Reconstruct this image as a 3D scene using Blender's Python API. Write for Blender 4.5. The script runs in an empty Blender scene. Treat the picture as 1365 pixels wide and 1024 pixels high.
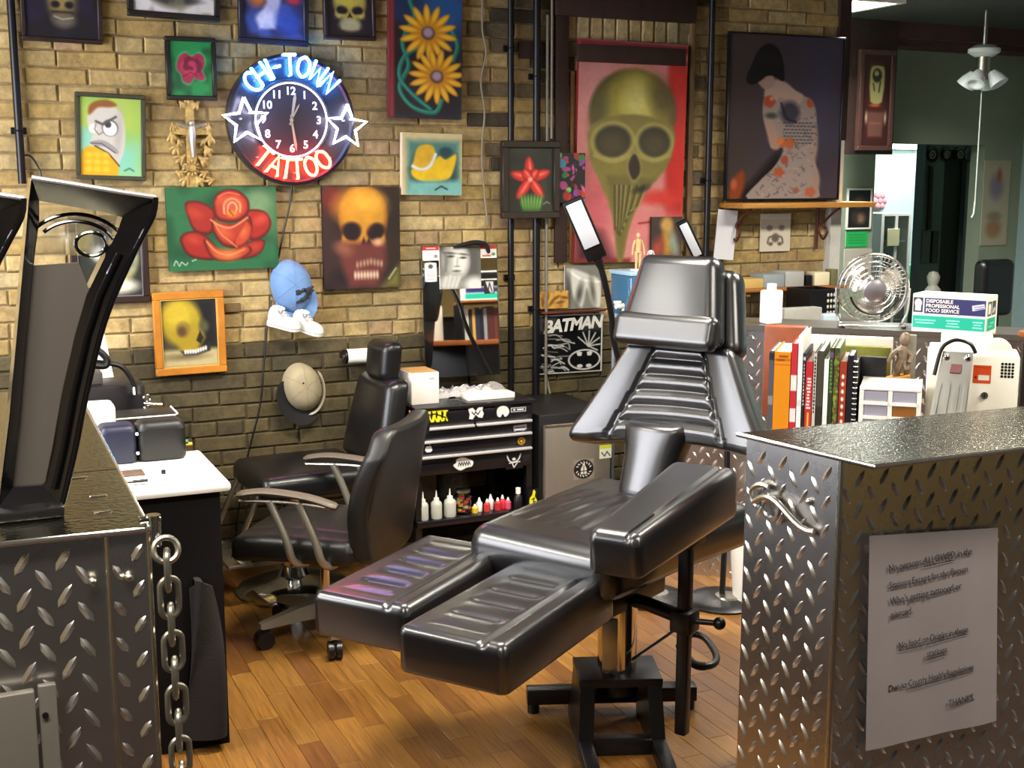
import bpy, bmesh, math, random
import numpy as np
from mathutils import Vector, Matrix
random.seed(11)
np.random.seed(11)
SC = bpy.context.scene
COL = SC.collection
pi = math.pi
R_ = math.radians

# ------------------------------------------------------------------ camera
F_PX = 1650.0
YAW, PITCH, EYE = R_(24.5), R_(9.5), 1.55
cam_d = bpy.data.cameras.new('camera')
cam_d.sensor_width = 36.0
cam_d.lens = F_PX / 1365.0 * 36.0
cam_d.clip_start = 0.05
cam = bpy.data.objects.new('camera', cam_d)
COL.objects.link(cam)
cam.location = (0, 0, EYE)
cam.rotation_euler = (pi / 2 - PITCH, 0, -YAW)
SC.camera = cam

# ------------------------------------------------------------------ world, exposure, ceiling lamps
w = bpy.data.worlds.new('world')
SC.world = w
w.use_nodes = True
w.node_tree.nodes['Background'].inputs[0].default_value = (0.9, 0.92, 1.0, 1)
w.node_tree.nodes['Background'].inputs[1].default_value = 0.02
SC.view_settings.view_transform = 'Standard'
SC.view_settings.look = 'None'
SC.view_settings.gamma = 1.0
SC.view_settings.use_curve_mapping = False
SC.view_settings.exposure = 0.78
SC.cycles.use_denoising = True
SC.cycles.max_bounces = 8
SC.cycles.sample_clamp_indirect = 4.0

CEIL = 2.45
FAR_CEIL = 2.45
# (x, y, z, size x, size y, watts, colour)
LAMPS = [
    (1.35, 3.05, CEIL, 1.20, 0.30, 40, (1.0, 0.93, 0.80)),
    (-0.20, 1.00, CEIL, 1.20, 0.30, 34, (1.0, 0.93, 0.80)),
    (2.60, 1.00, CEIL, 1.20, 0.30, 34, (1.0, 0.94, 0.83)),
    (3.60, 3.00, CEIL, 1.20, 0.30, 42, (1.0, 0.94, 0.83)),
    (3.99, 5.08, FAR_CEIL, 0.60, 0.36, 75, (0.97, 1.0, 0.95)),
    (-0.80, 3.45, CEIL, 0.30, 1.20, 34, (1.0, 0.95, 0.86)),
    (7.60, 7.90, FAR_CEIL, 1.20, 0.30, 30, (0.93, 1.0, 1.0)),
]
for i, (x, y, z, sx, sy, e, c) in enumerate(LAMPS):
    ld = bpy.data.lights.new('ceiling_lamp', 'AREA')
    ld.shape = 'RECTANGLE'; ld.size = sx; ld.size_y = sy; ld.energy = e; ld.color = c; ld.spread = R_(155)
    lo = bpy.data.objects.new('ceiling_lamp', ld)
    lo.location = (x, y, z - 0.075)
    COL.objects.link(lo)

# daylight through the shop window in the left wall
ld = bpy.data.lights.new('window_daylight', 'AREA'); ld.shape = 'RECTANGLE'; ld.size = 2.5; ld.size_y = 1.25; ld.energy = 95; ld.color = (0.93, 0.94, 1.0)
lo = bpy.data.objects.new('window_daylight', ld); lo.location = (-1.66, 3.0, 1.62); lo.rotation_euler = (pi / 2, 0, -pi / 2); COL.objects.link(lo)

# ------------------------------------------------------------------ picture -> room helpers (rays from the eye onto real planes)
_sy, _cy, _sp, _cp = math.sin(YAW), math.cos(YAW), math.sin(PITCH), math.cos(PITCH)
_F = np.array([_sy * _cp, _cy * _cp, -_sp]); _Rr = np.array([_cy, -_sy, 0.0]); _U = np.array([_sy * _sp, _cy * _sp, _cp])
_C = np.array([0, 0, EYE])
def ray(x, y): return _F + _Rr * (x - 682.5) / F_PX + _U * (512 - y) / F_PX
def onz(x, y, z):
    d = ray(x, y); return Vector(_C + d * ((z - EYE) / d[2]))
def ony(x, y, Y):
    d = ray(x, y); return Vector(_C + d * (Y / d[1]))
def proj(P):
    d = np.array(P) - _C; k = d @ _F
    return 682.5 + F_PX * (d @ _Rr) / k, 512 - F_PX * (d @ _U) / k

# ------------------------------------------------------------------ materials
def s2l(c): return c / 12.92 if c <= 0.04045 else ((c + 0.055) / 1.055) ** 2.4
def hexc(h):
    if not isinstance(h, str): return tuple(h)
    return tuple(s2l(int(h[i:i + 2], 16) / 255) for i in (0, 2, 4))
MATS = {}
def mat(name, col='808080', rough=0.5, metal=0.0, var=0.0, nscale=25.0, bump=0.0, bscale=150.0, coat=0.0,
        emit=None, estr=0.0, trans=0.0, alpha=1.0, stretch=None, spec=0.5, ior=1.45, rvar=0.0, pos=False, stain=0.0):
    if name in MATS: return MATS[name]
    m = bpy.data.materials.new(name); m.use_nodes = True
    nt = m.node_tree; b = nt.nodes['Principled BSDF']
    c = hexc(col)
    b.inputs['Base Color'].default_value = (*c, 1)
    b.inputs['Roughness'].default_value = rough
    b.inputs['Metallic'].default_value = metal
    b.inputs['Specular IOR Level'].default_value = spec
    b.inputs['IOR'].default_value = ior
    b.inputs['Coat Weight'].default_value = coat
    b.inputs['Coat Roughness'].default_value = 0.12
    b.inputs['Transmission Weight'].default_value = trans
    b.inputs['Alpha'].default_value = alpha
    if emit is not None:
        b.inputs['Emission Color'].default_value = (*hexc(emit), 1)
        b.inputs['Emission Strength'].default_value = estr
    if var or bump or rvar:
        tc = nt.nodes.new('ShaderNodeTexCoord')
        mp = nt.nodes.new('ShaderNodeMapping')
        if pos:
            ge = nt.nodes.new('ShaderNodeNewGeometry'); nt.links.new(ge.outputs['Position'], mp.inputs[0])
        else: nt.links.new(tc.outputs['Object'], mp.inputs[0])
        if stretch: mp.inputs['Scale'].default_value = stretch
    if var or rvar:
        n = nt.nodes.new('ShaderNodeTexNoise'); n.inputs['Scale'].default_value = nscale
        n.inputs['Detail'].default_value = 5; n.inputs['Roughness'].default_value = 0.65
        nt.links.new(mp.outputs[0], n.inputs['Vector'])
        if var:
            r = nt.nodes.new('ShaderNodeValToRGB')
            r.color_ramp.elements[0].position = 0.3; r.color_ramp.elements[1].position = 0.72
            r.color_ramp.elements[0].color = (*[max(0, k * (1 - var)) for k in c], 1)
            r.color_ramp.elements[1].color = (*[min(1, k * (1 + var)) for k in c], 1)
            nt.links.new(n.outputs['Fac'], r.inputs[0]); nt.links.new(r.outputs[0], b.inputs['Base Color'])
            if stain:
                n3 = nt.nodes.new('ShaderNodeTexNoise'); n3.inputs['Scale'].default_value = 3.2; n3.inputs['Detail'].default_value = 6; n3.inputs['Roughness'].default_value = 0.7
                nt.links.new(mp.outputs[0], n3.inputs['Vector'])
                r3 = nt.nodes.new('ShaderNodeValToRGB'); r3.color_ramp.elements[0].position = 0.34; r3.color_ramp.elements[1].position = 0.62
                r3.color_ramp.elements[0].color = (1 - stain, 1 - stain * .95, 1 - stain * .85, 1); r3.color_ramp.elements[1].color = (1.06, 1.04, 1.0, 1)
                mx = nt.nodes.new('ShaderNodeMixRGB'); mx.blend_type = 'MULTIPLY'; mx.inputs[0].default_value = 1.0
                nt.links.new(n3.outputs['Fac'], r3.inputs[0]); nt.links.new(r.outputs[0], mx.inputs[1]); nt.links.new(r3.outputs[0], mx.inputs[2]); nt.links.new(mx.outputs[0], b.inputs['Base Color'])
        if rvar:
            mr = nt.nodes.new('ShaderNodeMapRange')
            mr.inputs['To Min'].default_value = max(0.02, rough - rvar); mr.inputs['To Max'].default_value = rough + rvar
            nt.links.new(n.outputs['Fac'], mr.inputs[0]); nt.links.new(mr.outputs[0], b.inputs['Roughness'])
    if bump:
        n2 = nt.nodes.new('ShaderNodeTexNoise'); n2.inputs['Scale'].default_value = bscale
        n2.inputs['Detail'].default_value = 4
        nt.links.new(mp.outputs[0], n2.inputs['Vector'])
        bp = nt.nodes.new('ShaderNodeBump'); bp.inputs['Strength'].default_value = bump; bp.inputs['Distance'].default_value = 0.003
        nt.links.new(n2.outputs['Fac'], bp.inputs['Height']); nt.links.new(bp.outputs[0], b.inputs['Normal'])
    MATS[name] = m
    return m
def art_mat(name='painted_canvas', rough=0.45):
    if name in MATS: return MATS[name]
    m = bpy.data.materials.new(name); m.use_nodes = True
    nt = m.node_tree; b = nt.nodes['Principled BSDF']
    a = nt.nodes.new('ShaderNodeVertexColor'); a.layer_name = 'Col'
    nt.links.new(a.outputs['Color'], b.inputs['Base Color'])
    b.inputs['Roughness'].default_value = rough
    MATS[name] = m
    return m

# ------------------------------------------------------------------ mesh builder
MW = {}
class MB:
    def __init__(s): s.v = []; s.f = []; s.mi = []
    def add(s, vs, fs, mi=0):
        o = len(s.v); s.v += [tuple(p) for p in vs]; s.f += [tuple(o + i for i in f) for f in fs]; s.mi += [mi] * len(fs); return s
    def box(s, x0, x1, y0, y1, z0, z1, M=None, mi=0):
        vs = [(x, y, z) for z in (z0, z1) for y in (y0, y1) for x in (x0, x1)]
        if M is not None: vs = [M @ Vector(p) for p in vs]
        return s.add(vs, [(0, 2, 3, 1), (4, 5, 7, 6), (0, 1, 5, 4), (2, 6, 7, 3), (0, 4, 6, 2), (1, 3, 7, 5)], mi)
    def rbox(s, x0, x1, y0, y1, z0, z1, b=0.005, M=None, seg=2):
        bm = bmesh.new()
        vs = [bm.verts.new((x, y, z)) for z in (z0, z1) for y in (y0, y1) for x in (x0, x1)]
        for f in [(0, 2, 3, 1), (4, 5, 7, 6), (0, 1, 5, 4), (2, 6, 7, 3), (0, 4, 6, 2), (1, 3, 7, 5)]: bm.faces.new([vs[i] for i in f])
        bmesh.ops.bevel(bm, geom=bm.edges[:], offset=b, segments=seg, affect='EDGES', profile=0.5)
        return s.from_bm(bm, M)
    def from_bm(s, bm, M=None):
        bm.verts.index_update()
        vs = [(M @ v.co if M is not None else v.co.copy()) for v in bm.verts]
        s.add(vs, [[v.index for v in f.verts] for f in bm.faces]); bm.free(); return s
    def frame(s, p0, p1):
        d = (Vector(p1) - Vector(p0)); L = d.length; d.normalize()
        a = Vector((0, 0, 1)) if abs(d.z) < 0.9 else Vector((1, 0, 0))
        x = a.cross(d).normalized(); y = d.cross(x)
        return d, x, y, L
    def cyl(s, p0, p1, r0, r1=None, n=16, cap=True):
        r1 = r0 if r1 is None else r1
        d, x, y, L = s.frame(p0, p1); p0 = Vector(p0); p1 = Vector(p1)
        vs = [p0 + (x * math.cos(2 * pi * i / n) + y * math.sin(2 * pi * i / n)) * r0 for i in range(n)] + \
             [p1 + (x * math.cos(2 * pi * i / n) + y * math.sin(2 * pi * i / n)) * r1 for i in range(n)]
        fs = [(i, (i + 1) % n, n + (i + 1) % n, n + i) for i in range(n)]
        if cap: fs += [tuple(range(n - 1, -1, -1)), tuple(range(n, 2 * n))]
        return s.add(vs, fs)
    def tube(s, pts, r, n=8, closed=False, flat=None):
        P = [Vector(p) for p in pts]; m = len(P); rs = r if isinstance(r, (list, tuple)) else [r] * m
        vs = []; prev = None
        for i, p in enumerate(P):
            if closed: t = P[(i + 1) % m] - P[i - 1]
            else: t = P[min(i + 1, m - 1)] - P[max(i - 1, 0)]
            t.normalize()
            if prev is None:
                a = Vector((0, 0, 1)) if abs(t.z) < 0.9 else Vector((1, 0, 0)); x = a.cross(t).normalized()
            else:
                x = (prev - t * prev.dot(t)); x.normalize()
            prev = x; y = t.cross(x)
            for k in range(n):
                a = 2 * pi * k / n
                vs.append(p + x * math.cos(a) * rs[i] + y * math.sin(a) * rs[i] * (flat or 1))
        fs = []
        for i in range(m if closed else m - 1):
            j = (i + 1) % m
            for k in range(n):
                fs.append((i * n + k, i * n + (k + 1) % n, j * n + (k + 1) % n, j * n + k))
        if not closed: fs += [tuple(range(n - 1, -1, -1)), tuple((m - 1) * n + k for k in range(n))]
        return s.add(vs, fs)
    def lathe(s, prof, n=24, M=None):
        vs = []; fs = []; m = len(prof)
        for r, z in prof:
            for k in range(n):
                a = 2 * pi * k / n; p = Vector((r * math.cos(a), r * math.sin(a), z)); vs.append(M @ p if M is not None else p)
        for i in range(m - 1):
            for k in range(n): fs.append((i * n + k, i * n + (k + 1) % n, (i + 1) * n + (k + 1) % n, (i + 1) * n + k))
        fs += [tuple(range(n - 1, -1, -1)), tuple((m - 1) * n + k for k in range(n))]
        return s.add(vs, fs)
    def ball(s, c, rx, ry=None, rz=None, n=16, m=10, M=None):
        ry = rx if ry is None else ry; rz = rx if rz is None else rz; vs = []; c = Vector(c)
        for i in range(m + 1):
            t = pi * i / m - pi / 2; t = max(-pi / 2 + 1e-3, min(pi / 2 - 1e-3, t))
            for k in range(n):
                a = 2 * pi * k / n
                p = Vector((rx * math.cos(t) * math.cos(a), ry * math.cos(t) * math.sin(a), rz * math.sin(t)))
                vs.append(c + (M @ p if M is not None else p))
        fs = [(i * n + k, i * n + (k + 1) % n, (i + 1) * n + (k + 1) % n, (i + 1) * n + k) for i in range(m) for k in range(n)]
        fs += [tuple(range(n - 1, -1, -1)), tuple(m * n + k for k in range(n))]
        return s.add(vs, fs)
    def prism(s, poly, d0, d1, M=None):
        """poly: 2-D outline (counter-clockwise) in local x,z ; depth along y from d0 to d1"""
        n = len(poly)
        vs = [(x, d0, z) for x, z in poly] + [(x, d1, z) for x, z in poly]
        if M is not None: vs = [M @ Vector(p) for p in vs]
        fs = [tuple(range(n)), tuple(range(2 * n - 1, n - 1, -1))] + [(i + n, (i + 1) % n + n, (i + 1) % n, i) for i in range(n)]
        return s.add(vs, fs)
    def torus(s, R, r, n=32, m=8, M=None, a0=0, a1=2 * pi):
        closed = abs(a1 - a0 - 2 * pi) < 1e-6
        pts = [Vector((R * math.cos(a0 + (a1 - a0) * i / (n if closed else n - 1)), R * math.sin(a0 + (a1 - a0) * i / (n if closed else n - 1)), 0)) for i in range(n)]
        if M is not None: pts = [M @ p for p in pts]
        return s.tube(pts, r, m, closed)
    def grid(s, fn, nu, nv, closed_u=False):
        o = []
        for j in range(nv):
            for i in range(nu): o.append(fn(i / (nu if closed_u else nu - 1), j / (nv - 1)))
        fs = []
        for j in range(nv - 1):
            for i in range(nu if closed_u else nu - 1):
                i2 = (i + 1) % nu; fs.append((j * nu + i, j * nu + i2, (j + 1) * nu + i2, (j + 1) * nu + i))
        return s.add(o, fs)
    def mesh(s, name, mats, off=None, smooth=40):
        me = bpy.data.meshes.new(name)
        vs = s.v if off is None else [tuple(Vector(p) - off) for p in s.v]
        me.from_pydata(vs, [], s.f)
        for m_ in (mats if isinstance(mats, (list, tuple)) else [mats]): me.materials.append(m_)
        if any(s.mi): me.polygons.foreach_set('material_index', s.mi)
        bm = bmesh.new(); bm.from_mesh(me); bmesh.ops.recalc_face_normals(bm, faces=bm.faces[:]); bm.to_mesh(me); bm.free()
        if smooth:
            me.shade_smooth(); me.set_sharp_from_angle(angle=R_(smooth))
        me.update()
        return me
    def part(s, name, mats, parent, local=False, smooth=40, label=None):
        Mw = MW[parent]
        if not local:
            Mi = Mw.inverted(); s.v = [tuple(Mi @ Vector(p)) for p in s.v]
        o = bpy.data.objects.new(name, s.mesh(name, mats, None, smooth)); COL.objects.link(o)
        o.parent = parent; MW[o] = Mw
        if label: o['label'] = label
        return o
    def solo(s, name, mats, label, cat, group=None, smooth=40, kind=None):
        a = np.array(s.v); lo, hi = a.min(0), a.max(0)
        off = Vector(((lo[0] + hi[0]) / 2, (lo[1] + hi[1]) / 2, lo[2]))
        o = bpy.data.objects.new(name, s.mesh(name, mats, off, smooth)); COL.objects.link(o); o.location = off
        MW[o] = Matrix.Translation(off)
        if kind: o['kind'] = kind
        if label: o['label'] = label
        if cat: o['category'] = cat
        if group: o['group'] = group
        return o
def thing(name, label, cat, loc=(0, 0, 0), rotz=0.0, group=None):
    o = bpy.data.objects.new(name, None); o.empty_display_size = 0.1; COL.objects.link(o)
    o.location = loc; o.rotation_euler = (0, 0, rotz)
    MW[o] = Matrix.Translation(Vector(loc)) @ Matrix.Rotation(rotz, 4, 'Z')
    o['label'] = label; o['category'] = cat
    if group: o['group'] = group
    return o
def struct(mb, name, mats, smooth=40, label=None):
    o = mb.solo(name, mats, None, None, smooth=smooth); o['kind'] = 'structure'
    if label: o['label'] = label
    return o
def copy_tree(o, parent=None):
    c = o.copy(); COL.objects.link(c); c.parent = parent; MW[c] = MW[o].copy()
    for ch in list(o.children): copy_tree(ch, c)
    return c
def smooth_pts(pts, n=6, closed=False):
    """Catmull-Rom through the points"""
    P = [np.array(p, float) for p in pts]; m = len(P); out = []
    for i in range(m if closed else m - 1):
        if closed: a, b, c, d = P[i - 1], P[i], P[(i + 1) % m], P[(i + 2) % m]
        else: a, b, c, d = P[max(i - 1, 0)], P[i], P[i + 1], P[min(i + 2, m - 1)]
        for k in range(n):
            t = k / n
            out.append(0.5 * ((2 * b) + (-a + c) * t + (2 * a - 5 * b + 4 * c - d) * t * t + (-a + 3 * b - 3 * c + d) * t ** 3))
    if not closed: out.append(P[-1])
    return [tuple(p) for p in out]

def hpad(L, W, T, r, hf=None, nx=40, ny=30, warp=None, rb=None):
    """upholstered pad: x in [-L/2,L/2], y in [-W/2,W/2], top at z=0 (+hf), bottom at -T; rounded edges; warp(x,y,z)->point"""
    rb = r * 0.5 if rb is None else rb
    mb = MB()
    def axis(n, S):
        e = [S / 2 - r * (1 - math.cos(k * pi / 2 / 5)) for k in range(5)][::1]
        e = [S / 2 - r * (1 - math.sin(a)) for a in np.linspace(pi / 2, 0, 6)]
        mid = list(np.linspace(-(S / 2 - r), S / 2 - r, n))
        return [-k for k in e[:-1]] + mid + e[:-1][::-1]
    xs, ys = axis(nx, L), axis(ny, W)
    V = []
    for y in ys:
        for x in xs:
            dx = max(0, abs(x) - (L / 2 - r)); dy = max(0, abs(y) - (W / 2 - r)); q = math.hypot(dx, dy)
            X, Y = x, y
            if q > r:
                k = r / q; X = math.copysign(L / 2 - r + dx * k, x) if dx else x; Y = math.copysign(W / 2 - r + dy * k, y) if dy else y; q = r
            z = -(r - math.sqrt(max(0, r * r - q * q)))
            if hf: z += hf(x / (L / 2), y / (W / 2)) * (1 - (q / r) ** 2)
            V.append((X, Y, z))
    nX, nY = len(xs), len(ys)
    fs = [(j * nX + i, j * nX + i + 1, (j + 1) * nX + i + 1, (j + 1) * nX + i) for j in range(nY - 1) for i in range(nX - 1)]
    loop = [i for i in range(nX)] + [j * nX + nX - 1 for j in range(1, nY)] + [(nY - 1) * nX + i for i in range(nX - 2, -1, -1)] + [j * nX for j in range(nY - 2, 0, -1)]
    base = len(V); n = len(loop)
    rings = [(0.0, -T + rb), (rb * 0.3, -T + rb * 0.3), (rb, -T)]
    for ins, z in rings:
        for k in loop:
            x, y, _ = V[k]
            sx = (L / 2 - ins) / (L / 2); sy_ = (W / 2 - ins) / (W / 2); V.append((x * sx, y * sy_, z))
    prev = loop
    for q in range(len(rings)):
        cur = [base + q * n + k for k in range(n)]
        fs += [(prev[k], prev[(k + 1) % n], cur[(k + 1) % n], cur[k]) for k in range(n)]; prev = cur
    fs.append(tuple(prev))
    if warp: V = [warp(*p) for p in V]
    mb.add(V, fs)
    return mb

# ------------------------------------------------------------------ lettering
_txt = {}
def text_mb(s, size, align='CENTER', extrude=0.0004, bold=0.0, spacing=1.0):
    key = (s, size, align, extrude, bold, spacing)
    if key not in _txt:
        cu = bpy.data.curves.new('lettering', 'FONT'); cu.body = s; cu.size = size; cu.align_x = align; cu.align_y = 'CENTER'
        cu.extrude = extrude; cu.offset = bold; cu.resolution_u = 3; cu.space_character = spacing
        o = bpy.data.objects.new('lettering', cu); COL.objects.link(o)
        dg = bpy.context.evaluated_depsgraph_get(); dg.update()
        me = bpy.data.meshes.new_from_object(o.evaluated_get(dg))
        _txt[key] = ([tuple(v.co) for v in me.vertices], [tuple(p.vertices) for p in me.polygons])
        bpy.data.objects.remove(o); bpy.data.meshes.remove(me); bpy.data.curves.remove(cu)
    return _txt[key]
def add_text(mb, s, size, M, **k):
    vs, fs = text_mb(s, size, **k)
    mb.add([M @ Vector(p) for p in vs], fs); return mb
def facing(p, rz=0.0, roll=0.0):
    """frame for print on a face that looks towards -Y (turned by rz about the vertical)"""
    return Matrix.Translation(Vector(p)) @ Matrix.Rotation(rz, 4, 'Z') @ Matrix.Rotation(pi / 2, 4, 'X') @ Matrix.Rotation(roll, 4, 'Z')

# ------------------------------------------------------------------ painted pictures (vertex-coloured canvas grids)
class Art:
    """a picture painted on a grid; x to the right, y down, in the units of the box given"""
    def __init__(s, x0, y0, x1, y1, bg, n=None):
        s.b = (x0, y0, x1, y1); s.nx = n or int(max(24, (x1 - x0) * 1.0)) + 1; s.ny = int(s.nx * (y1 - y0) / (x1 - x0)) + 1
        s.X, s.Y = np.meshgrid(np.linspace(x0, x1, s.nx), np.linspace(y0, y1, s.ny))
        s.c = np.ones((s.ny, s.nx, 3)) * np.array(s.rgb(bg))
    def rgb(s, h): return tuple(int(h[i:i + 2], 16) / 255 for i in (0, 2, 4)) if isinstance(h, str) else h
    def lay(s, m, col, a=1.0):
        m = np.clip(m, 0, 1)[..., None] * a; s.c = s.c * (1 - m) + np.array(s.rgb(col)) * m; return s
    def ell(s, cx, cy, rx, ry, col, soft=1.0, rot=0.0, a=1.0):
        c, n = math.cos(R_(rot)), math.sin(R_(rot)); dx, dy = s.X - cx, s.Y - cy
        u, v = (dx * c + dy * n) / rx, (-dx * n + dy * c) / ry
        d = (np.sqrt(u * u + v * v) - 1) * min(rx, ry)
        return s.lay(0.5 - d / (2 * soft), col, a)
    def sdf(s, pts):
        P = np.array(pts, float); d = np.full(s.X.shape, 1e9); ins = np.zeros(s.X.shape, bool)
        for i in range(len(P)):
            a, b = P[i - 1], P[i]; e = b - a; wx, wy = s.X - a[0], s.Y - a[1]
            t = np.clip((wx * e[0] + wy * e[1]) / max(e @ e, 1e-9), 0, 1)
            d = np.minimum(d, np.hypot(wx - e[0] * t, wy - e[1] * t))
            cnd = (a[1] > s.Y) != (b[1] > s.Y)
            with np.errstate(divide='ignore', invalid='ignore'):
                xi = (b[0] - a[0]) * (s.Y - a[1]) / (b[1] - a[1]) + a[0]
            ins ^= cnd & (s.X < xi)
        return np.where(ins, -d, d)
    def poly(s, pts, col, soft=1.0, a=1.0, smooth=0):
        if smooth: pts = smooth_pts(pts, smooth, True)
        return s.lay(0.5 - s.sdf(pts) / (2 * soft), col, a)
    def line(s, pts, wd, col, soft=0.8, a=1.0, smooth=0):
        if smooth: pts = smooth_pts(pts, smooth)
        P = np.array(pts, float); d = np.full(s.X.shape, 1e9)
        for p, q in zip(P[:-1], P[1:]):
            e = q - p; wx, wy = s.X - p[0], s.Y - p[1]; t = np.clip((wx * e[0] + wy * e[1]) / max(e @ e, 1e-9), 0, 1)
            d = np.minimum(d, np.hypot(wx - e[0] * t, wy - e[1] * t))
        return s.lay(0.5 - (d - wd / 2) / (2 * soft), col, a)
    def rect(s, x0, y0, x1, y1, col, soft=0.5, a=1.0): return s.poly([(x0, y0), (x1, y0), (x1, y1), (x0, y1)], col, soft, a)
    def noise(s, cell, seed=0):
        r = np.random.RandomState(seed); x0, y0, x1, y1 = s.b
        gx, gy = int((x1 - x0) / cell) + 3, int((y1 - y0) / cell) + 3; g = r.rand(gy, gx)
        u, v = (s.X - x0) / cell, (s.Y - y0) / cell; i, j = u.astype(int), v.astype(int); fu, fv = u - i, v - j
        fu, fv = fu * fu * (3 - 2 * fu), fv * fv * (3 - 2 * fv)
        return (g[j, i] * (1 - fu) + g[j, i + 1] * fu) * (1 - fv) + (g[j + 1, i] * (1 - fu) + g[j + 1, i + 1] * fu) * fv
    def mottle(s, cell, amp, seed=0):
        s.c = np.clip(s.c * (1 + amp * .5 * (s.noise(cell * 1.7, seed)[..., None] + s.noise(cell * .8, seed + 1)[..., None] - 1.0)), 0, 1); return s
    def cloud(s, cell, col, lo, hi, a=1.0, seed=0):
        return s.lay((s.noise(cell, seed) - lo) / (hi - lo), col, a)
    def grid(s, name, P00, P10, P01, parent, rough=0.45, mname=None):
        """P00 top left, P10 top right, P01 bottom left, world points"""
        P00, P10, P01 = (np.array(p) for p in (P00, P10, P01)); Mi = np.array(MW[parent].inverted())
        u = np.linspace(0, 1, s.nx); v = np.linspace(0, 1, s.ny); U, V = np.meshgrid(u, v)
        co = P00 + U[..., None] * (P10 - P00) + V[..., None] * (P01 - P00); co = co.reshape(-1, 3) @ Mi[:3, :3].T + Mi[:3, 3]
        me = bpy.data.meshes.new(name); nv = s.nx * s.ny
        idx = np.arange(nv).reshape(s.ny, s.nx)
        q = np.stack([idx[:-1, :-1], idx[1:, :-1], idx[1:, 1:], idx[:-1, 1:]], -1).reshape(-1, 4)
        me.vertices.add(nv); me.vertices.foreach_set('co', co.ravel())
        me.loops.add(q.size); me.loops.foreach_set('vertex_index', q.ravel())
        me.polygons.add(len(q)); me.polygons.foreach_set('loop_start', np.arange(0, q.size, 4))
        me.update(calc_edges=True)
        ca = me.color_attributes.new('Col', 'FLOAT_COLOR', 'POINT')
        c = np.clip(s.c, 0, 1) ** 1.10; lin = np.where(c <= 0.04045, c / 12.92, ((c + 0.055) / 1.055) ** 2.4)
        ca.data.foreach_set('color', np.concatenate([lin, np.ones((s.ny, s.nx, 1))], -1).ravel())
        me.materials.append(art_mat(mname or 'painted_canvas', rough))
        o = bpy.data.objects.new(name, me); COL.objects.link(o); o.parent = parent; MW[o] = MW[parent]
        return o
# ================================================================== the room
WY = 4.81                      # face of the bricks
m_black = mat('black_paint', '0b0a0c', 0.75, spec=.25)
m_dark = mat('dark_plaster', '2a2622', 0.9, var=0.2)
m_ceil = mat('ceiling_paint', '38352f', 0.9, var=0.15)
m_green = mat('green_wall_paint', '8b937f', 0.85, var=0.06, nscale=6)
m_teal = mat('teal_wall_paint', 'b3cdc8', 0.85, var=0.04)
m_slate = mat('slate_wall_paint', '6f7f7c', 0.85, var=0.06)
m_mortar = mat('mortar', '978560', 0.95, var=0.3, nscale=40, bump=0.6, bscale=120, pos=True, stain=0.4)
m_mortar_d = mat('painted_mortar', '4c432d', 0.8, var=0.2, bump=0.5)
m_wood_dark = mat('dark_stained_timber', '33201a', 0.6, var=0.35, nscale=12, stretch=(1, 8, 0.6), bump=0.3, bscale=60)
m_beam = mat('red_brown_beam_paint', '4a2c26', 0.6, var=0.2, nscale=8)
m_pine = mat('pine_board', 'b07a35', 0.5, var=0.25, nscale=9, stretch=(0.6, 8, 8))
m_white = mat('white_gloss', 'ece8df', 0.35)
m_paper = mat('white_paper', 'e6e2dc', 0.7, var=0.03)
m_chrome = mat('chrome', 'd8d8d8', 0.12, 1.0)
m_steel = mat('brushed_steel', 'b6b2a6', 0.32, 1.0, rvar=0.08)
m_plastic = mat('black_plastic', '100f11', 0.35)
m_gloss = mat('black_gloss_plastic', '0a090b', 0.13, coat=0.5)
m_leather = mat('black_leather', '131214', 0.33, bump=0.12, bscale=350, coat=0.15)

# floor ------------------------------------------------------------
floor = struct(MB().box(-1.7, 9.3, 1.45, 9.0, -0.06, -0.009), 'floor', mat('floor_joint', '3a2412', 0.9))
fe = MB().box(-1.6, 6.6, -2.0, 1.45, -0.06, -0.002).part('entrance_floor', mat('red_brown_tile', '33251f', 0.35, var=0.25, nscale=5), floor)
fe['kind'] = 'structure'
WOOD = [mat('oak_strip_%s' % n, c, 0.36, var=0.42, nscale=6, stretch=(22, 1.0, 1), pos=True, bump=0.05, bscale=60, rvar=0.08)
        for n, c in (('honey', '835a26'), ('amber', '7a5021'), ('brown', '70481e'), ('gold', '8b6029'), ('tan', '7e5524'), ('dark', '6b431b'))]
_pm = {}
def plank_mesh(L, k):
    key = (L, k)
    if key not in _pm:
        _pm[key] = MB().rbox(-0.0326, 0.0326, -L / 2 + 0.0006, L / 2 - 0.0006, -0.009, 0, 0.0008, seg=1).mesh('plank', WOOD[k])
    return _pm[key]
rp = random.Random(5)
cand = []
for i in range(-16, 50):
    y = 1.45 + rp.uniform(0, 0.3)
    y0 = 1.45
    while y0 < 4.81:
        L = rp.choice((0.28, 0.36, 0.44)); cand.append((0.066 * i + 0.033, y0 + L / 2, L, rp.choices(range(6), (4, 4, 3, 3, 4, 2))[0])); y0 += L
    if i % 1 == 0: pass
def plank_rank(c):
    p = proj((c[0], c[1], 0)); inside = (240 < p[0] < 1010) and 690 < p[1] < 1060
    return (0 if inside else 1, -p[1])
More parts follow.
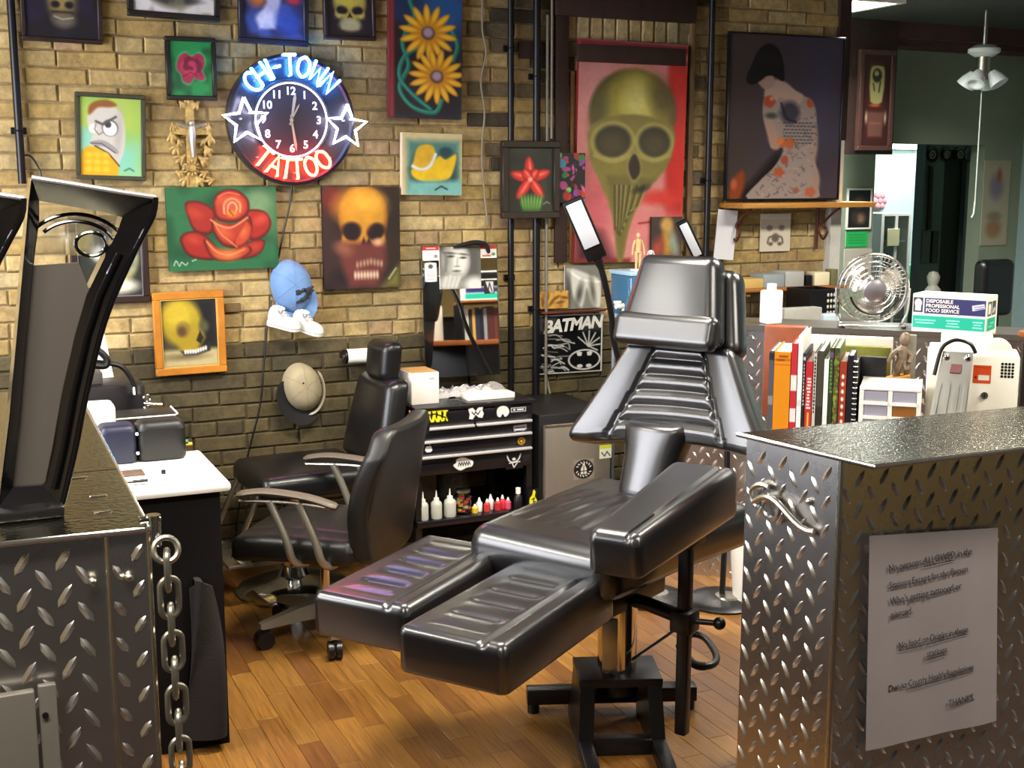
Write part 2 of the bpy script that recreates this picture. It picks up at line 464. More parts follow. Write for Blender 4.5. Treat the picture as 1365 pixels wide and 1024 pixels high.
# stagger the rows
cand = [(x, y + (hash((round(x * 1000), 3)) % 30) / 100 - 0.15, L, k) for x, y, L, k in cand]
cand.sort(key=plank_rank)
for x, y, L, k in cand[:300]:
    o = bpy.data.objects.new('plank', plank_mesh(L, k)); COL.objects.link(o); o.parent = floor
    o.location = Vector((x, y, 0)) - MW[floor].translation
rest = MB()
for x, y, L, k in cand[300:]:
    rest.box(x - 0.0326, x + 0.0326, y - L / 2 + 0.0006, y + L / 2 - 0.0006, -0.009, 0, mi=k)
ro = rest.part('planks', WOOD, floor, smooth=0); ro['kind'] = 'stuff'

# brick wall -------------------------------------------------------
PAINT_Z = 0.885
back = struct(MB().box(-1.6, 3.90, 4.822, 5.05, PAINT_Z, CEIL), 'wall_back', m_mortar)
lowm = MB().box(-1.6, 3.90, 4.8219, 5.05, 0, PAINT_Z).part('painted_mortar', m_mortar_d, back); lowm['kind'] = 'structure'
BRICK = [mat('brick_%s' % n, c, 0.9, var=0.3, nscale=34, pos=True, bump=0.7, bscale=80, stain=0.42) for n, c in
         (('tan', 'ad9565'), ('buff', 'b59e6e'), ('ochre', 'a78d59'), ('rose', 'ac8f6b'), ('brown', '9c845a'), ('pale', 'bba67a'),
          ('sooty', '6b5d48'), ('black', '473d33'),
          ('painted_olive', '5c5137'), ('painted_brown', '554a32'), ('painted_dark', '4c432f'))]
rb = random.Random(3)
_bm = {}
def brick_verts(L, H, v):
    r2 = random.Random(v * 31 + int(L * 1000)); j = lambda a: r2.uniform(-a, a)
    bm = bmesh.new(); d = 0.007 + r2.uniform(-0.003, 0.003)
    vs = [bm.verts.new((x + (j(.0032)), y + (j(.003) if y < 0 else 0), z + j(.0028))) for z in (-H / 2, H / 2) for y in (-d, 0.012) for x in (-L / 2, L / 2)]
    for f in [(0, 2, 3, 1), (4, 5, 7, 6), (0, 1, 5, 4), (2, 6, 7, 3), (0, 4, 6, 2), (1, 3, 7, 5)]: bm.faces.new([vs[i] for i in f])
    front = [e for e in bm.edges if all(v_.co.y < 0 for v_ in e.verts)]
    bmesh.ops.bevel(bm, geom=front, offset=0.0045, segments=1, affect='EDGES')
    mb = MB().from_bm(bm); return mb
def brick_mb(L, H, v):
    k = (L, H, v)
    if k not in _bm: _bm[k] = brick_verts(L, H, v)
    return _bm[k]
CH = 0.0605
bricks = []
ncourse = int(CEIL / CH)
for c in range(ncourse):
    z = (c + 0.5) * CH
    header = (c % 6 == 3)
    L = 0.098 if header else 0.205
    x = -0.12 + (0.0 if c % 2 else -(L + 0.0065) / 2)
    while x < 3.85:
        xc = x + L / 2
        px, py = proj((xc, WY, z))
        if z < PAINT_Z: k = rb.choice((8, 8, 9, 9, 10))
        else:
            k = rb.choices(range(6), (5, 4, 5, 2 if px > 250 else 1, 3, 2))[0]
            if 645 < px < 760 and py < 300 and rb.random() < (0.75 if py < 130 else 0.4): k = rb.choice((4, 6, 6, 7))
            if 905 < px < 960: k = rb.choice((4, 6, 4))
            if 740 < px < 930 and 20 < py < 55: k = -1
            if 740 < px < 930 and py <= 20: k = 7
        if k >= 0 and xc + L / 2 < 3.90: bricks.append((xc, z, L, CH - 0.0062, k, rb.randrange(5), px, py))
        x += L + 0.0065
# a soldier row over the old window
xa, xb = ony(752, 40, WY).x, ony(906, 40, WY).x; za, zb = ony(820, 54, WY).z, ony(820, 22, WY).z
for i in range(9):
    xc = xa + (xb - xa) * (i + 0.5) / 9
    bricks.append((xc, (za + zb) / 2, (xb - xa) / 9 - 0.008, zb - za, rb.choice((1, 5, 5)), i % 5, *proj((xc, WY, (za + zb) / 2))))
HIDE = [(0, 240, 205, 700), (28, 0, 133, 56), (168, 0, 290, 22), (317, 0, 408, 60), (430, 0, 497, 54), (515, 0, 612, 160), (220, 50, 287, 135),
        (100, 124, 192, 241), (306, 77, 472, 245), (532, 178, 612, 260), (222, 248, 368, 360), (429, 248, 531, 384), (204, 387, 298, 499),
        (568, 325, 663, 505), (665, 187, 742, 290), (755, 55, 915, 350), (716, 410, 802, 497), (965, 45, 1118, 265), (560, 530, 715, 720), (820, 340, 1010, 700),
        (330, 620, 560, 760), (470, 470, 560, 640), (0, 700, 300, 1024), (110, 500, 240, 610), (720, 560, 860, 760), (960, 440, 1365, 1024)]
def vis(b):
    if not (0 <= b[6] <= 1125 and 0 <= b[7] <= 760): return 2
    return 1 if any(h[0] < b[6] < h[2] and h[1] < b[7] < h[3] for h in HIDE) else 0
order = sorted(bricks, key=lambda b: (vis(b), -b[2] * b[3] / (b[0] ** 2 + WY ** 2)))
_bmesh = {}
for b in order[:300]:
    key = (round(b[2], 3), round(b[3], 3), b[5], b[4])
    if key not in _bmesh:
        t = MB(); t.v = list(brick_mb(b[2], b[3], b[5]).v); t.f = list(brick_mb(b[2], b[3], b[5]).f); t.mi = [0] * len(t.f)
        _bmesh[key] = t.mesh('brick', BRICK[b[4]], smooth=0)
    o = bpy.data.objects.new('brick', _bmesh[key]); COL.objects.link(o); o.parent = back
    o.location = Vector((b[0], WY + 0.0095, b[1])) - MW[back].translation
rest = MB()
for b in order[300:]:
    src = brick_mb(b[2], b[3], b[5])
    rest.add([(p[0] + b[0], p[1] + WY + 0.0095, p[2] + b[1]) for p in src.v], src.f, b[4])
ro = rest.part('bricks', BRICK, back, smooth=0); ro['kind'] = 'stuff'

# skirting strip, wall end, other walls -----------------------------
struct(MB().box(-1.6, 3.90, 4.795, 4.808, 0, 0.016), 'baseboard_back', mat('skirting_strip', '8d8068', 0.5))
struct(MB().box(3.845, 3.905, 4.775, 5.06, 0, 1.72), 'trim_1', mat('pale_door_trim', 'c3c0b8', 0.6, var=0.06))
struct(MB().box(3.87, 3.935, 4.80, 5.06, 1.72, CEIL), 'trim_2', m_wood_dark)
struct(MB().box(-1.7, 9.4, -2.1, 9.1, CEIL, CEIL + 0.1), 'ceiling', m_ceil)
WN = (1.7, 4.3, 0.95, 2.3)
a_, b_ = ony(299, 416, WY), ony(320, 404, WY)
MB().rbox(a_.x, b_.x, WY - .016, WY + .004, a_.z, b_.z, .003).solo('wooden_plug', mat('plug_wood', '6a5334', .8, var=.3), 'brown wooden plug let into the bricks beside the orange frame', 'wood block')
struct(MB().box(-1.7, -1.6, -2.0, WN[0], 0, CEIL).box(-1.7, -1.6, WN[1], 5.05, 0, CEIL).box(-1.7, -1.6, WN[0], WN[1], 0, WN[2]).box(-1.7, -1.6, WN[0], WN[1], WN[3], CEIL), 'wall_left', mat('left_plaster', '8a7c60', 0.9, var=0.1))
wf = struct(MB().box(-1.69, -1.62, WN[0], WN[1], WN[2], WN[2] + .05).box(-1.69, -1.62, WN[0], WN[1], WN[3] - .05, WN[3]), 'window_1', m_white, label='shop window in the side wall')
for yy in (WN[0], (WN[0] * 2 + WN[1]) / 3, (WN[0] + WN[1] * 2) / 3, WN[1] - .05): MB().box(-1.69, -1.62, yy, yy + .05, WN[2] + .05, WN[3] - .05).part('window_frame', m_white, wf)
struct(MB().box(-1.7, 2.3, -2.1, -2.0, 0, CEIL), 'wall_front', mat('slate_plaster', '4a4e50', 0.9, var=0.1))
struct(MB().box(2.3, 6.65, -2.1, -2.0, 0, CEIL), 'wall_front_tan', mat('tan_plaster', 'b89c60', 0.9, var=0.1))
struct(MB().box(6.55, 6.65, -2.0, 6.2, 0, CEIL), 'wall_right', mat('pale_teal_paint', '8fa3a3', 0.85, var=0.05))
FY = 6.2
ox0, ox1 = ony(1165, 260, FY).x, ony(1309, 260, FY).x; oz = ony(1240, 192, FY).z
struct(MB().box(3.9, ox0, FY, FY + 0.12, 0, CEIL).box(ox0, ox1, FY, FY + 0.12, oz, CEIL).box(ox1, 9.3, FY, FY + 0.12, 0, CEIL), 'wall_far', m_green)
struct(MB().box(3.85, 3.9, 5.061, 9.0, 0, CEIL).box(9.2, 9.3, FY + .12, 9.0, 0, CEIL), 'wall_passage', m_teal)
BY = 8.6
struct(MB().box(3.9, 9.2, BY, BY + 0.1, 0, CEIL), 'wall_room_beyond', m_teal)
PY = 7.5
a0, a1, a2, a3 = (ony(p, 260, PY).x for p in (1231, 1257, 1287, 1325))
struct(MB().box(a0, a1, PY, PY + 0.1, 0, CEIL).box(a2, a3, PY, PY + 0.1, 0, CEIL).box(a1, a2, PY, PY + 0.1, ony(1270, 200, PY).z, CEIL), 'wall_partition', m_slate)
struct(MB().box(a1, a2, PY + 0.05, PY + 0.09, 0, ony(1270, 200, PY).z), 'door_1', mat('dark_door', '22261f', 0.6))
# ceiling beam over the passage
struct(MB().box(3.9, 6.55, 5.98, 6.19, 2.325, CEIL), 'trim_3', m_beam, label='red brown beam under the dark ceiling')
struct(MB().box(3.9, 6.55, 5.9, 5.979, 2.36, CEIL), 'trim_4', m_beam)

# ceiling lamps -----------------------------------------------------
m_diff = mat('lamp_diffuser', 'ffffff', 0.5, emit='fffbe8', estr=5.0)
for i, (x, y, z, sx, sy, e, c) in enumerate(LAMPS):
    t = thing('ceiling_light', ['fluorescent ceiling light above the tattoo chair', 'fluorescent ceiling light over the entrance beside the left counter', 'fluorescent ceiling light over the entrance beside the right counter',
              'fluorescent ceiling light over the half wall with the fan', 'bright square ceiling light near the red brown beam', 'fluorescent ceiling light over the white desk', 'fluorescent ceiling light in the teal room beyond'][i], 'ceiling light', (x, y, z - 0.06))
    h = MB(); q = 0.03
    h.box(x - sx / 2 - q, x + sx / 2 + q, y - sy / 2 - q, y - sy / 2, z - 0.07, z).box(x - sx / 2 - q, x + sx / 2 + q, y + sy / 2, y + sy / 2 + q, z - 0.07, z)
    h.box(x - sx / 2 - q, x - sx / 2, y - sy / 2, y + sy / 2, z - 0.07, z).box(x + sx / 2, x + sx / 2 + q, y - sy / 2, y + sy / 2, z - 0.07, z)
    h.part('housing', m_white, t)
    MB().box(x - sx / 2, x + sx / 2, y - sy / 2, y + sy / 2, z - 0.06, z - 0.03).part('diffuser', m_diff, t)

# pipes and cables on the brick wall ---------------------------------
m_pipe = mat('black_conduit', '17151a', 0.35, metal=0.3)
m_gpipe = mat('grey_conduit', '8b8478', 0.45, metal=0.4)
def wall_pipe(px0, y0, px1, y1, r, mt, label, name='conduit_pipe', clamp=()):
    a, b = ony(px0, y0, WY - r - 0.012), ony(px1, y1, WY - r - 0.012)
    x = (a.x + b.x) / 2; z1 = CEIL if y0 <= 0 else a.z
    t = thing(name, label, 'pipe', (x, WY - r - 0.012, b.z))
    MB().cyl((x, WY - r - 0.012, b.z), (x, WY - r - 0.012, z1), r, n=12).part('pipe', mt, t)
    for cz in clamp:
        zc = b.z + (z1 - b.z) * cz
        MB().box(x - r - 0.012, x + r + 0.012, WY - 0.012, WY - 0.002, zc - 0.012, zc + 0.012).torus(r + 0.002, 0.003, 16, 6, Matrix.Translation((x, WY - r - 0.012, zc))).part('clamp', mt, t)
wall_pipe(680, 0, 682, 545, 0.013, m_pipe, 'thin black conduit pipe down the brick wall beside the mirror', clamp=(0.3, 0.8))
wall_pipe(714, 0, 716, 560, 0.016, m_pipe, 'thicker black conduit pipe down the wall beside the comic poster', clamp=(0.25, 0.75))
wall_pipe(728, 20, 729, 560, 0.007, m_gpipe, 'slim grey conduit on the brick wall under the red lily painting', clamp=(0.5,))
wall_pipe(944, 0, 945, 420, 0.014, m_pipe, 'black conduit pipe between the big skull and the tattooed back poster', clamp=(0.4,))
wall_pipe(19, 0, 25, 245, 0.014, m_pipe, 'dark conduit pipe at the edge of the dark portrait', clamp=(0.2,))
wall_pipe(735, 0, 736, 185, 0.006, m_gpipe, 'short grey conduit above the red lily painting', clamp=())
def cable(pts, r, mt, label, Y=WY - 0.010):
    P = [ony(x, y, Y) for x, y in pts]
    MB().tube([Vector(p) for p in smooth_pts([tuple(p) for p in P], 5)], r, 6).solo('cable', mt, label, 'cable')
cable([(389, 246), (386, 275), (378, 310), (371, 345)], 0.0035, m_plastic, 'black cable hanging from the neon clock to the blue cap')
cable([(362, 400), (355, 445), (351, 500), (346, 545), (330, 610), (318, 680), (312, 735)], 0.0035, m_plastic, 'black cable running down the dark painted bricks past the pale cap')
cable([(643, 0), (643, 40), (648, 70), (641, 110), (646, 150), (642, 200), (645, 250), (650, 300)], 0.004, mat('old_grey_cable', '8f8673', 0.8), 'crooked grey cable down the bricks beside the flower canvas')
cable([(22, 208), (40, 208), (52, 225), (55, 238)], 0.004, m_plastic, 'black cable loop over the dark display stand', Y=WY - 0.03)
cable([(728, 500), (735, 540), (732, 570)], 0.005, mat('cream_cable', 'a39a7c', 0.7), 'cream cable hanging under the comic poster')

# dark timber window frame round the big skull painting
t = thing('timber_window_frame', 'dark timber frame of a bricked up window around the big skull', 'window frame', (ony(840, 300, WY).x, WY - 0.03, ony(840, 350, WY).z))
def timber(p0, p1, y0, y1, d, nm, mt=m_wood_dark):
    a, b = ony(p0, y1, WY), ony(p1, y0, WY); MB().rbox(a.x, b.x, WY - d, WY - 0.003, a.z, b.z, 0.004).part(nm, mt, t)
timber(737, 756, 22, 350, 0.022, 'post')
timber(757, 765, 95, 350, 0.014, 'post', mat('brown_timber', '6b4a26', 0.6, var=0.3, nscale=10, stretch=(8, 8, 1)))
timber(911, 925, 28, 345, 0.022, 'post', mat('weathered_timber', '6a5236', 0.7, var=0.35, nscale=10, stretch=(8, 8, 1)))
timber(737, 925, -8, 21, 0.030, 'lintel')
timber(690, 737, 58, 78, 0.009, 'stub_beam')
# ================================================================== pictures on the brick wall
def picture(name, label, cat, box, art, fmat=None, fw=4, depth=0.022, side=None, roll=0.0, Y=WY - 0.008, glass=False, group=None, inner=None, rough=0.45, pad=0.0, flat=False):
    x0, y0, x1, y1 = box; xm, ym = (x0 + x1) / 2, (y0 + y1) / 2
    L, Rr, T, B = ony(x0, ym, Y).x, ony(x1, ym, Y).x, ony(xm, y0, Y).z, ony(xm, y1, Y).z
    W, H = Rr - L, T - B
    M = Matrix.Translation(((L + Rr) / 2, Y, (T + B) / 2)) @ Matrix.Rotation(roll, 4, 'Y') @ Matrix.Translation((0, 0, -H / 2))
    t = thing(name, label, cat, M.translation, group=group); t.rotation_euler = (0, roll, 0); MW[t] = M
    f = fw * W / (x1 - x0) if fmat else 0.0
    MB().box(-W / 2 + f * .5, W / 2 - f * .5, -depth * (0.7 if fmat else 1.0), 0, f * .5, H - f * .5).part('sheet' if flat else ('backing' if fmat else 'canvas'), side or m_paper, t, local=True)
    yf = -depth * (0.7 if fmat else 1.0) - 0.0006
    if fmat:
        for a in ((-W / 2, W / 2, 0, f), (-W / 2, W / 2, H - f, H), (-W / 2, -W / 2 + f, f, H - f), (W / 2 - f, W / 2, f, H - f)):
            MB().rbox(a[0], a[1], -depth - 0.004, -0.0005, a[2], a[3], min(0.003, f * .3), seg=1).part('frame_rail', fmat, t, local=True)
        if inner:
            g = f + inner[0] * W / (x1 - x0)
            for a in ((-W / 2 + f, W / 2 - f, f, g), (-W / 2 + f, W / 2 - f, H - g, H - f), (-W / 2 + f, -W / 2 + g, g, H - g), (W / 2 - g, W / 2 - f, g, H - g)):
                MB().box(a[0], a[1], -depth, -depth * .7, a[2], a[3]).part('mount_strip', inner[1], t, local=True)
    c = [M @ Vector(p) for p in ((-W / 2 + f, yf, H - f), (W / 2 - f, yf, H - f), (-W / 2 + f, yf, f))]
    art.grid('print' if flat else 'painting', *c, t, rough, 'print_%02d' % int(rough * 100))
    return t
def petal(A, cx, cy, rx, ry, rot, c, hi, lo):
    A.ell(cx, cy, rx, ry, lo, 1.0, rot); A.ell(cx - rx * .05, cy - ry * .08, rx * .86, ry * .84, c, 2.5, rot)
    A.ell(cx - rx * .2, cy - ry * .3, rx * .45, ry * .38, hi, min(rx, ry) * .35, rot, 0.75)
def skull(A, cx, cy, w, h, base, hi, lo, dark, teeth=None):
    """a frontal skull, centre of the eye line at cx, cy; w, h cranium half sizes"""
    A.ell(cx, cy - h * .35, w, h * .95, lo, w * .06); A.ell(cx, cy - h * .4, w * .9, h * .85, base, w * .12)
    A.ell(cx - w * .15, cy - h * .7, w * .5, h * .4, hi, w * .3, 0, .9)
    A.poly([(cx - w * .85, cy + h * .1), (cx - w * .9, cy + h * .35), (cx - w * .55, cy + h * .6), (cx - w * .5, cy + h * 1.15), (cx + w * .5, cy + h * 1.15), (cx + w * .55, cy + h * .6), (cx + w * .9, cy + h * .35), (cx + w * .85, cy + h * .1)], base, w * .06)
    for sg in (-1, 1):
        A.ell(cx + sg * w * .45, cy + h * .05, w * .34, h * .27, lo, w * .05); A.ell(cx + sg * w * .45, cy + h * .06, w * .28, h * .21, dark, w * .06)
        A.ell(cx + sg * w * .62, cy + h * .42, w * .2, h * .1, hi, w * .1, sg * 20, .6)
        A.ell(cx + sg * w * .5, cy + h * .68, w * .14, h * .2, lo, w * .08, 0, .7)
    A.poly([(cx, cy + h * .2), (cx - w * .15, cy + h * .5), (cx, cy + h * .45), (cx + w * .15, cy + h * .5)], dark, w * .04)
    if teeth:
        A.rect(cx - w * .4, cy + h * .72, cx + w * .4, cy + h * 1.08, teeth, w * .05)
        for i in range(7): A.line([(cx + w * (-.4 + i * .133), cy + h * .72), (cx + w * (-.4 + i * .133), cy + h * 1.08)], w * .025, dark, w * .02, .8)
        A.line([(cx - w * .42, cy + h * .9), (cx + w * .42, cy + h * .9)], w * .04, dark, w * .03)
fm_black = mat('black_frame_wood', '17130f', 0.4, var=0.2); fm_dark = mat('dark_brown_frame', '2a1a17', 0.45, var=0.25)
fm_grey = mat('dark_grey_frame', '3b3a2c', 0.5, var=0.2); fm_orange = mat('orange_pine_frame', 'b8762a', 0.4, var=0.2, nscale=12)

# dark portrait, top; pale rim colour paints in the highlight along the top edge
A = Art(28, -62, 133, 58, '1a1420'); A.cloud(18, '241a38', .4, .8, seed=1)
A.ell(82, 2, 22, 36, '5d5340', 6); A.ell(80, -2, 17, 24, '8c7a48', 7); A.ell(72, 8, 6, 5, '15101a', 2); A.ell(92, 8, 6, 5, '15101a', 2); A.rect(66, 18, 98, 21, '241a1a', 2); A.ell(84, 32, 16, 10, '6b6257', 5)
A.line([(70, 26), (82, 30), (97, 27)], 2, 'b0a58c', 1.2); A.mottle(6, .15, 2)
picture('framed_painting', 'dark framed painting of a shadowy face near the conduit pipe', 'painting', (26, -62, 134, 57), A, fm_dark, 6, roll=R_(1))
# white bottomed print, top
A = Art(168, -70, 290, 28, 'd9d6da'); A.ell(228, -20, 46, 40, '55513f', 6); A.ell(235, 8, 30, 5, '3a3a44', 3); A.cloud(14, '8d8a72', .55, .8, .6, 4); A.rect(168, -70, 290, -55, '44413a', 3)
picture('framed_print', 'black framed print with a white lower edge above the small rose', 'picture', (168, -75, 291, 26), A, fm_black, 8, roll=R_(1.5))
# blue and white figure, top
A = Art(317, -50, 408, 60, '34375e'); A.cloud(16, '4a5a9c', .4, .75, seed=6); A.ell(338, -5, 15, 16, 'c0703a', 6); A.poly([(350, -40), (378, -30), (372, 10), (366, 44), (340, 46), (338, 30), (352, 5)], 'b9b7cf', 3)
A.ell(393, -4, 11, 9, 'c83a55', 4); A.ell(350, 30, 14, 12, 'd6d3e4', 4); A.ell(385, 30, 18, 20, '3f5ab0', 8, a=.8); A.mottle(5, .15, 3)
picture('framed_painting', 'dark framed painting with a white figure in blue shade', 'painting', (316, -50, 409, 60), A, mat('navy_frame', '1b1826', 0.4), 7, roll=R_(1))
# small frontal skull, top
A = Art(430, -50, 497, 54, '2a1f2b'); skull(A, 464, 14, 26, 26, 'a99a4e', 'd6cf86', '6a5c36', '1b1420'); A.ell(464, 38, 16, 9, 'b7b08e', 3); A.ell(464, -14, 24, 24, 'c2b24a', 6); A.mottle(5, .12, 5)
picture('framed_painting', 'dark framed painting of a small yellow skull beside the flower canvas', 'painting', (429, -50, 498, 54), A, fm_dark, 5, roll=R_(-.6))
# tall flowers
A = Art(515, -60, 612, 160, '24365c'); A.poly([(515, 30), (540, 40), (560, 80), (545, 130), (560, 160), (515, 160)], '2a1a20', 8); A.poly([(540, 90), (612, 60), (612, 160), (560, 160)], '231a24', 8)
A.rect(515, -60, 521, 160, '8e2f33', 2); A.ell(590, 10, 30, 30, '2c5f9c', 12, a=.8)
for L_ in ([(545, 30), (532, 60), (540, 90), (528, 120), (545, 145), (575, 152), (585, 135)], [(552, -40), (540, -5), (548, 25), (536, 45)], [(598, 40), (606, 60), (600, 80)], [(560, 62), (535, 78), (528, 105), (545, 128), (570, 148)]): A.line(L_, 6, '1f6f63', 1.5, smooth=6); A.line([(a - 1, b - 1) for a, b in L_], 2, '3f9a82', 1.2, smooth=6)
def daisy(cx, cy, R, n, ph):
    for k in range(n):
        a = 2 * pi * k / n + ph; A.ell(cx + math.cos(a) * R * .62, cy + math.sin(a) * R * .62, R * .42, R * .135, 'c98a1e', 1.0, math.degrees(a)); A.ell(cx + math.cos(a) * R * .7, cy + math.sin(a) * R * .7, R * .26, R * .07, 'e8bb3c', 1.2, math.degrees(a))
    A.ell(cx, cy, R * .24, R * .24, '6a4a3a', 1.2); A.ell(cx, cy - 1, R * .17, R * .17, 'a893a8', 2)
daisy(566, 45, 37, 14, .15); daisy(578, 103, 36, 15, .3); daisy(560, -35, 30, 13, 0)
picture('flower_canvas', 'tall canvas with two yellow daisies on blue and red', 'painting', (516, -60, 612, 158), A, None, depth=0.03, side=mat('dark_red_canvas_edge', '6a2326', 0.6), roll=R_(1))
# small rose on green
A = Art(220, 50, 287, 135, '1f8a4c'); A.cloud(14, '0f5c34', .5, .9, seed=9); 
P_ = [(230, 82), (236, 70), (246, 66), (255, 72), (266, 66), (276, 72), (277, 85), (272, 95), (277, 108), (268, 112), (258, 108), (250, 118), (239, 114), (236, 102), (229, 94)]
A.poly(P_, '58b37a', 2.5, smooth=5); A.poly([(253 + (x - 253) * .93, 91 + (y - 91) * .93) for x, y in P_], 'a52c4e', 1, smooth=5)
for k in range(7): A.ell(252 + 5 * math.cos(k * 2.3), 88 + 4 * math.sin(k * 2.3), 15 - k * 1.9, 12 - k * 1.5, ('7a1b38', 'b93a5e')[k % 2], 1.2, k * 35)
A.line([(240, 105), (252, 98), (264, 104)], 1.5, '6c1630', 1); A.line([(264, 74), (262, 88), (270, 104)], 1.5, '6c1630', 1); A.mottle(4, .1, 3)
picture('framed_painting', 'small black framed pink rose on bright green', 'painting', (220, 50, 287, 134), A, fm_black, 6)
# grumpy bird
A = Art(100, 124, 192, 241, 'a9c15c'); A.cloud(30, '8fb85e', .3, .8, seed=3); A.rect(100, 190, 192, 245, '84c3ae', 18); A.rect(100, 170, 122, 205, '8fc4b4', 6)
A.poly([(112, 152), (120, 140), (136, 134), (152, 137), (164, 150), (168, 172), (166, 200), (158, 222), (150, 226), (132, 200), (114, 196), (120, 176), (112, 166)], 'c7c2bc', 1.5, smooth=5)
A.poly([(113, 150), (114, 138), (124, 130), (142, 127), (156, 134), (146, 138), (128, 139), (118, 148)], '8e5a2c', 2, smooth=4); A.ell(158, 178, 6, 34, 'b3aea9', 4, 5)
A.ell(145, 169, 12.5, 13, '6f6a70', 1); A.ell(145, 170, 10.5, 11, 'e9e7e4', 1); A.ell(142, 164, 5, 5, '3b3a44', 1); A.line([(124, 160), (134, 164), (154, 152)], 3.5, '55525c', 1.2); A.ell(119, 171, 6, 7, 'ddd9d4', 1); A.line([(124, 164), (122, 172), (128, 180), (134, 176)], 1.6, '77727a', .8)
A.poly([(114, 192), (126, 188), (140, 190), (156, 202), (154, 208), (138, 198), (122, 197)], '9a9496', 1, smooth=4); A.line([(116, 193), (132, 193), (152, 206)], 1.5, '4d4a52', .8)
A.poly([(100, 245), (104, 204), (122, 198), (142, 208), (157, 226), (148, 245)], 'd9a41c', 1.5, smooth=4); A.line([(122, 197), (142, 207), (158, 226)], 2, '4f3a22', .8)
for k in range(9): A.ell(112 + (k % 3) * 13, 210 + (k // 3) * 11, 5, 4, 'efc13c', 2, a=.7)
A.line([(166, 233), (174, 229), (180, 233)], 2, '3c6a5c', 1)
picture('framed_painting', 'grey framed cartoon painting of a scowling grey headed bird', 'painting', (100, 125, 193, 240), A, fm_grey, 6, roll=R_(2))
# little shoes canvas
A = Art(532, 178, 612, 260, 'c3b48c'); A.rect(539, 188, 608, 257, '4c7d78', 5); A.poly([(541, 225), (552, 200), (560, 198), (572, 215), (582, 205), (604, 206), (606, 248), (548, 252)], '2f4a4c', 5)
A.poly([(553, 196), (572, 194), (576, 212), (566, 226), (545, 226), (547, 214)], 'c9a22a', 1.5, smooth=4); A.poly([(545, 226), (566, 224), (580, 208), (590, 212), (604, 205), (600, 228), (590, 240), (560, 242), (546, 236)], 'd8b422', 1.5, smooth=4)
A.ell(590, 202, 9, 6, '24414a', 2); A.line([(546, 222), (556, 226), (568, 222), (576, 206)], 4, 'c9d2d8', 1.2, smooth=4); A.poly([(540, 242), (612, 240), (612, 260), (540, 260)], '78b0ac', 4); A.line([(576, 253), (584, 248), (592, 252)], 2, '22343a', .8); A.mottle(5, .1, 5)
picture('shoe_canvas', 'small square canvas of yellow shoes with a cream margin', 'painting', (533, 178, 612, 260), A, None, depth=0.03, side=mat('cream_canvas_edge', 'd8ccb0', 0.7), roll=R_(1))
# big red rose
A = Art(222, 248, 368, 360, '2d6a44'); A.cloud(22, '174a30', .45, .9, seed=12); A.ell(345, 270, 20, 20, '7fa07a', 10, a=.8); A.ell(360, 300, 14, 20, '55825a', 8, a=.7)
def lobe(pts, c, hi, lo, hx, hy, hr, rot=0):
    A.poly(pts, lo, .9, smooth=5); cx = sum(p[0] for p in pts) / len(pts); cy = sum(p[1] for p in pts) / len(pts)
    A.poly([(cx + (x - cx) * .88, cy + (y - cy) * .86 - .6) for x, y in pts], c, 2.2, smooth=5); A.ell(hx, hy, hr, hr * .6, hi, hr * .5, rot, .75)
lobe([(246, 270), (258, 266), (272, 270), (284, 280), (284, 300), (276, 312), (258, 308), (250, 292)], '9c2a22', 'bf4a38', '5a1412', 259, 283, 9, 30)
lobe([(326, 282), (340, 279), (354, 284), (360, 298), (354, 312), (338, 322), (326, 316), (330, 300)], 'a12c22', 'cc5a44', '5a1412', 345, 293, 9, -30)
lobe([(237, 318), (246, 308), (262, 308), (276, 318), (288, 336), (282, 346), (262, 345), (246, 338)], '9a2620', 'bd4636', '541210', 255, 318, 9, 20)
lobe([(318, 330), (334, 322), (350, 322), (346, 336), (334, 344), (316, 346)], '962820', 'b84636', '541210', 336, 330, 8, -15)
lobe([(268, 318), (284, 330), (304, 334), (326, 328), (332, 336), (318, 346), (294, 349), (276, 342)], 'b24a2c', 'd08a4c', '5e1813', 300, 340, 11, 5)
lobe([(280, 290), (290, 296), (312, 298), (330, 288), (334, 304), (328, 320), (310, 331), (292, 326), (281, 308)], 'aa3a29', 'cf6a45', '5a1512', 296, 308, 10, 40)
lobe([(283, 272), (288, 258), (302, 251), (318, 254), (330, 266), (330, 282), (318, 294), (300, 296), (286, 290)], 'b03d2b', 'cc6042', '5e1713', 293, 266, 7, -40)
lobe([(326, 292), (334, 304), (328, 322), (312, 332), (308, 322), (318, 306)], 'b8482e', 'd67a4c', '6a1a14', 322, 310, 6, -60)
A.line([(279, 292), (290, 300), (306, 303), (328, 290)], 2.2, 'dc9468', 1, smooth=5); A.line([(283, 296), (292, 312), (302, 321), (312, 330)], 1.4, 'd8905c', 1, smooth=5); A.line([(272, 321), (284, 335), (302, 340), (322, 333)], 1.8, 'd98f58', 1, smooth=5)
A.poly([(294, 276), (298, 264), (310, 260), (321, 266), (322, 280), (312, 290), (300, 288)], 'c25a3c', 1.2, smooth=5); A.line([(297, 284), (298, 270), (308, 264), (318, 270), (318, 282)], 1.8, 'e2a880', .9, smooth=5); A.line([(302, 284), (303, 273), (309, 269), (314, 275), (312, 284)], 1.6, 'f0c49a', .9, smooth=5); A.ell(307, 284, 6, 4, 'c8832e', 1.5); A.line([(303, 279), (309, 287)], 1.2, '7a2318', .8); A.line([(290, 262), (302, 256), (318, 259)], 1.5, 'd87a58', 1, smooth=4)
A.line([(228, 352), (231, 346), (235, 353), (238, 348), (243, 352), (246, 349)], 1.2, 'b8c8b0', .6, smooth=4); A.line([(252, 347), (257, 345)], 1.2, 'b8c8b0', .6); A.mottle(3, .06, 2)
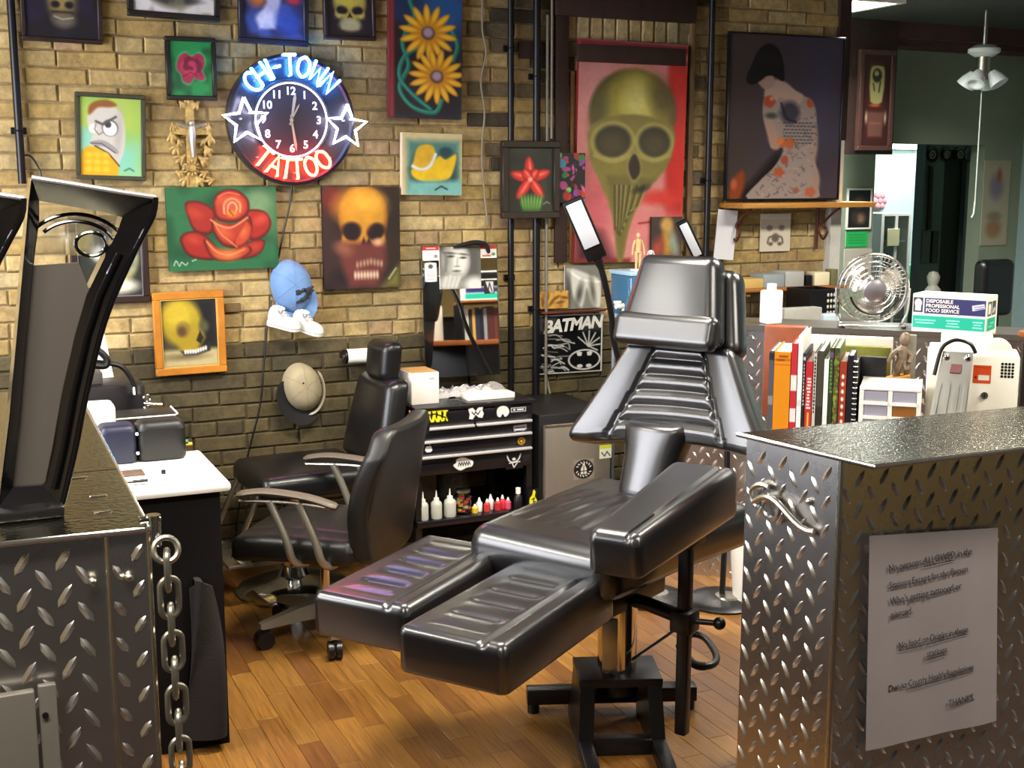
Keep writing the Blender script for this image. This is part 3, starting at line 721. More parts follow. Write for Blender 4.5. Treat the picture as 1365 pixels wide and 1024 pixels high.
picture('rose_canvas', 'wide canvas of one large red rose on dark green', 'painting', (222, 249, 368, 359), A, None, depth=0.02, side=mat('green_canvas_edge', '22482f', 0.7), roll=R_(-.5))
# orange skull canvas
A = Art(429, 248, 531, 384, '3a2626'); A.cloud(24, '241820', .4, .8, seed=2); A.rect(512, 248, 535, 384, '2e2218', 6, .8); A.ell(440, 262, 14, 20, '6d2c26', 8); A.poly([(505, 384), (531, 352), (531, 384)], '6f6a34', 6)
skull(A, 482, 306, 33, 46, 'b8832a', 'dda838', '6b3a22', '1f1118', None); A.ell(478, 275, 32, 26, 'c89330', 10); A.ell(485, 268, 20, 12, 'e0ac3e', 8)
A.ell(466, 305, 12, 10, '1d1016', 3); A.ell(501, 306, 9, 9, '1d1016', 3); A.poly([(489, 316), (482, 330), (488, 328), (495, 330)], '1c1014', 1.2); A.poly([(450, 322), (510, 322), (512, 350), (498, 382), (462, 382), (452, 352)], '6a3532', 5); A.ell(455, 330, 12, 8, '8c5a44', 5, 20)
A.ell(501, 322, 6, 5, 'caa47c', 3)
for k in range(8): A.ell(473 + k * 4.6, 348 + abs(k - 4), 1.8, 4.5, 'b09880', 1, a=.8); A.ell(470 + k * 4.2, 366, 1.8, 5.5, 'c8b49c', 1)
A.line([(515, 372), (522, 362), (525, 358)], 2, 'a6ad8a', .8); A.mottle(7, .12, 7)
picture('skull_canvas', 'dark canvas of a golden skull with reddish jaw under the neon clock', 'painting', (429, 249, 531, 384), A, None, depth=0.02, side=mat('dark_canvas_edge', '2b1a1a', 0.7))
# framed print behind the display stand
A = Art(95, 285, 197, 405, '2d2f2a'); A.ell(150, 330, 34, 30, '565b56', 10); A.ell(165, 350, 24, 34, 'b9a85c', 6, 15); A.ell(160, 388, 28, 12, 'd8d4c4', 5); A.ell(182, 348, 7, 22, '8b8f86', 4, 15); A.ell(130, 335, 12, 12, 'cfd0cc', 5); A.mottle(5, .2, 5)
picture('framed_print', 'dark framed print partly hidden behind the black display stand', 'picture', (93, 287, 197, 404), A, fm_dark, 9, inner=(1.5, mat('silver_inlay', '8a8690', 0.4, 0.6)))
# yellow skull in an orange frame
A = Art(204, 387, 298, 499, '4a4330'); A.rect(262, 387, 298, 470, '1c1a20', 10); A.rect(204, 470, 298, 499, 'b9ab80', 4); A.ell(240, 482, 30, 5, '776a4c', 4)
A.ell(238, 425, 34, 38, 'a8922a', 6); A.ell(232, 412, 24, 22, 'bfa834', 8); A.poly([(232, 430), (272, 432), (276, 452), (262, 472), (236, 474), (226, 455)], 'a38c28', 4); A.ell(240, 437, 12, 13, '8a7530', 3); A.ell(238, 440, 7, 8, '5d4226', 3); A.ell(275, 433, 8, 10, '55553c', 4); A.poly([(268, 440), (261, 456), (268, 462), (274, 452)], '2c2414', 1.2)
A.poly([(234, 472), (258, 474), (284, 462), (284, 474), (262, 480), (240, 480)], '2c2a26', 2)
for k in range(9): A.ell(242 + k * 4.3, 474 - max(0, k - 4) * 1.2, 2.1, 4, 'd8d6d0', .8)
A.mottle(5, .08, 7)
picture('framed_painting', 'orange wood framed painting of a yellow skull in side view', 'painting', (204, 388, 299, 498), A, fm_orange, 10, roll=R_(-.6), inner=(1.2, mat('pale_inlay', 'c9a45a', 0.5)))
# red lily
A = Art(665, 187, 742, 290, '2e2f26'); A.cloud(20, '3d4034', .4, .9, seed=8)
for a, L_ in ((-95, 30), (-20, 30), (-165, 29), (55, 33), (125, 33), (-50, 16), (-130, 16)):
    r_ = R_(a); cx, cy = 703 + math.cos(r_) * L_ * .55, 237 + math.sin(r_) * L_ * .55; A.ell(cx, cy, L_ * .62, 8.5, '8f1e20', 1, a); A.ell(cx, cy, L_ * .55, 6.5, 'd03a34', 2, a); A.ell(cx + 1, cy - 1, L_ * .4, 2, 'ee7a66', 1.5, a)
A.ell(703, 238, 4, 4, 'f0a08c', 1.5)
for x in range(690, 722, 5): A.ell(x, 276, 4, 12, '4f7d3a', 2, (x - 705) * .8); A.ell(x, 274, 1.2, 9, '86ad62', 1, (x - 705) * .8)
A.line([(726, 278), (731, 274), (736, 277)], 1.3, 'a9a99b', .7)
picture('framed_painting', 'dark framed painting of a red lily over the conduit pipes', 'painting', (666, 188, 742, 291), A, mat('lily_frame', '2d241d', 0.5, var=0.2), 8, depth=0.03, Y=WY - 0.047)
# colourful butterflies
A = Art(742, 203, 777, 270, '24211f', n=60)
rq = random.Random(4)
for k in range(34): A.ell(rq.uniform(742, 777), rq.uniform(203, 270), rq.uniform(2, 7), rq.uniform(2, 6), rq.choice(('c2423c', 'b04a86', '4a8fb0', '3f7d4a', 'd06a9a', '7fbf6a', '1c1a1c', 'a03a34', '8a4aa0')), .8, rq.uniform(0, 180))
A.line([(745, 240), (762, 232), (776, 218)], 1.5, '141214', .6); A.line([(760, 205), (764, 232), (758, 268)], 1.5, '141214', .6)
picture('butterfly_canvas', 'little canvas crowded with bright butterflies beside the red lily', 'painting', (743, 204, 777, 270), A, None, depth=0.02, Y=WY - 0.0345)
# the big skull
A = Art(765, 55, 910, 350, 'c9837f'); A.rect(765, 55, 910, 66, '8a2a3c', 3); A.rect(885, 80, 912, 290, 'b8261f', 5); A.poly([(890, 90), (912, 90), (912, 260), (900, 250), (880, 200)], 'c8281e', 6); A.ell(786, 280, 26, 60, 'c25a62', 18, 10, .8); A.ell(880, 262, 30, 10, 'c83a30', 6); A.ell(868, 300, 40, 22, 'd07f7c', 12); A.poly([(765, 300), (800, 310), (820, 352), (765, 352)], '4a1a22', 10); A.rect(765, 345, 840, 352, '7a2b22', 3)
A.ell(797, 120, 30, 40, 'd99c9a', 16, a=.7); A.line([(850, 297), (905, 290)], 2, '8f1f20', 1.2)
A.ell(838, 150, 58, 60, '5a5228', 3); A.ell(840, 152, 51, 54, '8a8038', 8); A.ell(843, 140, 34, 42, 'b0a442', 14); A.ell(842, 133, 17, 26, 'd2c878', 10); A.ell(876, 128, 16, 26, '5a4a2a', 9, -20, .7); A.ell(792, 150, 10, 30, '57522c', 7, 10, .7)
A.poly([(784, 165), (840, 150), (892, 165), (894, 196), (886, 220), (872, 238), (858, 252), (847, 275), (837, 305), (829, 350), (823, 350), (818, 305), (810, 275), (800, 250), (789, 228), (781, 205)], '84793a', 2, smooth=3)
A.poly([(804, 232), (872, 236), (858, 252), (846, 268), (836, 300), (828, 348), (822, 340), (816, 290)], '736836', 3)
for sg, ex, ey, erx, ery in ((-1, 812, 187, 29, 26), (1, 868, 186, 26, 25)):
    A.ell(ex, ey, erx, ery, 'aca35a', 3, sg * 8); A.ell(ex, ey, erx * .84, ery * .82, '3a321e', 3, sg * 8); A.ell(ex, ey + 4, erx * .55, ery * .5, '4f4528', 6, sg * 8); A.line([(ex - erx * .8, ey + ery * .75), (ex, ey + ery * 1.02), (ex + erx * .8, ey + ery * .7)], 5, 'a39752', 2, smooth=5)
A.poly([(841, 198), (832, 214), (834, 232), (842, 242), (851, 230), (850, 212)], '93884a', 3, smooth=4); A.poly([(841, 203), (834, 216), (836, 230), (842, 238), (849, 228), (848, 214)], '33281a', 1.5, smooth=4)
for x0, x1 in ((816, 818), (822, 822), (828, 825), (836, 828), (846, 832), (856, 836)): A.line([(x0, 246), ((x0 + x1) / 2, 275), (x1, 315 - abs(x0 - 826))], 2.2, '4a4222', 1.4); A.line([(x0 + 3, 246), ((x0 + x1) / 2 + 3, 275), (x1 + 2, 310 - abs(x0 - 826))], 1.6, '9a9050', 1.2)
A.ell(852, 250, 10, 4, '2f281a', 3, -20); A.mottle(5, .08, 2); A.mottle(20, .08, 3)
picture('skull_painting', 'huge painting of a long yellow skull on red and pink', 'painting', (766, 56, 909, 349), A, None, depth=0.02, side=mat('red_canvas_edge', '7a2020', 0.6), Y=WY - 0.012, roll=R_(1))
t = MB(); a, b = ony(768, 82, WY - .035), ony(912, 66, WY - .035)
t.rbox(a.x, b.x, WY - .052, WY - .034, a.z, b.z, 0.003).solo('crossbar_board', m_wood_dark, 'dark board nailed across the top of the big skull painting', 'board')
# small painting by its lower corner
A = Art(865, 288, 908, 345, '4a3a34'); A.ell(888, 318, 8, 26, 'b98a3c', 4); A.ell(886, 298, 8, 8, 'c79c58', 4); A.ell(897, 325, 6, 18, '8e9a8a', 4, -15); A.ell(874, 330, 8, 14, 'a34a3c', 5, 20); A.mottle(5, .15, 4)
picture('figure_canvas', 'small dim canvas of a yellow figure by the corner of the huge skull', 'painting', (866, 289, 906, 345), A, None, depth=0.015, Y=WY - 0.036, side=fm_dark)
# black and white figure drawing
A = Art(752, 352, 802, 412, '7d7b72'); A.poly([(756, 356), (786, 366), (800, 376), (801, 410), (790, 408), (782, 384), (776, 410), (766, 400), (760, 380)], 'c9c7bd', 2, smooth=3); A.line([(756, 358), (775, 372), (798, 376)], 3, 'e6e3da', 1.4, smooth=4); A.ell(772, 392, 4, 14, '55534c', 3, 10); A.ell(790, 388, 3, 16, '5b594f', 3, -8); A.ell(757, 385, 3, 20, '4b4944', 3)
picture('pencil_drawing', 'black and white pencil drawing of a torso above the comic poster', 'drawing', (752, 353, 801, 411), A, None, depth=0.004, flat=True)
# ledge, plaque and comic poster
a, b = ony(717, 418, WY), ony(801, 411, WY)
MB().rbox(a.x, b.x, WY - 0.045, WY - 0.003, a.z, b.z, 0.002).solo('picture_ledge', mat('mahogany_ledge', '5a2a1c', 0.4, var=0.2), 'narrow red brown ledge over the comic poster', 'ledge')
A = Art(717, 388, 757, 411, 'c39a4a', n=50); A.cloud(5, '8d6226', .5, .9, .8, 4)
for k in range(6): A.ell(722 + k * 6, 400 + 3 * (-1) ** k, 2, 6, '7a4f1e', 1, 20 * k)
picture('wooden_plaque', 'small carved yellow wood plaque on the red brown ledge', 'plaque', (717, 388, 756, 411), A, None, depth=0.012, side=m_pine)
A = Art(716, 419, 802, 497, '15151a', n=170); A.rect(716, 419, 802, 441, '5c5a54', 4, .7); A.rect(742, 419, 770, 446, '101014', 4)
rq = random.Random(8)
for k in range(26):
    x, y = rq.uniform(718, 750), rq.uniform(445, 495); A.line([(x, y), (x + rq.uniform(4, 14), y + rq.uniform(-4, 3)), (x + rq.uniform(10, 24), y + rq.uniform(-2, 6))], rq.uniform(1, 2.2), rq.choice(('cfcdc4', 'a5a39b', '77756f')), .6, smooth=4)
for k in range(7): A.line([(783, 462), (783 + 16 * math.cos(k * .55 - 2.6), 458 + 16 * math.sin(k * .55 - 2.6))], 2, 'c9c7be', .7)
A.ell(727, 432, 5, 6, '24242a', 1.5); A.ell(778, 480, 22, 14, 'dcd9cf', .6); A.ell(778, 480, 19.6, 11.8, '131317', .6)
A.poly([(760, 478), (770, 474), (774, 476), (776, 472), (780, 472), (782, 476), (786, 474), (796, 478), (790, 486), (784, 485), (778, 490), (772, 485), (766, 486)], '131317', .5)
for sg in (-1, 1): A.poly([(778 + sg * 3, 470), (778 + sg * 8, 468.8), (778 + sg * 11, 470.5), (778 + sg * 9, 475), (778 + sg * 4, 475)], 'dcd9cf', .5); A.ell(778 + sg * 6, 488.5, 4, 2.6, 'dcd9cf', .5)
A.rect(716, 419, 718, 497, 'bdbab0', .4); A.rect(800, 419, 802, 497, 'd2cfc6', .4); A.rect(716, 419, 802, 420.5, 'bdbab0', .4); A.rect(716, 495.5, 802, 497, 'd2cfc6', .4)
pt = picture('comic_poster', 'black and white comic poster with slanted block title and an oval emblem', 'poster', (716, 419, 802, 497), A, None, depth=0.006, roll=R_(.5), flat=True, rough=0.3)
c = ony(765, 433, WY - 0.0157); tb = MB(); Msk = Matrix.Shear('XY', 4, (0, 0)); 
add_text(tb, 'BATMAN', 0.075, facing(c, 0, R_(3)) @ Matrix(((1, .25, 0, 0), (0, 1, 0, 0), (0, 0, 1, 0), (0, 0, 0, 1))), bold=0.003, spacing=0.92); tb.part('title_lettering', mat('pale_print', 'e2dfd4', 0.5), pt)

# the mirror over the tool chest -----------------------------------------
Ym = WY - 0.078
a, b = ony(569, 505, Ym), ony(663, 326, Ym); mw_, mh_ = (b.x - a.x), (b.z - a.z); mzb = max(a.z, .6945)
MM = Matrix.Translation(((a.x + b.x) / 2, Ym, mzb)) @ Matrix.Rotation(R_(-6.2), 4, 'Z') @ Matrix.Rotation(R_(-4.5), 4, 'X')
mt = thing('wall_mirror', 'tall narrow mirror with stickers leaning on the wall above the tool chest', 'mirror', tuple(MM.translation)); mt.rotation_euler = MM.to_euler(); MW[mt] = MM
MB().box(-mw_ / 2, mw_ / 2, -.006, 0, 0, mh_).part('glass', mat('mirror_glass', 'f2f4f2', 0.02, 1.0), mt, local=True)
for q in (-mw_ / 2 - .002, mw_ / 2 + .002): MB().box(q - .002, q + .002, -.009, 0, 0, mh_).part('edge_strip', m_chrome, mt, local=True)
def on_mirror(name, box, art, lift=.0008, parent=None):
    f = lambda px, py: MM @ Vector(((px - 616) / 94 * mw_, -.006 - lift, (505 - py) / 179 * mh_))
    return art.grid(name, f(box[0], box[1]), f(box[2], box[1]), f(box[0], box[3]), parent or mt, .5, 'print_50')
A = Art(569, 326, 590, 346, 'e6e3dc', n=50); A.rect(569, 326, 590, 331.5, 'b92a2a', .4); A.rect(574, 328, 586, 329.5, 'e6d0cc', .4); A.ell(586, 340, 2.4, 2.4, '8a8a88', .6); on_mirror('sticker', (569, 327, 590, 346), A)
A = Art(642, 326, 663, 346, 'e6e3dc', n=50); A.rect(642, 326, 663, 331.5, 'b92a2a', .4); A.ell(659, 340, 2.6, 2.6, '6a8a68', .6); A.rect(645, 341, 656, 344, 'c86a62', .5); on_mirror('sticker', (642, 327, 663, 344), A)
A = Art(571, 348, 587, 375, '17151a', n=50); A.poly([(573, 349), (585, 349), (586.5, 353), (586.5, 371), (585, 374.5), (573, 374.5), (571.5, 371), (571.5, 353)], 'e8e6e2', .5, smooth=2); A.ell(579, 354, 3, 3, '55555a', .7)
for k in range(5): A.rect(574, 361 + k * 2.4, 584, 362 + k * 2.4, 'a5a5a8', .4)
on_mirror('sticker', (571, 348, 587, 375), A)
A = Art(646, 374, 659, 393, '1c1b20', n=40); A.poly([(647, 376), (658, 376), (658, 392), (654, 392), (650, 384)], 'c9c7c2', .8); A.line([(647, 376), (651, 390), (653, 378), (656, 390)], 1.3, '222228', .5); on_mirror('sticker', (646, 374, 659, 393), A)
A = Art(590, 328, 642, 385, '77756f', n=150); A.rect(624, 328, 642, 372, '55534f', 6); A.rect(588, 326, 644, 332, '3f3d3a', 3); A.ell(611, 346, 16, 24, 'b9b7b1', 4); A.ell(614, 348, 11, 17, 'd2d0ca', 5); A.ell(600, 346, 5, 16, '94928c', 4)
A.ell(604, 341, 4.2, 1.5, '3c3a38', .9); A.ell(620, 343, 3.8, 1.4, '403e3c', .9); A.ell(603, 336.5, 6.5, 1.3, '4a4846', 1.1, 6); A.ell(621, 338.5, 5.5, 1.2, '55534f', 1.1, 8); A.line([(613, 343), (612, 352)], 1.4, 'a5a39d', 1.3); A.ell(612, 354.5, 3, 1.1, '87857f', 1); A.ell(611, 361, 5, 1.7, '6e6862', 1); A.ell(611, 365, 6, 1.5, 'a3a19b', 1.5)
A.ell(602, 377, 14, 11, 'a9a7a1', 3)
for k in range(4): A.line([(595 + k * 5, 381), (598 + k * 5.4, 370 - (k == 1) * 2)], 4.6, 'c2c0ba', 1.4); A.line([(598 + k * 5, 382), (601 + k * 5.4, 371)], .9, '8b8983', 1.0)
A.ell(634, 380, 13, 11, 'cfcdc8', 5); A.line([(590, 330), (598, 340), (597, 360)], 3, '5a5853', 2, .7, 4)
pc = MM @ Vector(((616 - 616) / 94 * mw_, -.01, (505 - 385) / 179 * mh_)); ph = thing('photo_print', 'square black and white photo of a face stuck on the mirror', 'photo', tuple(pc)); ph.rotation_euler = MM.to_euler(); MW[ph] = Matrix.Translation(pc) @ MM.to_3x3().to_4x4()
w2, h2 = 52 / 94 * mw_ / 2, 57 / 179 * mh_; MB().box(-w2, w2, -.001, .0035, 0, h2).part('sheet', m_paper, ph, local=True)
on_mirror('print', (590, 328, 642, 385), A, .0056, ph)
h = MB(); P_ = [MM @ Vector(((x - 616) / 94 * mw_, -.022, (505 - y) / 179 * mh_)) for x, y in ((607, 329), (622, 325), (636, 323), (648, 326), (652, 338))]
h.tube([Vector(p) for p in smooth_pts([tuple(p) for p in P_], 5)], [0.004, .008, .011, .013, .015, .016, .017, .018, .018, .018, .018, .018, .018, .017, .017, .016, .016, .015, .014, .012, .006], 10, flat=0.6)
h.solo('hair_piece', mat('dark_fuzzy_cloth', '1a1716', 0.95, bump=0.8, bscale=90), 'dark fuzzy strap draped over the top edge of the mirror', 'strap')

# crucifix ---------------------------------------------------------------
c0 = ony(254, 190, WY - 0.012)
m_gold = mat('gilt_plaster', 'b3955a', 0.45, metal=0.2, var=0.45, nscale=60); m_silver = mat('silver_figure', 'b9b4ac', 0.35, 0.7)
cr = thing('crucifix', 'ornate gilded wall crucifix with a silver figure', 'crucifix', (c0.x, WY - 0.012, ony(254, 243, WY).z)); k_ = 1 / 338.0
def cpx(x, y, d=0.0): return Vector((c0.x + (x - 254) * k_ * 1.04, WY - 0.012 - d, c0.z - (y - 190) * k_ * 1.03))
g = MB()
g.prism([(cpx(x, y).x, cpx(x, y).z) for x, y in ((247, 245), (261, 245), (259, 181), (277, 180), (277, 169), (259, 168), (259, 140), (249, 140), (249, 168), (231, 169), (231, 180), (249, 181))][::1], WY - 0.020, WY - 0.006).part('cross', m_gold, cr)
rq = random.Random(6)
for (x, y, r, an) in [(254, 138, 8, 90), (246, 145, 7, 130), (262, 145, 7, 50), (234, 172, 7, 100), (275, 172, 7, 80), (232, 184, 9, 95), (277, 186, 9, 85), (236, 198, 9, 60), (274, 200, 9, 120), (241, 210, 9, 40), (269, 212, 9, 140), (246, 236, 9, 60), (263, 237, 9, 120), (276, 236, 7, 10), (268, 228, 7, 30), (241, 190, 6, 120), (268, 190, 6, 60), (240, 228, 7, 150)]:
    g = MB(); M_ = Matrix.Rotation(R_(-an), 3, 'Y')
    for u, k in ((0, 1.0), (-.35, .72), (.35, .72)): g.ball(cpx(x, y, 0.006) + M_ @ Vector((0, 0, u * r * k_)), r * k_ * k, 0.006, r * k_ * .38 * k, 8, 5, M_ @ Matrix.Rotation(u * 1.8, 3, 'Y'))
    g.part('acanthus_leaf', m_gold, cr)
g = MB(); g.lathe([(0.001, 0.012), (0.012, 0.012), (0.013, 0.0), (0.001, -0.001)], 14, Matrix.Translation(cpx(254, 221, .012)) @ Matrix.Rotation(pi / 2, 4, 'X'))
for q in range(12):
    a_ = q * pi / 6; g.ball(cpx(254 + 8 * math.cos(a_), 221 + 8 * math.sin(a_), .012), 0.009, 0.004, 0.0035, 6, 4, Matrix.Rotation(a_, 3, 'Y'))
g.part('rosette', m_gold, cr)
g = MB(); g.ball(cpx(255, 167, .024), 0.011, 0.009, 0.013, 10, 8)
g.tube([cpx(255, 171, .018), cpx(255, 180, .020), cpx(255, 190, .018), cpx(256, 208, .016)], [.012, .015, .013, .008], 8); g.tube([cpx(255, 174, .018), cpx(246, 170, .020), cpx(236, 167, .016)], [.007, .006, .004], 6); g.tube([cpx(255, 174, .018), cpx(264, 170, .020), cpx(273, 167, .016)], [.007, .006, .004], 6)
g.part('figure', m_silver, cr)

# neon clock ---------------------------------------------------------------
cc = ony(389, 160, WY - 0.05); CX, CZ = cc.x, cc.z; RR = 0.247
ck = thing('neon_clock', 'round neon wall clock with blue and red lettering and white stars', 'clock', (CX, WY, CZ - RR))
def ring_M(d): return Matrix.Translation((CX, WY - d, CZ)) @ Matrix.Rotation(pi / 2, 4, 'X')
MB().lathe([(0.2, 0.0), (RR - .006, 0.0), (RR, 0.01), (RR, 0.055), (RR - .012, 0.06), (RR - .02, 0.05), (0.155, 0.042), (0.15, 0.05), (0.146, 0.05), (0.142, 0.036), (0.001, 0.036), (0.001, 0)], 64, ring_M(0.003)).part('housing', mat('clock_housing', '2c2c34', 0.30, metal=0.35), ck)
MB().lathe([(0.001, 0.0), (0.134, 0.0), (0.134, 0.002), (0.001, 0.002)], 48, ring_M(0.040)).part('dial', mat('clock_dial', '2a2733', 0.35), ck)
MB().torus(0.139, 0.0035, 64, 6, ring_M(0.046)).part('ring_tube', mat('dim_white_neon', 'ffffff', 0.4, emit='cfd4ff', estr=1.6), ck)
for h in range(1, 13):
    a_ = R_(90 - 30 * h); tb = MB(); add_text(tb, str(h), 0.042, facing((CX + .108 * math.cos(a_), WY - .0435, CZ + .108 * math.sin(a_))), bold=0.0008); tb.part('numeral', mat('numeral_white', 'f4f4ff', 0.5, emit='ffffff', estr=0.5), ck)
def hand(ang, L, w0):
    M_ = Matrix.Translation((CX, WY - .047, CZ)) @ Matrix.Rotation(R_(ang), 4, 'Y')
    MB().prism([(-w0 / 2, -0.02), (w0 / 2, -0.02), (w0, L * .8), (0, L), (-w0, L * .8)], -0.0008, 0.0008, M_).part('hand', m_silver, ck)
hand(10, 0.105, 0.006); hand(172, 0.118, 0.0055); hand(28, 0.07, 0.003)
MB().cyl((CX, WY - .042, CZ), (CX, WY - .05, CZ), 0.007, n=12).part('hand_pin', m_silver, ck)
GL = {'C': [[(.68, .82), (.5, .98), (.25, .95), (.05, .7), (.05, .3), (.25, .05), (.5, .02), (.68, .18)]], 'H': [[(.05, 0), (.05, 1)], [(.65, 0), (.65, 1)], [(.05, .5), (.65, .5)]], 'I': [[(.35, 0), (.35, 1)]], '-': [[(.17, .5), (.53, .5)]],
      'T': [[(.0, 1), (.7, 1)], [(.35, 1), (.35, 0)]], 'O': [[(.35, 1), (.08, .8), (.02, .5), (.08, .2), (.35, 0), (.62, .2), (.68, .5), (.62, .8), (.35, 1)]], 'W': [[(-.05, 1), (.12, 0), (.35, .75), (.58, 0), (.75, 1)]],
      'N': [[(.05, 0), (.05, 1), (.65, 0), (.65, 1)]], 'A': [[(0, 0), (.35, 1), (.7, 0)], [(.14, .38), (.56, .38)]]}
def neon_word(word, angs, r, size, top, mt, nm):
    for ch, an in zip(word, angs):
        g = MB(); a_ = R_(an)
        bx, bz = CX + r * math.sin(a_), CZ + r * math.cos(a_)
        rot = Matrix.Rotation(a_ if top else a_ - pi, 4, 'Y')
        for st in GL[ch]:
            pts = [(Matrix.Translation((bx, WY - 0.075, bz)) @ rot @ Vector(((x - .35) * size, 0, (z - .5) * size * (1.12)))) for x, z in st]
            if ch in 'CO': pts = [Vector(p) for p in smooth_pts([tuple(p) for p in pts], 4)]
            g.tube(pts, 0.0056, 7)
            for p in (pts[0], pts[-1]): g.cyl(p, p + Vector((0, 0.03, 0)), 0.003, n=6)
        o = g.part(nm, mt, ck)
m_nb = mat('blue_neon', '9fd0ff', 0.3, emit='4a9cff', estr=34.0); m_nr = mat('red_neon', 'ffb09a', 0.3, emit='ff3a1c', estr=34.0); m_nw = mat('white_neon', 'ffffff', 0.3, emit='e2e2ff', estr=12.0)
neon_word('CHI-TOWN', [-48, -35, -25, -16, -2, 13, 29.5, 46], 0.203, 0.068, True, m_nb, 'blue_letter_tube')
neon_word('TATTOO', [220, 204, 190, 177, 160, 143], 0.186, 0.066, False, m_nr, 'red_letter_tube')
for (sx, sy, sr, ph) in ((328, 162, 0.088, 4), (462, 169, 0.084, -4)):
    q = ony(sx, sy, WY - .085); pts = []
    for i in range(10):
        a_ = R_(90 + ph + 36 * i); r = sr if i % 2 == 0 else sr * .45; pts.append(Vector((q.x + r * math.cos(a_), WY - .085, q.z + r * math.sin(a_))))
    g = MB().tube(pts + [pts[0]], 0.0056, 7)
    for p in pts[1::4]: g.cyl(p, p + Vector((0, .035, 0)), .003, n=6)
    g.part('star_tube', m_nw, ck)
for an in range(0, 360, 45):
    p = Vector((CX + .2 * math.sin(R_(an)), WY - .045, CZ + .2 * math.cos(R_(an)))); MB().cyl(p, p + Vector((0, -.033, 0)), .004, n=8).part('tube_support', m_silver, ck)

# caps, sneakers and paper towel ------------------------------------------
def cap(name, label, cx, cy, rx, rz, rot, m_crown, m_brim, ba0, ba1, brim_len, wide=1.0):
    """cap hung flat on the wall: oval crown bulging to the room, brim as a crescent between angles ba0..ba1"""
    q = ony(cx, cy, WY - 0.04); t = thing(name, label, 'cap', (q.x, WY - .012, q.z - rz)); D = 0.085; c, s_ = math.cos(R_(rot)), math.sin(R_(rot))
    P = lambda u, v, d: (q.x + u * c - v * s_, WY - 0.012 - d, q.z + u * s_ + v * c)
    def f(u, v):
        a = 2 * pi * u; e = v * pi / 2; rr = max(.02, math.cos(e) ** .55); seam = 1 + .014 * abs(math.sin(a * 3)) ** .5
        return P(rx * rr * math.cos(a) * seam, rz * rr * math.sin(a) * seam + .25 * rz * (math.sin(e) ** 3) * .5, D * math.sin(e))
    cr_ = MB().grid(f, 36, 14, True).part('crown', m_crown, t)
    for k in range(3):
        a = pi * k / 3 + .3; MB().tube([Vector(f((a + (0 if v_ >= 0 else pi)) / (2 * pi) % 1, 1 - abs(v_) * .97)) + Vector((0, -.0008, 0)) for v_ in np.linspace(-1, 1, 17)], .0011, 5).part('seam', m_crown, cr_)
    def g(u, v):
        a = R_(ba0 + (ba1 - ba0) * u); k = math.sin(pi * min(1, max(0, u))) ** .6; r_ = .86 + v * (.14 + brim_len / rx * k)
        return P(rx * r_ * math.cos(a) * wide, rz * r_ * math.sin(a), .022 + .030 * v * k)
    nu, nv = 25, 6; m1 = MB().grid(g, nu, nv); n0 = len(m1.v); m1.add([(x, y + .005, z) for x, y, z in m1.v], [tuple(reversed(f_)) for f_ in m1.f])
    edge = [i for i in range(nu)] + [j * nu + nu - 1 for j in range(1, nv)] + [(nv - 1) * nu + i for i in range(nu - 2, -1, -1)] + [j * nu for j in range(nv - 2, 0, -1)]
    m1.f += [(edge[k], edge[(k + 1) % len(edge)], n0 + edge[(k + 1) % len(edge)], n0 + edge[k]) for k in range(len(edge))]; m1.mi += [0] * len(edge)
    m1.part('brim', m_brim, t)
    return t, q, P
m_blue = mat('blue_cotton', '6f93c4', 0.85, bump=0.3, bscale=400); m_bluel = mat('lilac_blue_cotton', '8d97cc', 0.85)
t, q, P = cap('baseball_cap', 'light blue baseball cap hanging above the white sneakers', 390, 382, .080, .105, 12, m_blue, m_blue, 200, 345, .035)
rq = random.Random(2)
for k in range(16): MB().ball(P(.028 + rq.uniform(-.034, .030), -.035 + rq.uniform(-.022, .022), .083), rq.uniform(.008, .017), .009, rq.uniform(.004, .008), 7, 5, Matrix.Rotation(rq.uniform(-.9, .3), 3, 'Y')).part('emblem_stitching', mat('dark_patch', '2b2b33', 0.7, var=.5, nscale=80), t)
m_beige = mat('beige_cotton', 'a3967a', 0.9, bump=0.3, bscale=400); m_blackc = mat('black_cotton', '191618', 0.85)
t, q, P = cap('baseball_cap', 'beige baseball cap with a black brim on the dark painted bricks', 404, 517, .076, .098, 14, m_beige, m_blackc, 150, 300, .045, 1.05)
MB().tube([P(.082 * math.cos(R_(a_)), .112 * math.sin(R_(a_)), .035) for a_ in np.linspace(265, 385, 18)], [.003] + [.011] * 16 + [.004], 8, flat=.5).part('lining_edge', mat('cream_lining', 'b5ac98', 0.8), t)
MB().ball(P(-.006, .030, .080), .005, .008, .005, 8, 6).part('eyelet', m_blackc, t)
m_rub = mat('white_rubber', 'e8e6e0', 0.5); m_canv = mat('white_canvas', 'dcdad8', 0.8, bump=.2, bscale=300); m_lace = mat('white_lace', 'f2f0ec', 0.8)
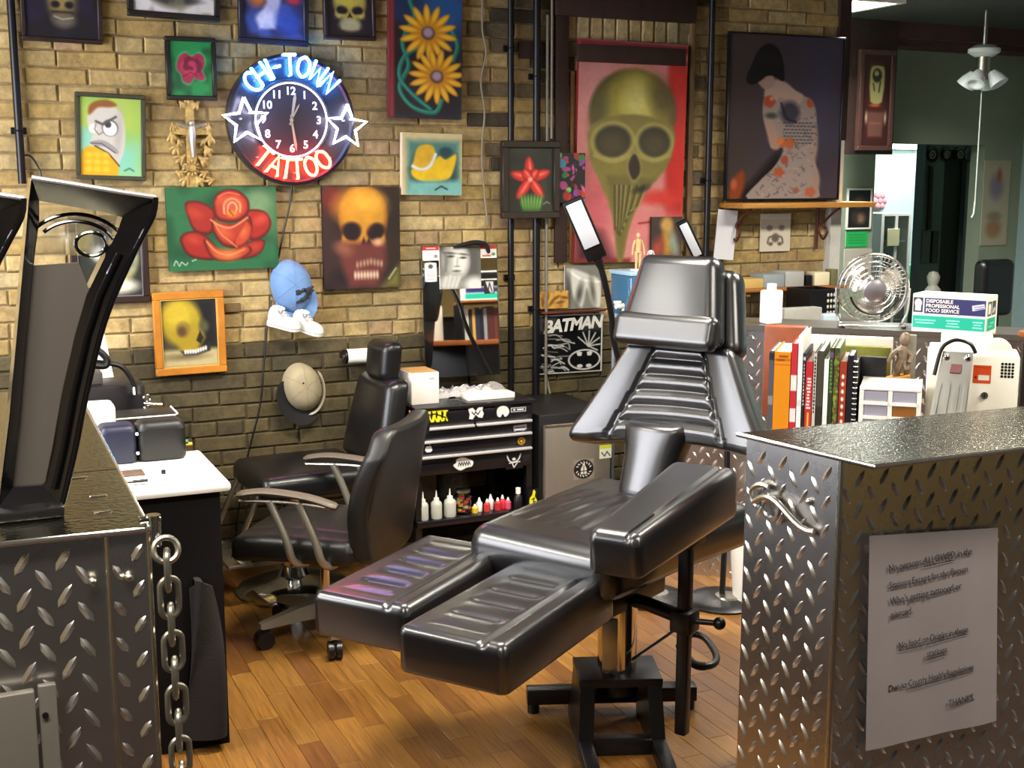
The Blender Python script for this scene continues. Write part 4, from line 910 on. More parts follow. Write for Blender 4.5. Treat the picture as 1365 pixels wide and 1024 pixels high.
def sneaker(cx, cy, ang, label, dy=0.0):
    q = ony(cx, cy, WY - .06); t = thing('sneaker', label, 'shoe', (q.x, WY - .05 - dy, q.z - .045), group='white sneakers under the blue cap')
    M = Matrix.Translation((q.x, WY - .062 - dy, q.z)) @ Matrix.Rotation(R_(ang), 4, 'Y') @ Matrix.Rotation(R_(-38), 4, 'Z') @ Matrix.Rotation(R_(22), 4, 'X') @ Matrix.Scale(.92, 4)
    out = smooth_pts([(-.066, -.022), (-.03, -.023), (.02, -.027), (.05, -.025), (.068, -.010), (.068, .010), (.05, .025), (.02, .027), (-.03, .023), (-.066, .022), (-.074, 0)], 4, True); n = len(out)
    def loft(levels, nm, mt, par, cap=True):
        vs = []; fs = []
        for (k, z, sh) in levels: vs += [M @ Vector((x * k + sh + (0 if k == 1 else 0), y * k, z(x) if callable(z) else z)) for x, y in out]
        for i in range(len(levels) - 1): fs += [(i * n + j, i * n + (j + 1) % n, (i + 1) * n + (j + 1) % n, (i + 1) * n + j) for j in range(n)]
        fs += [tuple(range(n - 1, -1, -1)), tuple((len(levels) - 1) * n + j for j in range(n))]
        return MB().add(vs, fs).part(nm, mt, par)
    sole = loft([(1.03, -.016, 0), (1.05, -.008, 0), (1.03, .004, 0)], 'sole', m_rub, t)
    hgt = lambda k: (lambda x: .004 + k * (.026 + .040 * max(0, min(1, (.015 - x) / .05)) ** 1.2))
    loft([(1.0, .003, 0), (.99, hgt(.35), 0), (.92, hgt(.7), -.002), (.78, hgt(.92), -.006), (.55, hgt(1.0), -.014)], 'upper', m_canv, t)
    MB().tube([M @ Vector((x * 1.045, y * 1.045, -.004)) for x, y in out], .0013, 5, closed=True).part('stripe', mat('grey_stripe', '8a8a90', .6), sole)
    MB().ball(M @ Vector((.047, 0, .008)), .022, .023, .019, 14, 8, M.to_3x3()).part('toe_cap', m_rub, t)
    MB().tube([M @ Vector((-.03 + .026 * math.cos(a), .013 * math.sin(a), .068)) for a in np.linspace(0, 2 * pi, 18)[:-1]], .004, 6, closed=True).part('collar', m_canv, t)
    for k in range(4):
        x = .022 - k * .012; z = .034 + k * .0095; MB().tube([M @ Vector((x, -.016, z - .006)), M @ Vector((x - .002, 0, z + .002)), M @ Vector((x, .016, z - .006))], .0026, 6).part('lace', m_lace, t)
sneaker(379, 432, 14, 'white sneaker hanging on the bricks, the one touching the black cable'); sneaker(409, 437, 18, 'white sneaker hanging on the bricks, the one away from the cable', .012)
a, b = ony(462, 475, WY - .07), ony(527, 472, WY - .07); zc = (a.z + b.z) / 2
t = thing('paper_towel_holder', 'white paper towel roll on a wall bracket above the barber chair', 'paper towel', ((a.x + b.x) / 2, WY - .07, zc - .03))
MB().cyl((a.x, WY - .07, zc), (b.x, WY - .07, zc), .030, n=24).part('paper_roll', mat('paper_towel', 'f0ece4', .9, bump=.3, bscale=200), t)
for x, s_ in ((a.x, -1), (b.x, 1)):
    g = MB().cyl((x + s_ * .002, WY - .07, zc), (x + s_ * .012, WY - .07, zc), .030, n=20).rbox(min(x + s_ * .004, x + s_ * .012), max(x + s_ * .004, x + s_ * .012), WY - .07, WY - .008, zc - .012, zc + .012, .002); e_ = g.part('end_bracket', m_plastic, t)
    MB().lathe([(.001, .0), (.012, 0), (.012, .003), (.001, .006)], 16, Matrix.Translation((x + s_ * .012, WY - .07, zc)) @ Matrix.Rotation(s_ * pi / 2, 4, 'Y')).part('end_cap', m_chrome, e_)
# ================================================================== the tattoo chair
m_pad = mat('black_vinyl', '131214', 0.36, bump=0.06, bscale=260, coat=1.0, rvar=0.05)
m_pad.node_tree.nodes['Principled BSDF'].inputs['Coat Roughness'].default_value = 0.24
m_frame = mat('black_powder_coat', '121012', 0.38)
TA = math.atan2(-.47, -.88)
tc = thing('tattoo_chair', 'black padded tattoo chair with split leg rests and channelled back', 'tattoo chair', (1.63, 2.90, 0), TA)
def pl(x, y, z): return Vector((x, y, z))
def rotpad(cx, cy, z, rz, tilt=0.0):
    M = Matrix.Translation((cx, cy, z)) @ Matrix.Rotation(rz, 4, 'Z') @ Matrix.Rotation(tilt, 4, 'Y')
    return lambda x, y, zz: tuple(M @ Vector((x, y, zz)))
def leg_hf(u, v):
    # long side borders, five cross channels in the sunken middle
    h = 0.0
    if abs(u) < .80 and -.62 < v < .42:
        k = (u + .80) / 1.6 * 5; h = -.010 + .012 * abs(math.sin(pi * k)) ** .45
        e = min((.80 - abs(u)) / .06, (v + .62) / .12, (.42 - v) / .12, 1); h *= e
    if .50 < v < .62: h -= .008 * math.sin(pi * (v - .50) / .12)
    if v >= .62: h += .006
    return h
hpad(.535, .285, .115, .022, leg_hf, 90, 44, rotpad(.476, -.300, .54, R_(8.5), R_(1.5))).part('leg_rest', m_pad, tc, local=True, smooth=60)
hpad(.550, .295, .115, .022, leg_hf, 90, 44, rotpad(.510, .035, .535, R_(6.5), R_(1.5))).part('leg_rest', m_pad, tc, local=True, smooth=60)
def seat_hf(u, v):
    h = 0.012 * (1 - u * u)
    if -.4 < u < .62 and abs(v) < .72: h += .006 * abs(math.sin((v * (1.0 - .25 * u)) * 14)) ** .6 - .004
    return h
def seat_warp(x, y, z):
    k = 1.0 + .16 * max(0, -x / .36) - .04 * max(0, x / .36)
    return (-.05 + x, -.045 + y * k, .62 + z)
hpad(.72, .49, .13, .05, seat_hf, 60, 60, seat_warp).part('seat', m_pad, tc, local=True, smooth=60)
# back: leaning plane
tb_ = Vector((-.3, 0, 1)).normalized(); nb_ = Vector((1, 0, .3)).normalized()
def bp(zz, lat, out): return Vector((-.05 - .3 * zz, lat, zz)) + nb_ * out
def back_hf(u, v):
    h = -0.006 * (1 - abs(v)) + (.006 * math.sin(pi * (abs(v) - .5) / .5) if abs(v) > .5 else 0)
    hw = .50 - .06 * u
    if abs(v) < hw and u > -.92:
        k = (u + .92) / 1.92 * 6; h += .011 * abs(math.sin(pi * k)) ** .9 - .004
        h *= min(1, (hw - abs(v)) / .05)
    if hw <= abs(v) < hw + .05: h -= .006
    return h
def back_warp(x, y, z):
    t = (x + .16) / .32; u = y / .35
    half = .352 - .185 * max(0, t) ** .9
    if t < .12: half -= .02 * (1 - t / .12)
    zz = .765 + .30 * t + .022 * (1 - t) * max(0, 1 - (abs(u) / .8) ** 2)
    zz += .045 * (1 - t) * u * .4
    return tuple(bp(zz, -.012 + u * half, z + .03 * abs(u) ** 2 * (1 - .5 * t)))
hpad(.32, .70, .085, .026, back_hf, 80, 80, back_warp).part('backrest', m_pad, tc, local=True, smooth=60)
def stem_warp(x, y, z):
    t = (x + .13) / .26; return tuple(bp(.60 + .24 * t, -.060 + y * (.98 + .15 * t + 1.1 * max(0, t - .45) ** 2) + .012 * t, z + .010))
hpad(.26, .17, .075, .03, lambda u, v: .022 * (1 - v * v), 20, 24, stem_warp).part('back_stem', m_pad, tc, local=True)
def head_warp(x, y, z):
    t = (x + .13) / .26; half = .172 - .047 * t
    return tuple(bp(1.055 + .255 * t, -.035 + y / .16 * half, z + .065))
hpad(.26, .32, .075, .03, lambda u, v: .012 * (1 - v * v), 40, 40, head_warp).part('headrest', m_pad, tc, local=True, smooth=60)
def hb_warp(x, y, z):
    t = (x + .12) / .24; half = .185 - .055 * t
    return tuple(bp(1.045 + .245 * t, -.01 + y / .16 * half, z - .012))
hpad(.24, .32, .075, .03, None, 20, 20, hb_warp).part('headrest_back', m_pad, tc, local=True, smooth=60)
def lip_warp(x, y, z): return tuple(bp(1.09 + x, -.035 + y, z + .084))
hpad(.095, .338, .05, .022, None, 10, 30, lip_warp).part('headrest_roll', m_pad, tc, local=True)
# arm rest with its post
Ma = Matrix.Translation((.185, .262, .765)) @ Matrix.Rotation(R_(8), 4, 'Z') @ Matrix.Rotation(R_(4.5), 4, 'Y')
def arm_warp(x, y, z):
    k = 1.0 + .18 * (-x / .29)
    return tuple(Ma @ Vector((x, y * k, z * (1.0 if z > -.03 else 1.0 - .12 * (x / .29)))))
hpad(.60, .165, .125, .028, lambda u, v: -.006 if .45 < v < .58 else 0.0, 50, 30, arm_warp).part('armrest', m_pad, tc, local=True, smooth=60)
px_, py_ = .035, .250
po = MB().rbox(px_ - .016, px_ + .016, py_ - .016, py_ + .016, .07, .66, .004).part('armrest_post', m_frame, tc, local=True)
MB().rbox(px_ - .03, px_ + .03, py_ - .03, py_ + .03, .36, .42, .005).part('clamp', m_frame, po, local=True)
MB().cyl((px_, py_, .39), (px_ - .03, py_ + .075, .39), .008, n=10).ball((px_ - .034, py_ + .085, .39), .017).part('clamp_knob', m_plastic, po, local=True)
MB().rbox(px_ - .045, px_ + .045, py_ - .035, py_ + .035, .60, .655, .006).part('armrest_bracket', m_frame, po, local=True)
MB().tube([(0, .0, .40), (.01, .12, .40), (px_, py_, .395)], .020, 10).part('support_arm', m_frame, tc, local=True)
# undercarriage (world aligned with the floor base)
MB().rbox(-.30, .22, -.17, .10, .44, .50, .01).part('seat_frame', m_frame, tc, local=True)
MB().rbox(-.16, .16, -.13, .08, .38, .44, .01).part('tilt_mechanism', m_frame, tc, local=True)
for yy in (-.32, .03): MB().rbox(.10, .62, yy - .015, yy + .015, .405, .43, .004).part('leg_rest_bar', m_frame, tc, local=True)
MB().rbox(-.43, -.37, -.11, -.03, .40, .80, .01).part('back_bracket', m_frame, tc, local=True)
BR = Matrix.Translation((1.625, 2.86, 0)) @ Matrix.Rotation(R_(-21), 4, 'Z')
MB().rbox(-.115, .115, -.085, .085, .175, .20, .003, M=BR).part('base_plate', m_frame, tc)
for s_ in (-1, 1):
    x0, x1 = sorted((s_ * .112, s_ * .072)); g = MB()
    vs = [BR @ Vector(p) for p in ((x0, -.085, .18), (x1, -.085, .18), (x1, .085, .18), (x0, .085, .18), (x0 + s_ * .008, -.13, 0), (x1 + s_ * .008, -.13, 0), (x1 + s_ * .008, .14, 0), (x0 + s_ * .008, .14, 0))]
    g.add(vs, [(0, 1, 2, 3), (4, 7, 6, 5), (0, 4, 5, 1), (1, 5, 6, 2), (2, 6, 7, 3), (3, 7, 4, 0)]); g.part('side_plate', m_frame, tc, smooth=0)
MB().rbox(-.08, .08, -.13, -.09, .0, .045, .003, M=BR).part('front_bar', m_frame, tc)
cb = MB().rbox(-.24, .26, .14, .19, .03, .075, .004, M=BR).part('cross_bar', m_frame, tc)
for x in (-.22, .24): MB().cyl(BR @ Vector((x, .165, 0)), BR @ Vector((x, .165, .03)), .018, n=12).part('foot', m_plastic, cb)
for s_ in (-1, 1): MB().rbox(s_ * .1 - .02, s_ * .1 + .02, -.62, .15, .0, .04, .004, M=BR).part('floor_beam', m_frame, tc)
col_ = MB().cyl(BR @ Vector((0, 0, .15)), BR @ Vector((0, 0, .40)), .055, n=28).part('column', m_chrome, tc)
MB().lathe([(.001, 0), (.058, 0), (.060, .01), (.060, .045), (.056, .05), (.001, .05)], 28, BR @ Matrix.Translation((0, 0, .135))).part('column_collar', m_plastic, col_)
MB().rbox(-.05, -.008, -.062, -.053, .21, .36, .002, M=BR).part('column_cover', m_steel, col_)
lv = [onz(842, 880, .25), onz(868, 862, .27), onz(897, 842, .29)]
MB().tube(lv, .005, 8).part('lever', m_chrome, tc)
lp = smooth_pts([tuple(onz(x, y, .14)) for x, y in ((905, 862), (922, 846), (941, 852), (955, 875), (948, 887), (926, 886), (910, 868))], 5)
hd = MB().tube([Vector(p) for p in lp], .011, 10).part('pump_handle', m_frame, tc)
MB().tube([Vector(p) for p in lp[22:31]], .0125, 10).part('rubber_grip', mat('black_rubber', '1c1b1c', .7), hd)

# ================================================================== office chair seen from behind
OF = Vector((-.78, .62, 0)).normalized(); oa = math.atan2(OF.y, OF.x)
oc = thing('office_chair', 'black leather office chair with a silver star base facing the white desk', 'office chair', (1.10, 3.95, 0), oa)
m_sil = mat('silver_painted_metal', '9d978a', .38, .75)
m_ol = mat('office_leather', '1b1a19', .38, bump=.1, bscale=300)
base_rot = R_(189) - oa
for k in range(5):
    a = base_rot + k * 2 * pi / 5; ca, sa = math.cos(a), math.sin(a)
    g = MB(); q = [(0.03, .026, .075, .13), (.11, .024, .075, .118), (.225, .018, .07, .092), (.24, .014, .07, .088)]
    vs = []; 
    for r, hw, z0, z1 in q: vs += [(r * ca - hw * s_ * sa, r * sa + hw * s_ * ca, z) for s_, z in ((-1, z0), (1, z0), (.7, z1), (-.7, z1))]
    fs = [(0, 3, 2, 1), (12, 13, 14, 15)] + [(i * 4 + j, i * 4 + (j + 1) % 4, i * 4 + 4 + (j + 1) % 4, i * 4 + 4 + j) for i in range(3) for j in range(4)]
    lg = g.add(vs, fs).part('base_leg', m_sil, oc, local=True, smooth=30)
    cx, cy = .226 * ca, .226 * sa; g = MB()
    for s_ in (-1, 1): g.cyl((cx + s_ * .004 * -sa, cy + s_ * .004 * ca, .03), (cx + s_ * .022 * -sa, cy + s_ * .022 * ca, .03), .030, n=18)
    g.cyl((cx, cy, .03), (cx, cy, .075), .009, n=8).box(-.02, .02, -.006, .006, .03, .062, Matrix.Translation((cx, cy, 0)) @ Matrix.Rotation(a, 4, 'Z')).part('caster', m_plastic, lg, local=True)
MB().cyl((0, 0, .07), (0, 0, .16), .032, .030, n=20).cyl((0, 0, .16), (0, 0, .31), .016, n=16).part('gas_lift', m_chrome, oc, local=True)
MB().rbox(-.10, .08, -.07, .07, .275, .325, .01).part('seat_mechanism', m_plastic, oc, local=True)
hpad(.44, .46, .085, .035, lambda u, v: .012 * (1 - u * u) * (1 - v * v) - .006 * (1 if .55 < abs(v) < .6 else 0), 40, 40, lambda x, y, z: (x + .02, y, .405 + z + (.0 if x < .1 else -.10 * (x - .1)))).part('seat', m_ol, oc, local=True, smooth=60)
def ob_warp(x, y, z):
    t = (x + .24) / .48; lean = -.205 - .07 * t + .035 * math.sin(pi * min(1, t * 1.2)); half = .80 + .25 * math.sin(pi * (.15 + .6 * t)) - (.18 * max(0, t - .8) / .2)
    return (lean + z + .03 * (y / .23) ** 2, y * half, .325 + .445 * t)
ob = hpad(.48, .46, .075, .032, lambda u, v: .010 * (1 - v * v) - .006 * (1 if .68 < abs(v) < .74 else 0), 40, 40, ob_warp).part('backrest', m_ol, oc, local=True, smooth=60)
pp = []
for k in range(48):
    a = 2 * pi * k / 48; c, s_ = math.cos(a), math.sin(a); x = .225 * math.copysign(abs(c) ** .45, c); y = .212 * math.copysign(abs(s_) ** .45, s_); pp.append(Vector(ob_warp(x, y, -.010)))
MB().tube(pp, .0035, 6, closed=True).part('piping', mat('grey_piping', '55524c', .5), ob, local=True)
for s_ in (-1, 1):
    y = s_ * .265
    ar = MB().tube([Vector(p) for p in smooth_pts([(-.16, y, .53), (-.06, y, .555), (.08, y, .565), (.18, y, .55)], 5)], [.014] + [.022] * 14 + [.012], 10, flat=.55).part('arm_pad', mat('brown_grey_arm_pad', '5b5145', .45), oc, local=True)
    MB().tube([Vector(p) for p in smooth_pts([(-.15, y, .525), (.0, y, .535), (.175, y, .53)], 4)], .006, 8).part('arm_trim', m_steel, ar, local=True)
    for x0, x1 in ((-.03, -.10), (.07, .0)):
        MB().tube([Vector(p) for p in smooth_pts([(x0, y, .535), (x1 + .02, y, .42), (x1, y * .97, .345), (x1 - .01, y * .75, .315), (x1 - .01, y * .3, .31)], 5)], .013, 10).part('arm_tube', m_sil, oc, local=True)

# ================================================================== barber chair against the wall
bc = thing('barber_chair', 'black barber chair with headrest and chrome foot rest against the painted bricks', 'barber chair', (1.12, 4.46, 0), R_(183))
MB().lathe([(.001, 0), (.215, 0), (.218, .012), (.20, .028), (.12, .05), (.06, .065), (.045, .10), (.001, .10)], 40).part('round_base', m_chrome, bc, local=True)
MB().cyl((0, 0, .09), (0, 0, .40), .04, n=20).part('column', m_chrome, bc, local=True)
hpad(.44, .42, .085, .036, lambda u, v: .014 * (1 - u * u) * (1 - v * v), 30, 30, lambda x, y, z: (x - .05, y, .49 + z)).part('seat', m_leather, bc, local=True, smooth=60)
def bb_warp(x, y, z):
    t = (x + .18) / .36; return (-.265 - .075 * t + z, y * (1 - .18 * t * t), .47 + .33 * t)
hpad(.36, .40, .085, .035, lambda u, v: .015 * (1 - v * v), 30, 30, bb_warp).part('backrest', m_leather, bc, local=True, smooth=60)
hpad(.15, .20, .075, .03, lambda u, v: .008 * (1 - v * v), 16, 20, lambda x, y, z: (-.335 - .1 * (x + .075) + z, y, .86 + x)).part('headrest', m_leather, bc, local=True, smooth=60)
MB().cyl((-.36, -.03, .74), (-.375, -.03, .83), .007, n=8).cyl((-.36, .03, .74), (-.375, .03, .83), .007, n=8).part('headrest_rod', m_chrome, bc, local=True)
fr = MB()
for s_ in (-1, 1): MB().tube([Vector((.15, s_ * .14, .45)), Vector((.265, s_ * .145, .205)), Vector((.21, s_ * .145, .165))], .011, 8).part('foot_rest_tube', m_steel, bc, local=True)
MB().rbox(.20, .29, -.17, .17, .165, .18, .004).part('foot_plate', m_steel, bc, local=True)
# ================================================================== tool chest and what stands on and under it
m_chest = mat('black_chest_enamel', '121116', .3, coat=.3)
X0, X1, YF, YB = 1.565, 2.055, 4.30, 4.74; ZT, ZB_ = .693, .425
ct = thing('tool_chest', 'black wheeled tool chest with silver drawer pulls and stickers', 'tool chest', ((X0 + X1) / 2, (YF + YB) / 2, 0))
MB().rbox(X0, X1, YF + .015, YB, ZB_, ZT - .012, .004).part('body', m_chest, ct)
MB().rbox(X0 - .006, X1 + .006, YF - .004, YB + .004, ZT - .014, ZT, .004).part('lid', m_chest, ct)
for x in (X0 + .012, X1 - .012):
    for y in (YF + .03, YB - .03): MB().box(x - .012, x + .012, y - .012, y + .012, .06, ZB_ + .01).part('corner_post', m_chest, ct)
MB().rbox(X0, X1, YF, YB, .225, .25, .004).part('lower_shelf', m_chest, ct)
for x in (X0 + .03, X1 - .03):
    for y in (YF + .04, YB - .04): MB().cyl((x - .012, y, .03), (x + .012, y, .03), .03, n=16).cyl((x, y, .03), (x, y, .065), .01, n=8).part('caster', m_plastic, ct)
zs = [ZT - .02, .605, .555, .495, ZB_ + .002]
m_pull = mat('aluminium_pull', 'd9d7da', .4, .6)
for i in range(4):
    if i == 0: spans = ((X0 + .012, (X0 + X1) / 2 - .01), ((X0 + X1) / 2 - .006, X1 - .012))
    else: spans = ((X0 + .012, X1 - .012),)
    for a, b in spans:
        d = MB().rbox(a, b, YF, YF + .02, zs[i + 1] + .003, zs[i] - .003, .002).part('drawer', m_chest, ct)
        if i < 3: MB().rbox(a + .002, b - .002, YF - .018, YF - .001, zs[i + 1] + .001, zs[i + 1] + .012, .004).part('drawer_pull', m_pull, d)
def sticker(parent, art, px, Y, nm='sticker'):
    x0, y0, x1, y1 = px; xm, ym = (x0 + x1) / 2, (y0 + y1) / 2
    L, Rr, T, B = ony(x0, ym, Y).x, ony(x1, ym, Y).x, ony(xm, y0, Y).z, ony(xm, y1, Y).z
    MB().box(L, Rr, Y - .0004, Y + .0004, B, T).part(nm + '_backing', m_chest, parent) if False else None
    return art.grid(nm, (L, Y - .0006, T), (Rr, Y - .0006, T), (L, Y - .0006, B), parent, .35, 'print_35')
bk = '121116'
A = Art(560, 543, 598, 564, bk, n=110)
for k, (x, w_) in enumerate(((563, 5), (570, 5), (577, 5), (584, 6), (591, 4))):
    A.line([(x, 546), (x + 2, 552), (x, 561)], w_ * .8, 'd9cf2a', .6); A.line([(x + 4, 545), (x + 2, 555), (x + 5, 562)], 2.2, 'd9cf2a', .6)
A.line([(562, 547), (574, 545), (596, 549)], 2.5, 'd9cf2a', .6); A.line([(564, 554), (580, 552), (594, 558)], 1.6, bk, .5)
sticker(ct, A, (560, 543, 598, 564), YF)
A = Art(623, 541, 645, 561, bk, n=80); A.poly([(624, 545), (630, 543), (634, 548), (638, 543), (644, 543), (643, 548), (645, 552), (643, 558), (638, 557), (634, 553), (630, 559), (625, 558), (626, 552)], 'd9d8d4', .5)
A.line([(629, 549), (632, 553), (634, 549), (637, 553), (640, 548)], 1.2, bk, .4); sticker(ct, A, (623, 541, 645, 561), YF)
A = Art(660, 540, 681, 557, bk, n=70); A.poly([(662, 548), (664, 543), (670, 541), (676, 543), (679, 549), (677, 554), (673, 556), (670, 552), (667, 556), (663, 554)], 'd6d5d0', .5, smooth=4); sticker(ct, A, (660, 540, 681, 557), YF)
A = Art(681, 543, 701, 549, 'b9b9bb', n=70); A.rect(682, 544, 700, 548, '2b2b30', .3); A.rect(684, 545, 687, 547, 'd0d0d0', .3); A.rect(689, 545, 698, 547, 'd0d0d0', .3); sticker(ct, A, (681, 543, 701, 549), YF)
A = Art(683, 565, 703, 576, bk, n=70); A.poly([(684, 567), (702, 566), (702, 573), (698, 575), (690, 574), (685, 575)], '9a9aa0', .5); A.line([(686, 570), (700, 570)], 1.2, bk, .4); A.line([(687, 572.5), (699, 572.5)], .8, 'dcdcdc', .3); sticker(ct, A, (683, 565, 703, 576), YF)
A = Art(689, 582, 701, 594, bk, n=50); A.ell(695, 588, 5.2, 5.2, 'a8842c', .5); A.ell(695, 588, 3, 3, '5a4518', .5); A.ell(695, 588, 1.5, 1.5, 'd6b04a', .5); sticker(ct, A, (689, 582, 701, 594), YF)
A = Art(565, 590, 578, 604, bk, n=50); A.ell(570, 599, 3.4, 4.2, 'd9d9da', .4); A.ell(573, 599, 3.4, 4.2, 'd9d9da', .4); A.ell(577.2, 597.5, 2, 2.2, bk, .3); A.ell(573, 592, 1, 2, 'd9d9da', .4, 25); sticker(ct, A, (565, 590, 578, 604), YF)
A = Art(603, 609, 632, 628, bk, n=100); A.poly([(604, 619), (608, 616), (608, 612), (616, 610), (626, 613), (631, 617), (629, 623), (622, 624), (614, 627), (608, 624)], 'dad9d6', .5, smooth=3); A.ell(616, 612, 6, 2.4, 'dad9d6', .5)
for k in range(5): A.line([(611 + k * 3.2, 621), (612 + k * 3.2, 616), (614 + k * 3.2, 620)], 1.0, bk, .35)
sticker(ct, A, (603, 609, 632, 628), YF)
A = Art(674, 605, 697, 625, bk, n=80); A.line([(676, 607), (679, 614), (685, 616), (691, 613), (694, 606)], 2.0, 'c9c9c9', .5, smooth=4); A.line([(679, 617), (693, 616)], 1.5, 'c9c9c9', .4); A.line([(683, 618), (685, 623), (689, 618)], 1.6, 'c9c9c9', .4); A.ell(685, 612, 2.5, 2, 'c9c9c9', .5); sticker(ct, A, (674, 605, 697, 625), YF)
A = Art(708, 541, 716, 556, bk, n=40); A.line([(714, 543), (710, 546), (709, 550), (714, 554)], 1.4, 'a9a9ae', .5, smooth=4)

ztop = ZT
a, b = ony(542, 540, 4.36), ony(584, 540, 4.36)
bx = thing('tissue_box', 'plain white cardboard box on the corner of the tool chest', 'box', ((a.x + b.x) / 2, 4.43, ztop))
MB().rbox(1.572, 1.685, 4.37, 4.52, ztop, ztop + .122, .003).part('carton', mat('white_card', 'e3dcd4', .7), bx)
MB().box(1.575, 1.682, 4.373, 4.517, ztop + .122, ztop + .1235).part('top_flap', mat('tan_card', 'b48a4c', .7), bx)
A = Art(0, 0, 30, 20, 'e3dcd4', n=30); A.rect(4, 4, 26, 14, 'b9b7b4', 1); A.line([(7, 8), (22, 8)], 1.5, '8a8a8c', .8)
A.grid('label_print', (1.64, 4.3694, ztop + .105), (1.672, 4.3694, ztop + .105), (1.64, 4.3694, ztop + .088), bx)
MB().rbox(1.80, 2.00, 4.36, 4.44, ztop, ztop + .022, .003).solo('white_box', m_white, 'flat white box at the front of the tool chest top', 'box')
rq = random.Random(12)
for k in range(6):
    x, y = 1.72 + .05 * k, 4.50 + .045 * (k % 2); g = MB(); n = 9; hs = [[rq.uniform(.004, .03) for _ in range(n)] for _ in range(6)]
    def f(u, v): return (x + (u - .5) * .13, y + (v - .5) * .10, ztop + .004 + hs[int(round(v * 5))][int(round(u * 8))] * (1 if 0 < u < 1 and 0 < v < 1 else .1))
    g.grid(f, 9, 6); base = list(g.v); g.add([(p[0], p[1], ztop + .001) for p in base], [tuple(reversed(q)) for q in g.f]); nn = 54
    ed = list(range(9)) + [j * 9 + 8 for j in range(1, 6)] + [45 + i for i in range(7, -1, -1)] + [j * 9 for j in range(4, 0, -1)]
    g.f += [(ed[i], ed[(i + 1) % len(ed)], nn + ed[(i + 1) % len(ed)], nn + ed[i]) for i in range(len(ed))]; g.mi += [0] * len(ed)
    g.solo('plastic_packet', mat('clear_wrap_%d' % (k % 2), ('b9b8b6', '8f8d8a')[k % 2], .2, coat=.3), ['crumpled silver packet beside the white carton', 'crumpled grey packet next to the silver one', 'crumpled silver packet in the middle of the packet pile', 'crumpled grey packet behind the flat white box',
           'crumpled silver packet touching the flat white box', 'crumpled grey packet nearest the black conduit pipes'][k], 'packet', 'packets on the tool chest', smooth=25)
# squeeze bottles and jars on the lower shelf
zs_ = .25
m_sq = mat('cloudy_plastic', 'cfcfc4', .35, trans=.25); m_liq = mat('ink_mix', 'd8d6cc', .4)
def squeeze(x, y, h, r, label):
    t = thing('squeeze_bottle', label, 'bottle', (x, y, zs_), group='squeeze bottles under the tool chest')
    MB().lathe([(.001, 0), (r * .95, 0), (r, .004), (r, h * .55), (r * .9, h * .64), (r * .5, h * .72), (.001, h * .72)], 20).part('body', m_sq, t, local=True)
    MB().lathe([(.001, h * .72), (r * .48, h * .72), (r * .46, h * .82), (.001, h * .82)], 16).part('cap', m_white, t, local=True)
    MB().lathe([(.001, h * .82), (.0045, h * .82), (.0015, h * 1.12), (.0005, h * 1.12)], 10).part('nozzle', m_white, t, local=True)
squeeze(1.545 + .055, 4.335, .098, .021, 'cloudy squeeze bottle closest to the office chair back'); squeeze(1.655, 4.335, .098, .022, 'cloudy squeeze bottle between two like it'); squeeze(1.713, 4.34, .098, .024, 'widest cloudy squeeze bottle beside the glass jar')
jr = thing('glass_jar', 'clear glass jar of colourful ink caps beside the squeeze bottles', 'jar', (1.775, 4.36, zs_))
m_glass = mat('clear_glass', 'f4f6f4', .05, trans=1.0, ior=1.45)
MB().lathe([(.001, 0), (.032, 0), (.034, .006), (.034, .07), (.028, .08), (.028, .086), (.001, .086)], 24).part('body', m_glass, jr, local=True)
MB().lathe([(.001, .086), (.03, .086), (.03, .096), (.001, .097)], 24).part('lid', m_steel, jr, local=True)
cols = ['c23a3a', 'd9b53a', 'c46a2a', 'e2ded6', 'a33a52', 'd8c24a']
for k in range(14):
    a_ = rq.uniform(0, 6.28); r_ = rq.uniform(0, .02); MB().cyl((r_ * math.cos(a_), r_ * math.sin(a_), .008 + .0045 * k), (r_ * math.cos(a_), r_ * math.sin(a_), .018 + .0045 * k), .008, n=8).part('ink_cap', mat('cap_' + cols[k % 6], cols[k % 6], .4), jr, local=True)
for k, (x, y, c, h) in enumerate(((1.82, 4.345, 'd9b53a', .035), (1.845, 4.36, 'e2ded6', .055), (1.872, 4.345, 'c23a3a', .05), (1.898, 4.37, 'd9d4cc', .06), (1.918, 4.345, 'b82f3a', .05), (1.945, 4.36, 'c8303c', .055), (1.965, 4.35, 'd6556a', .045))):
    t = thing('ink_bottle', ['short yellow', 'small white', 'small red', 'taller white', 'crimson', 'bright red', 'pink'][k] + ' ink bottle on the shelf under the tool chest', 'ink bottle', (x, y, zs_), group='ink bottles under the tool chest')
    MB().lathe([(.001, 0), (.0125, 0), (.013, .003), (.013, h * .6), (.006, h * .75), (.001, h * .75)], 14).part('body', mat('ink_' + c, c, .35), t, local=True)
    MB().lathe([(.001, h * .75), (.0065, h * .75), (.003, h), (.001, h)], 12).part('cap', m_white, t, local=True)
MB().lathe([(.001, 0), (.055, 0), (.075, .03), (.08, .09), (.06, .14), (.001, .145)], 24, Matrix.Translation((1.80, 4.55, zs_))).solo('glass_bowl', mat('smoky_glass', '8a8678', .1, trans=.7), 'upturned smoky glass bowl at the back of the chest shelf', 'bowl')
MB().rbox(1.62, 1.72, 4.5, 4.6, zs_, zs_ + .13, .004).solo('cardboard_box', mat('brown_box', '6a5a44', .7), 'small brown box at the back of the chest shelf', 'box')
g = thing('spray_bottle', 'dark bottle with a white cap below the chest corner', 'bottle', (2.0, 4.33, zs_))
MB().lathe([(.001, 0), (.018, 0), (.018, .05), (.008, .062), (.001, .062)], 16).part('body', m_plastic, g, local=True); MB().lathe([(.001, .062), (.010, .062), (.010, .085), (.001, .086)], 14).part('cap', m_white, g, local=True)
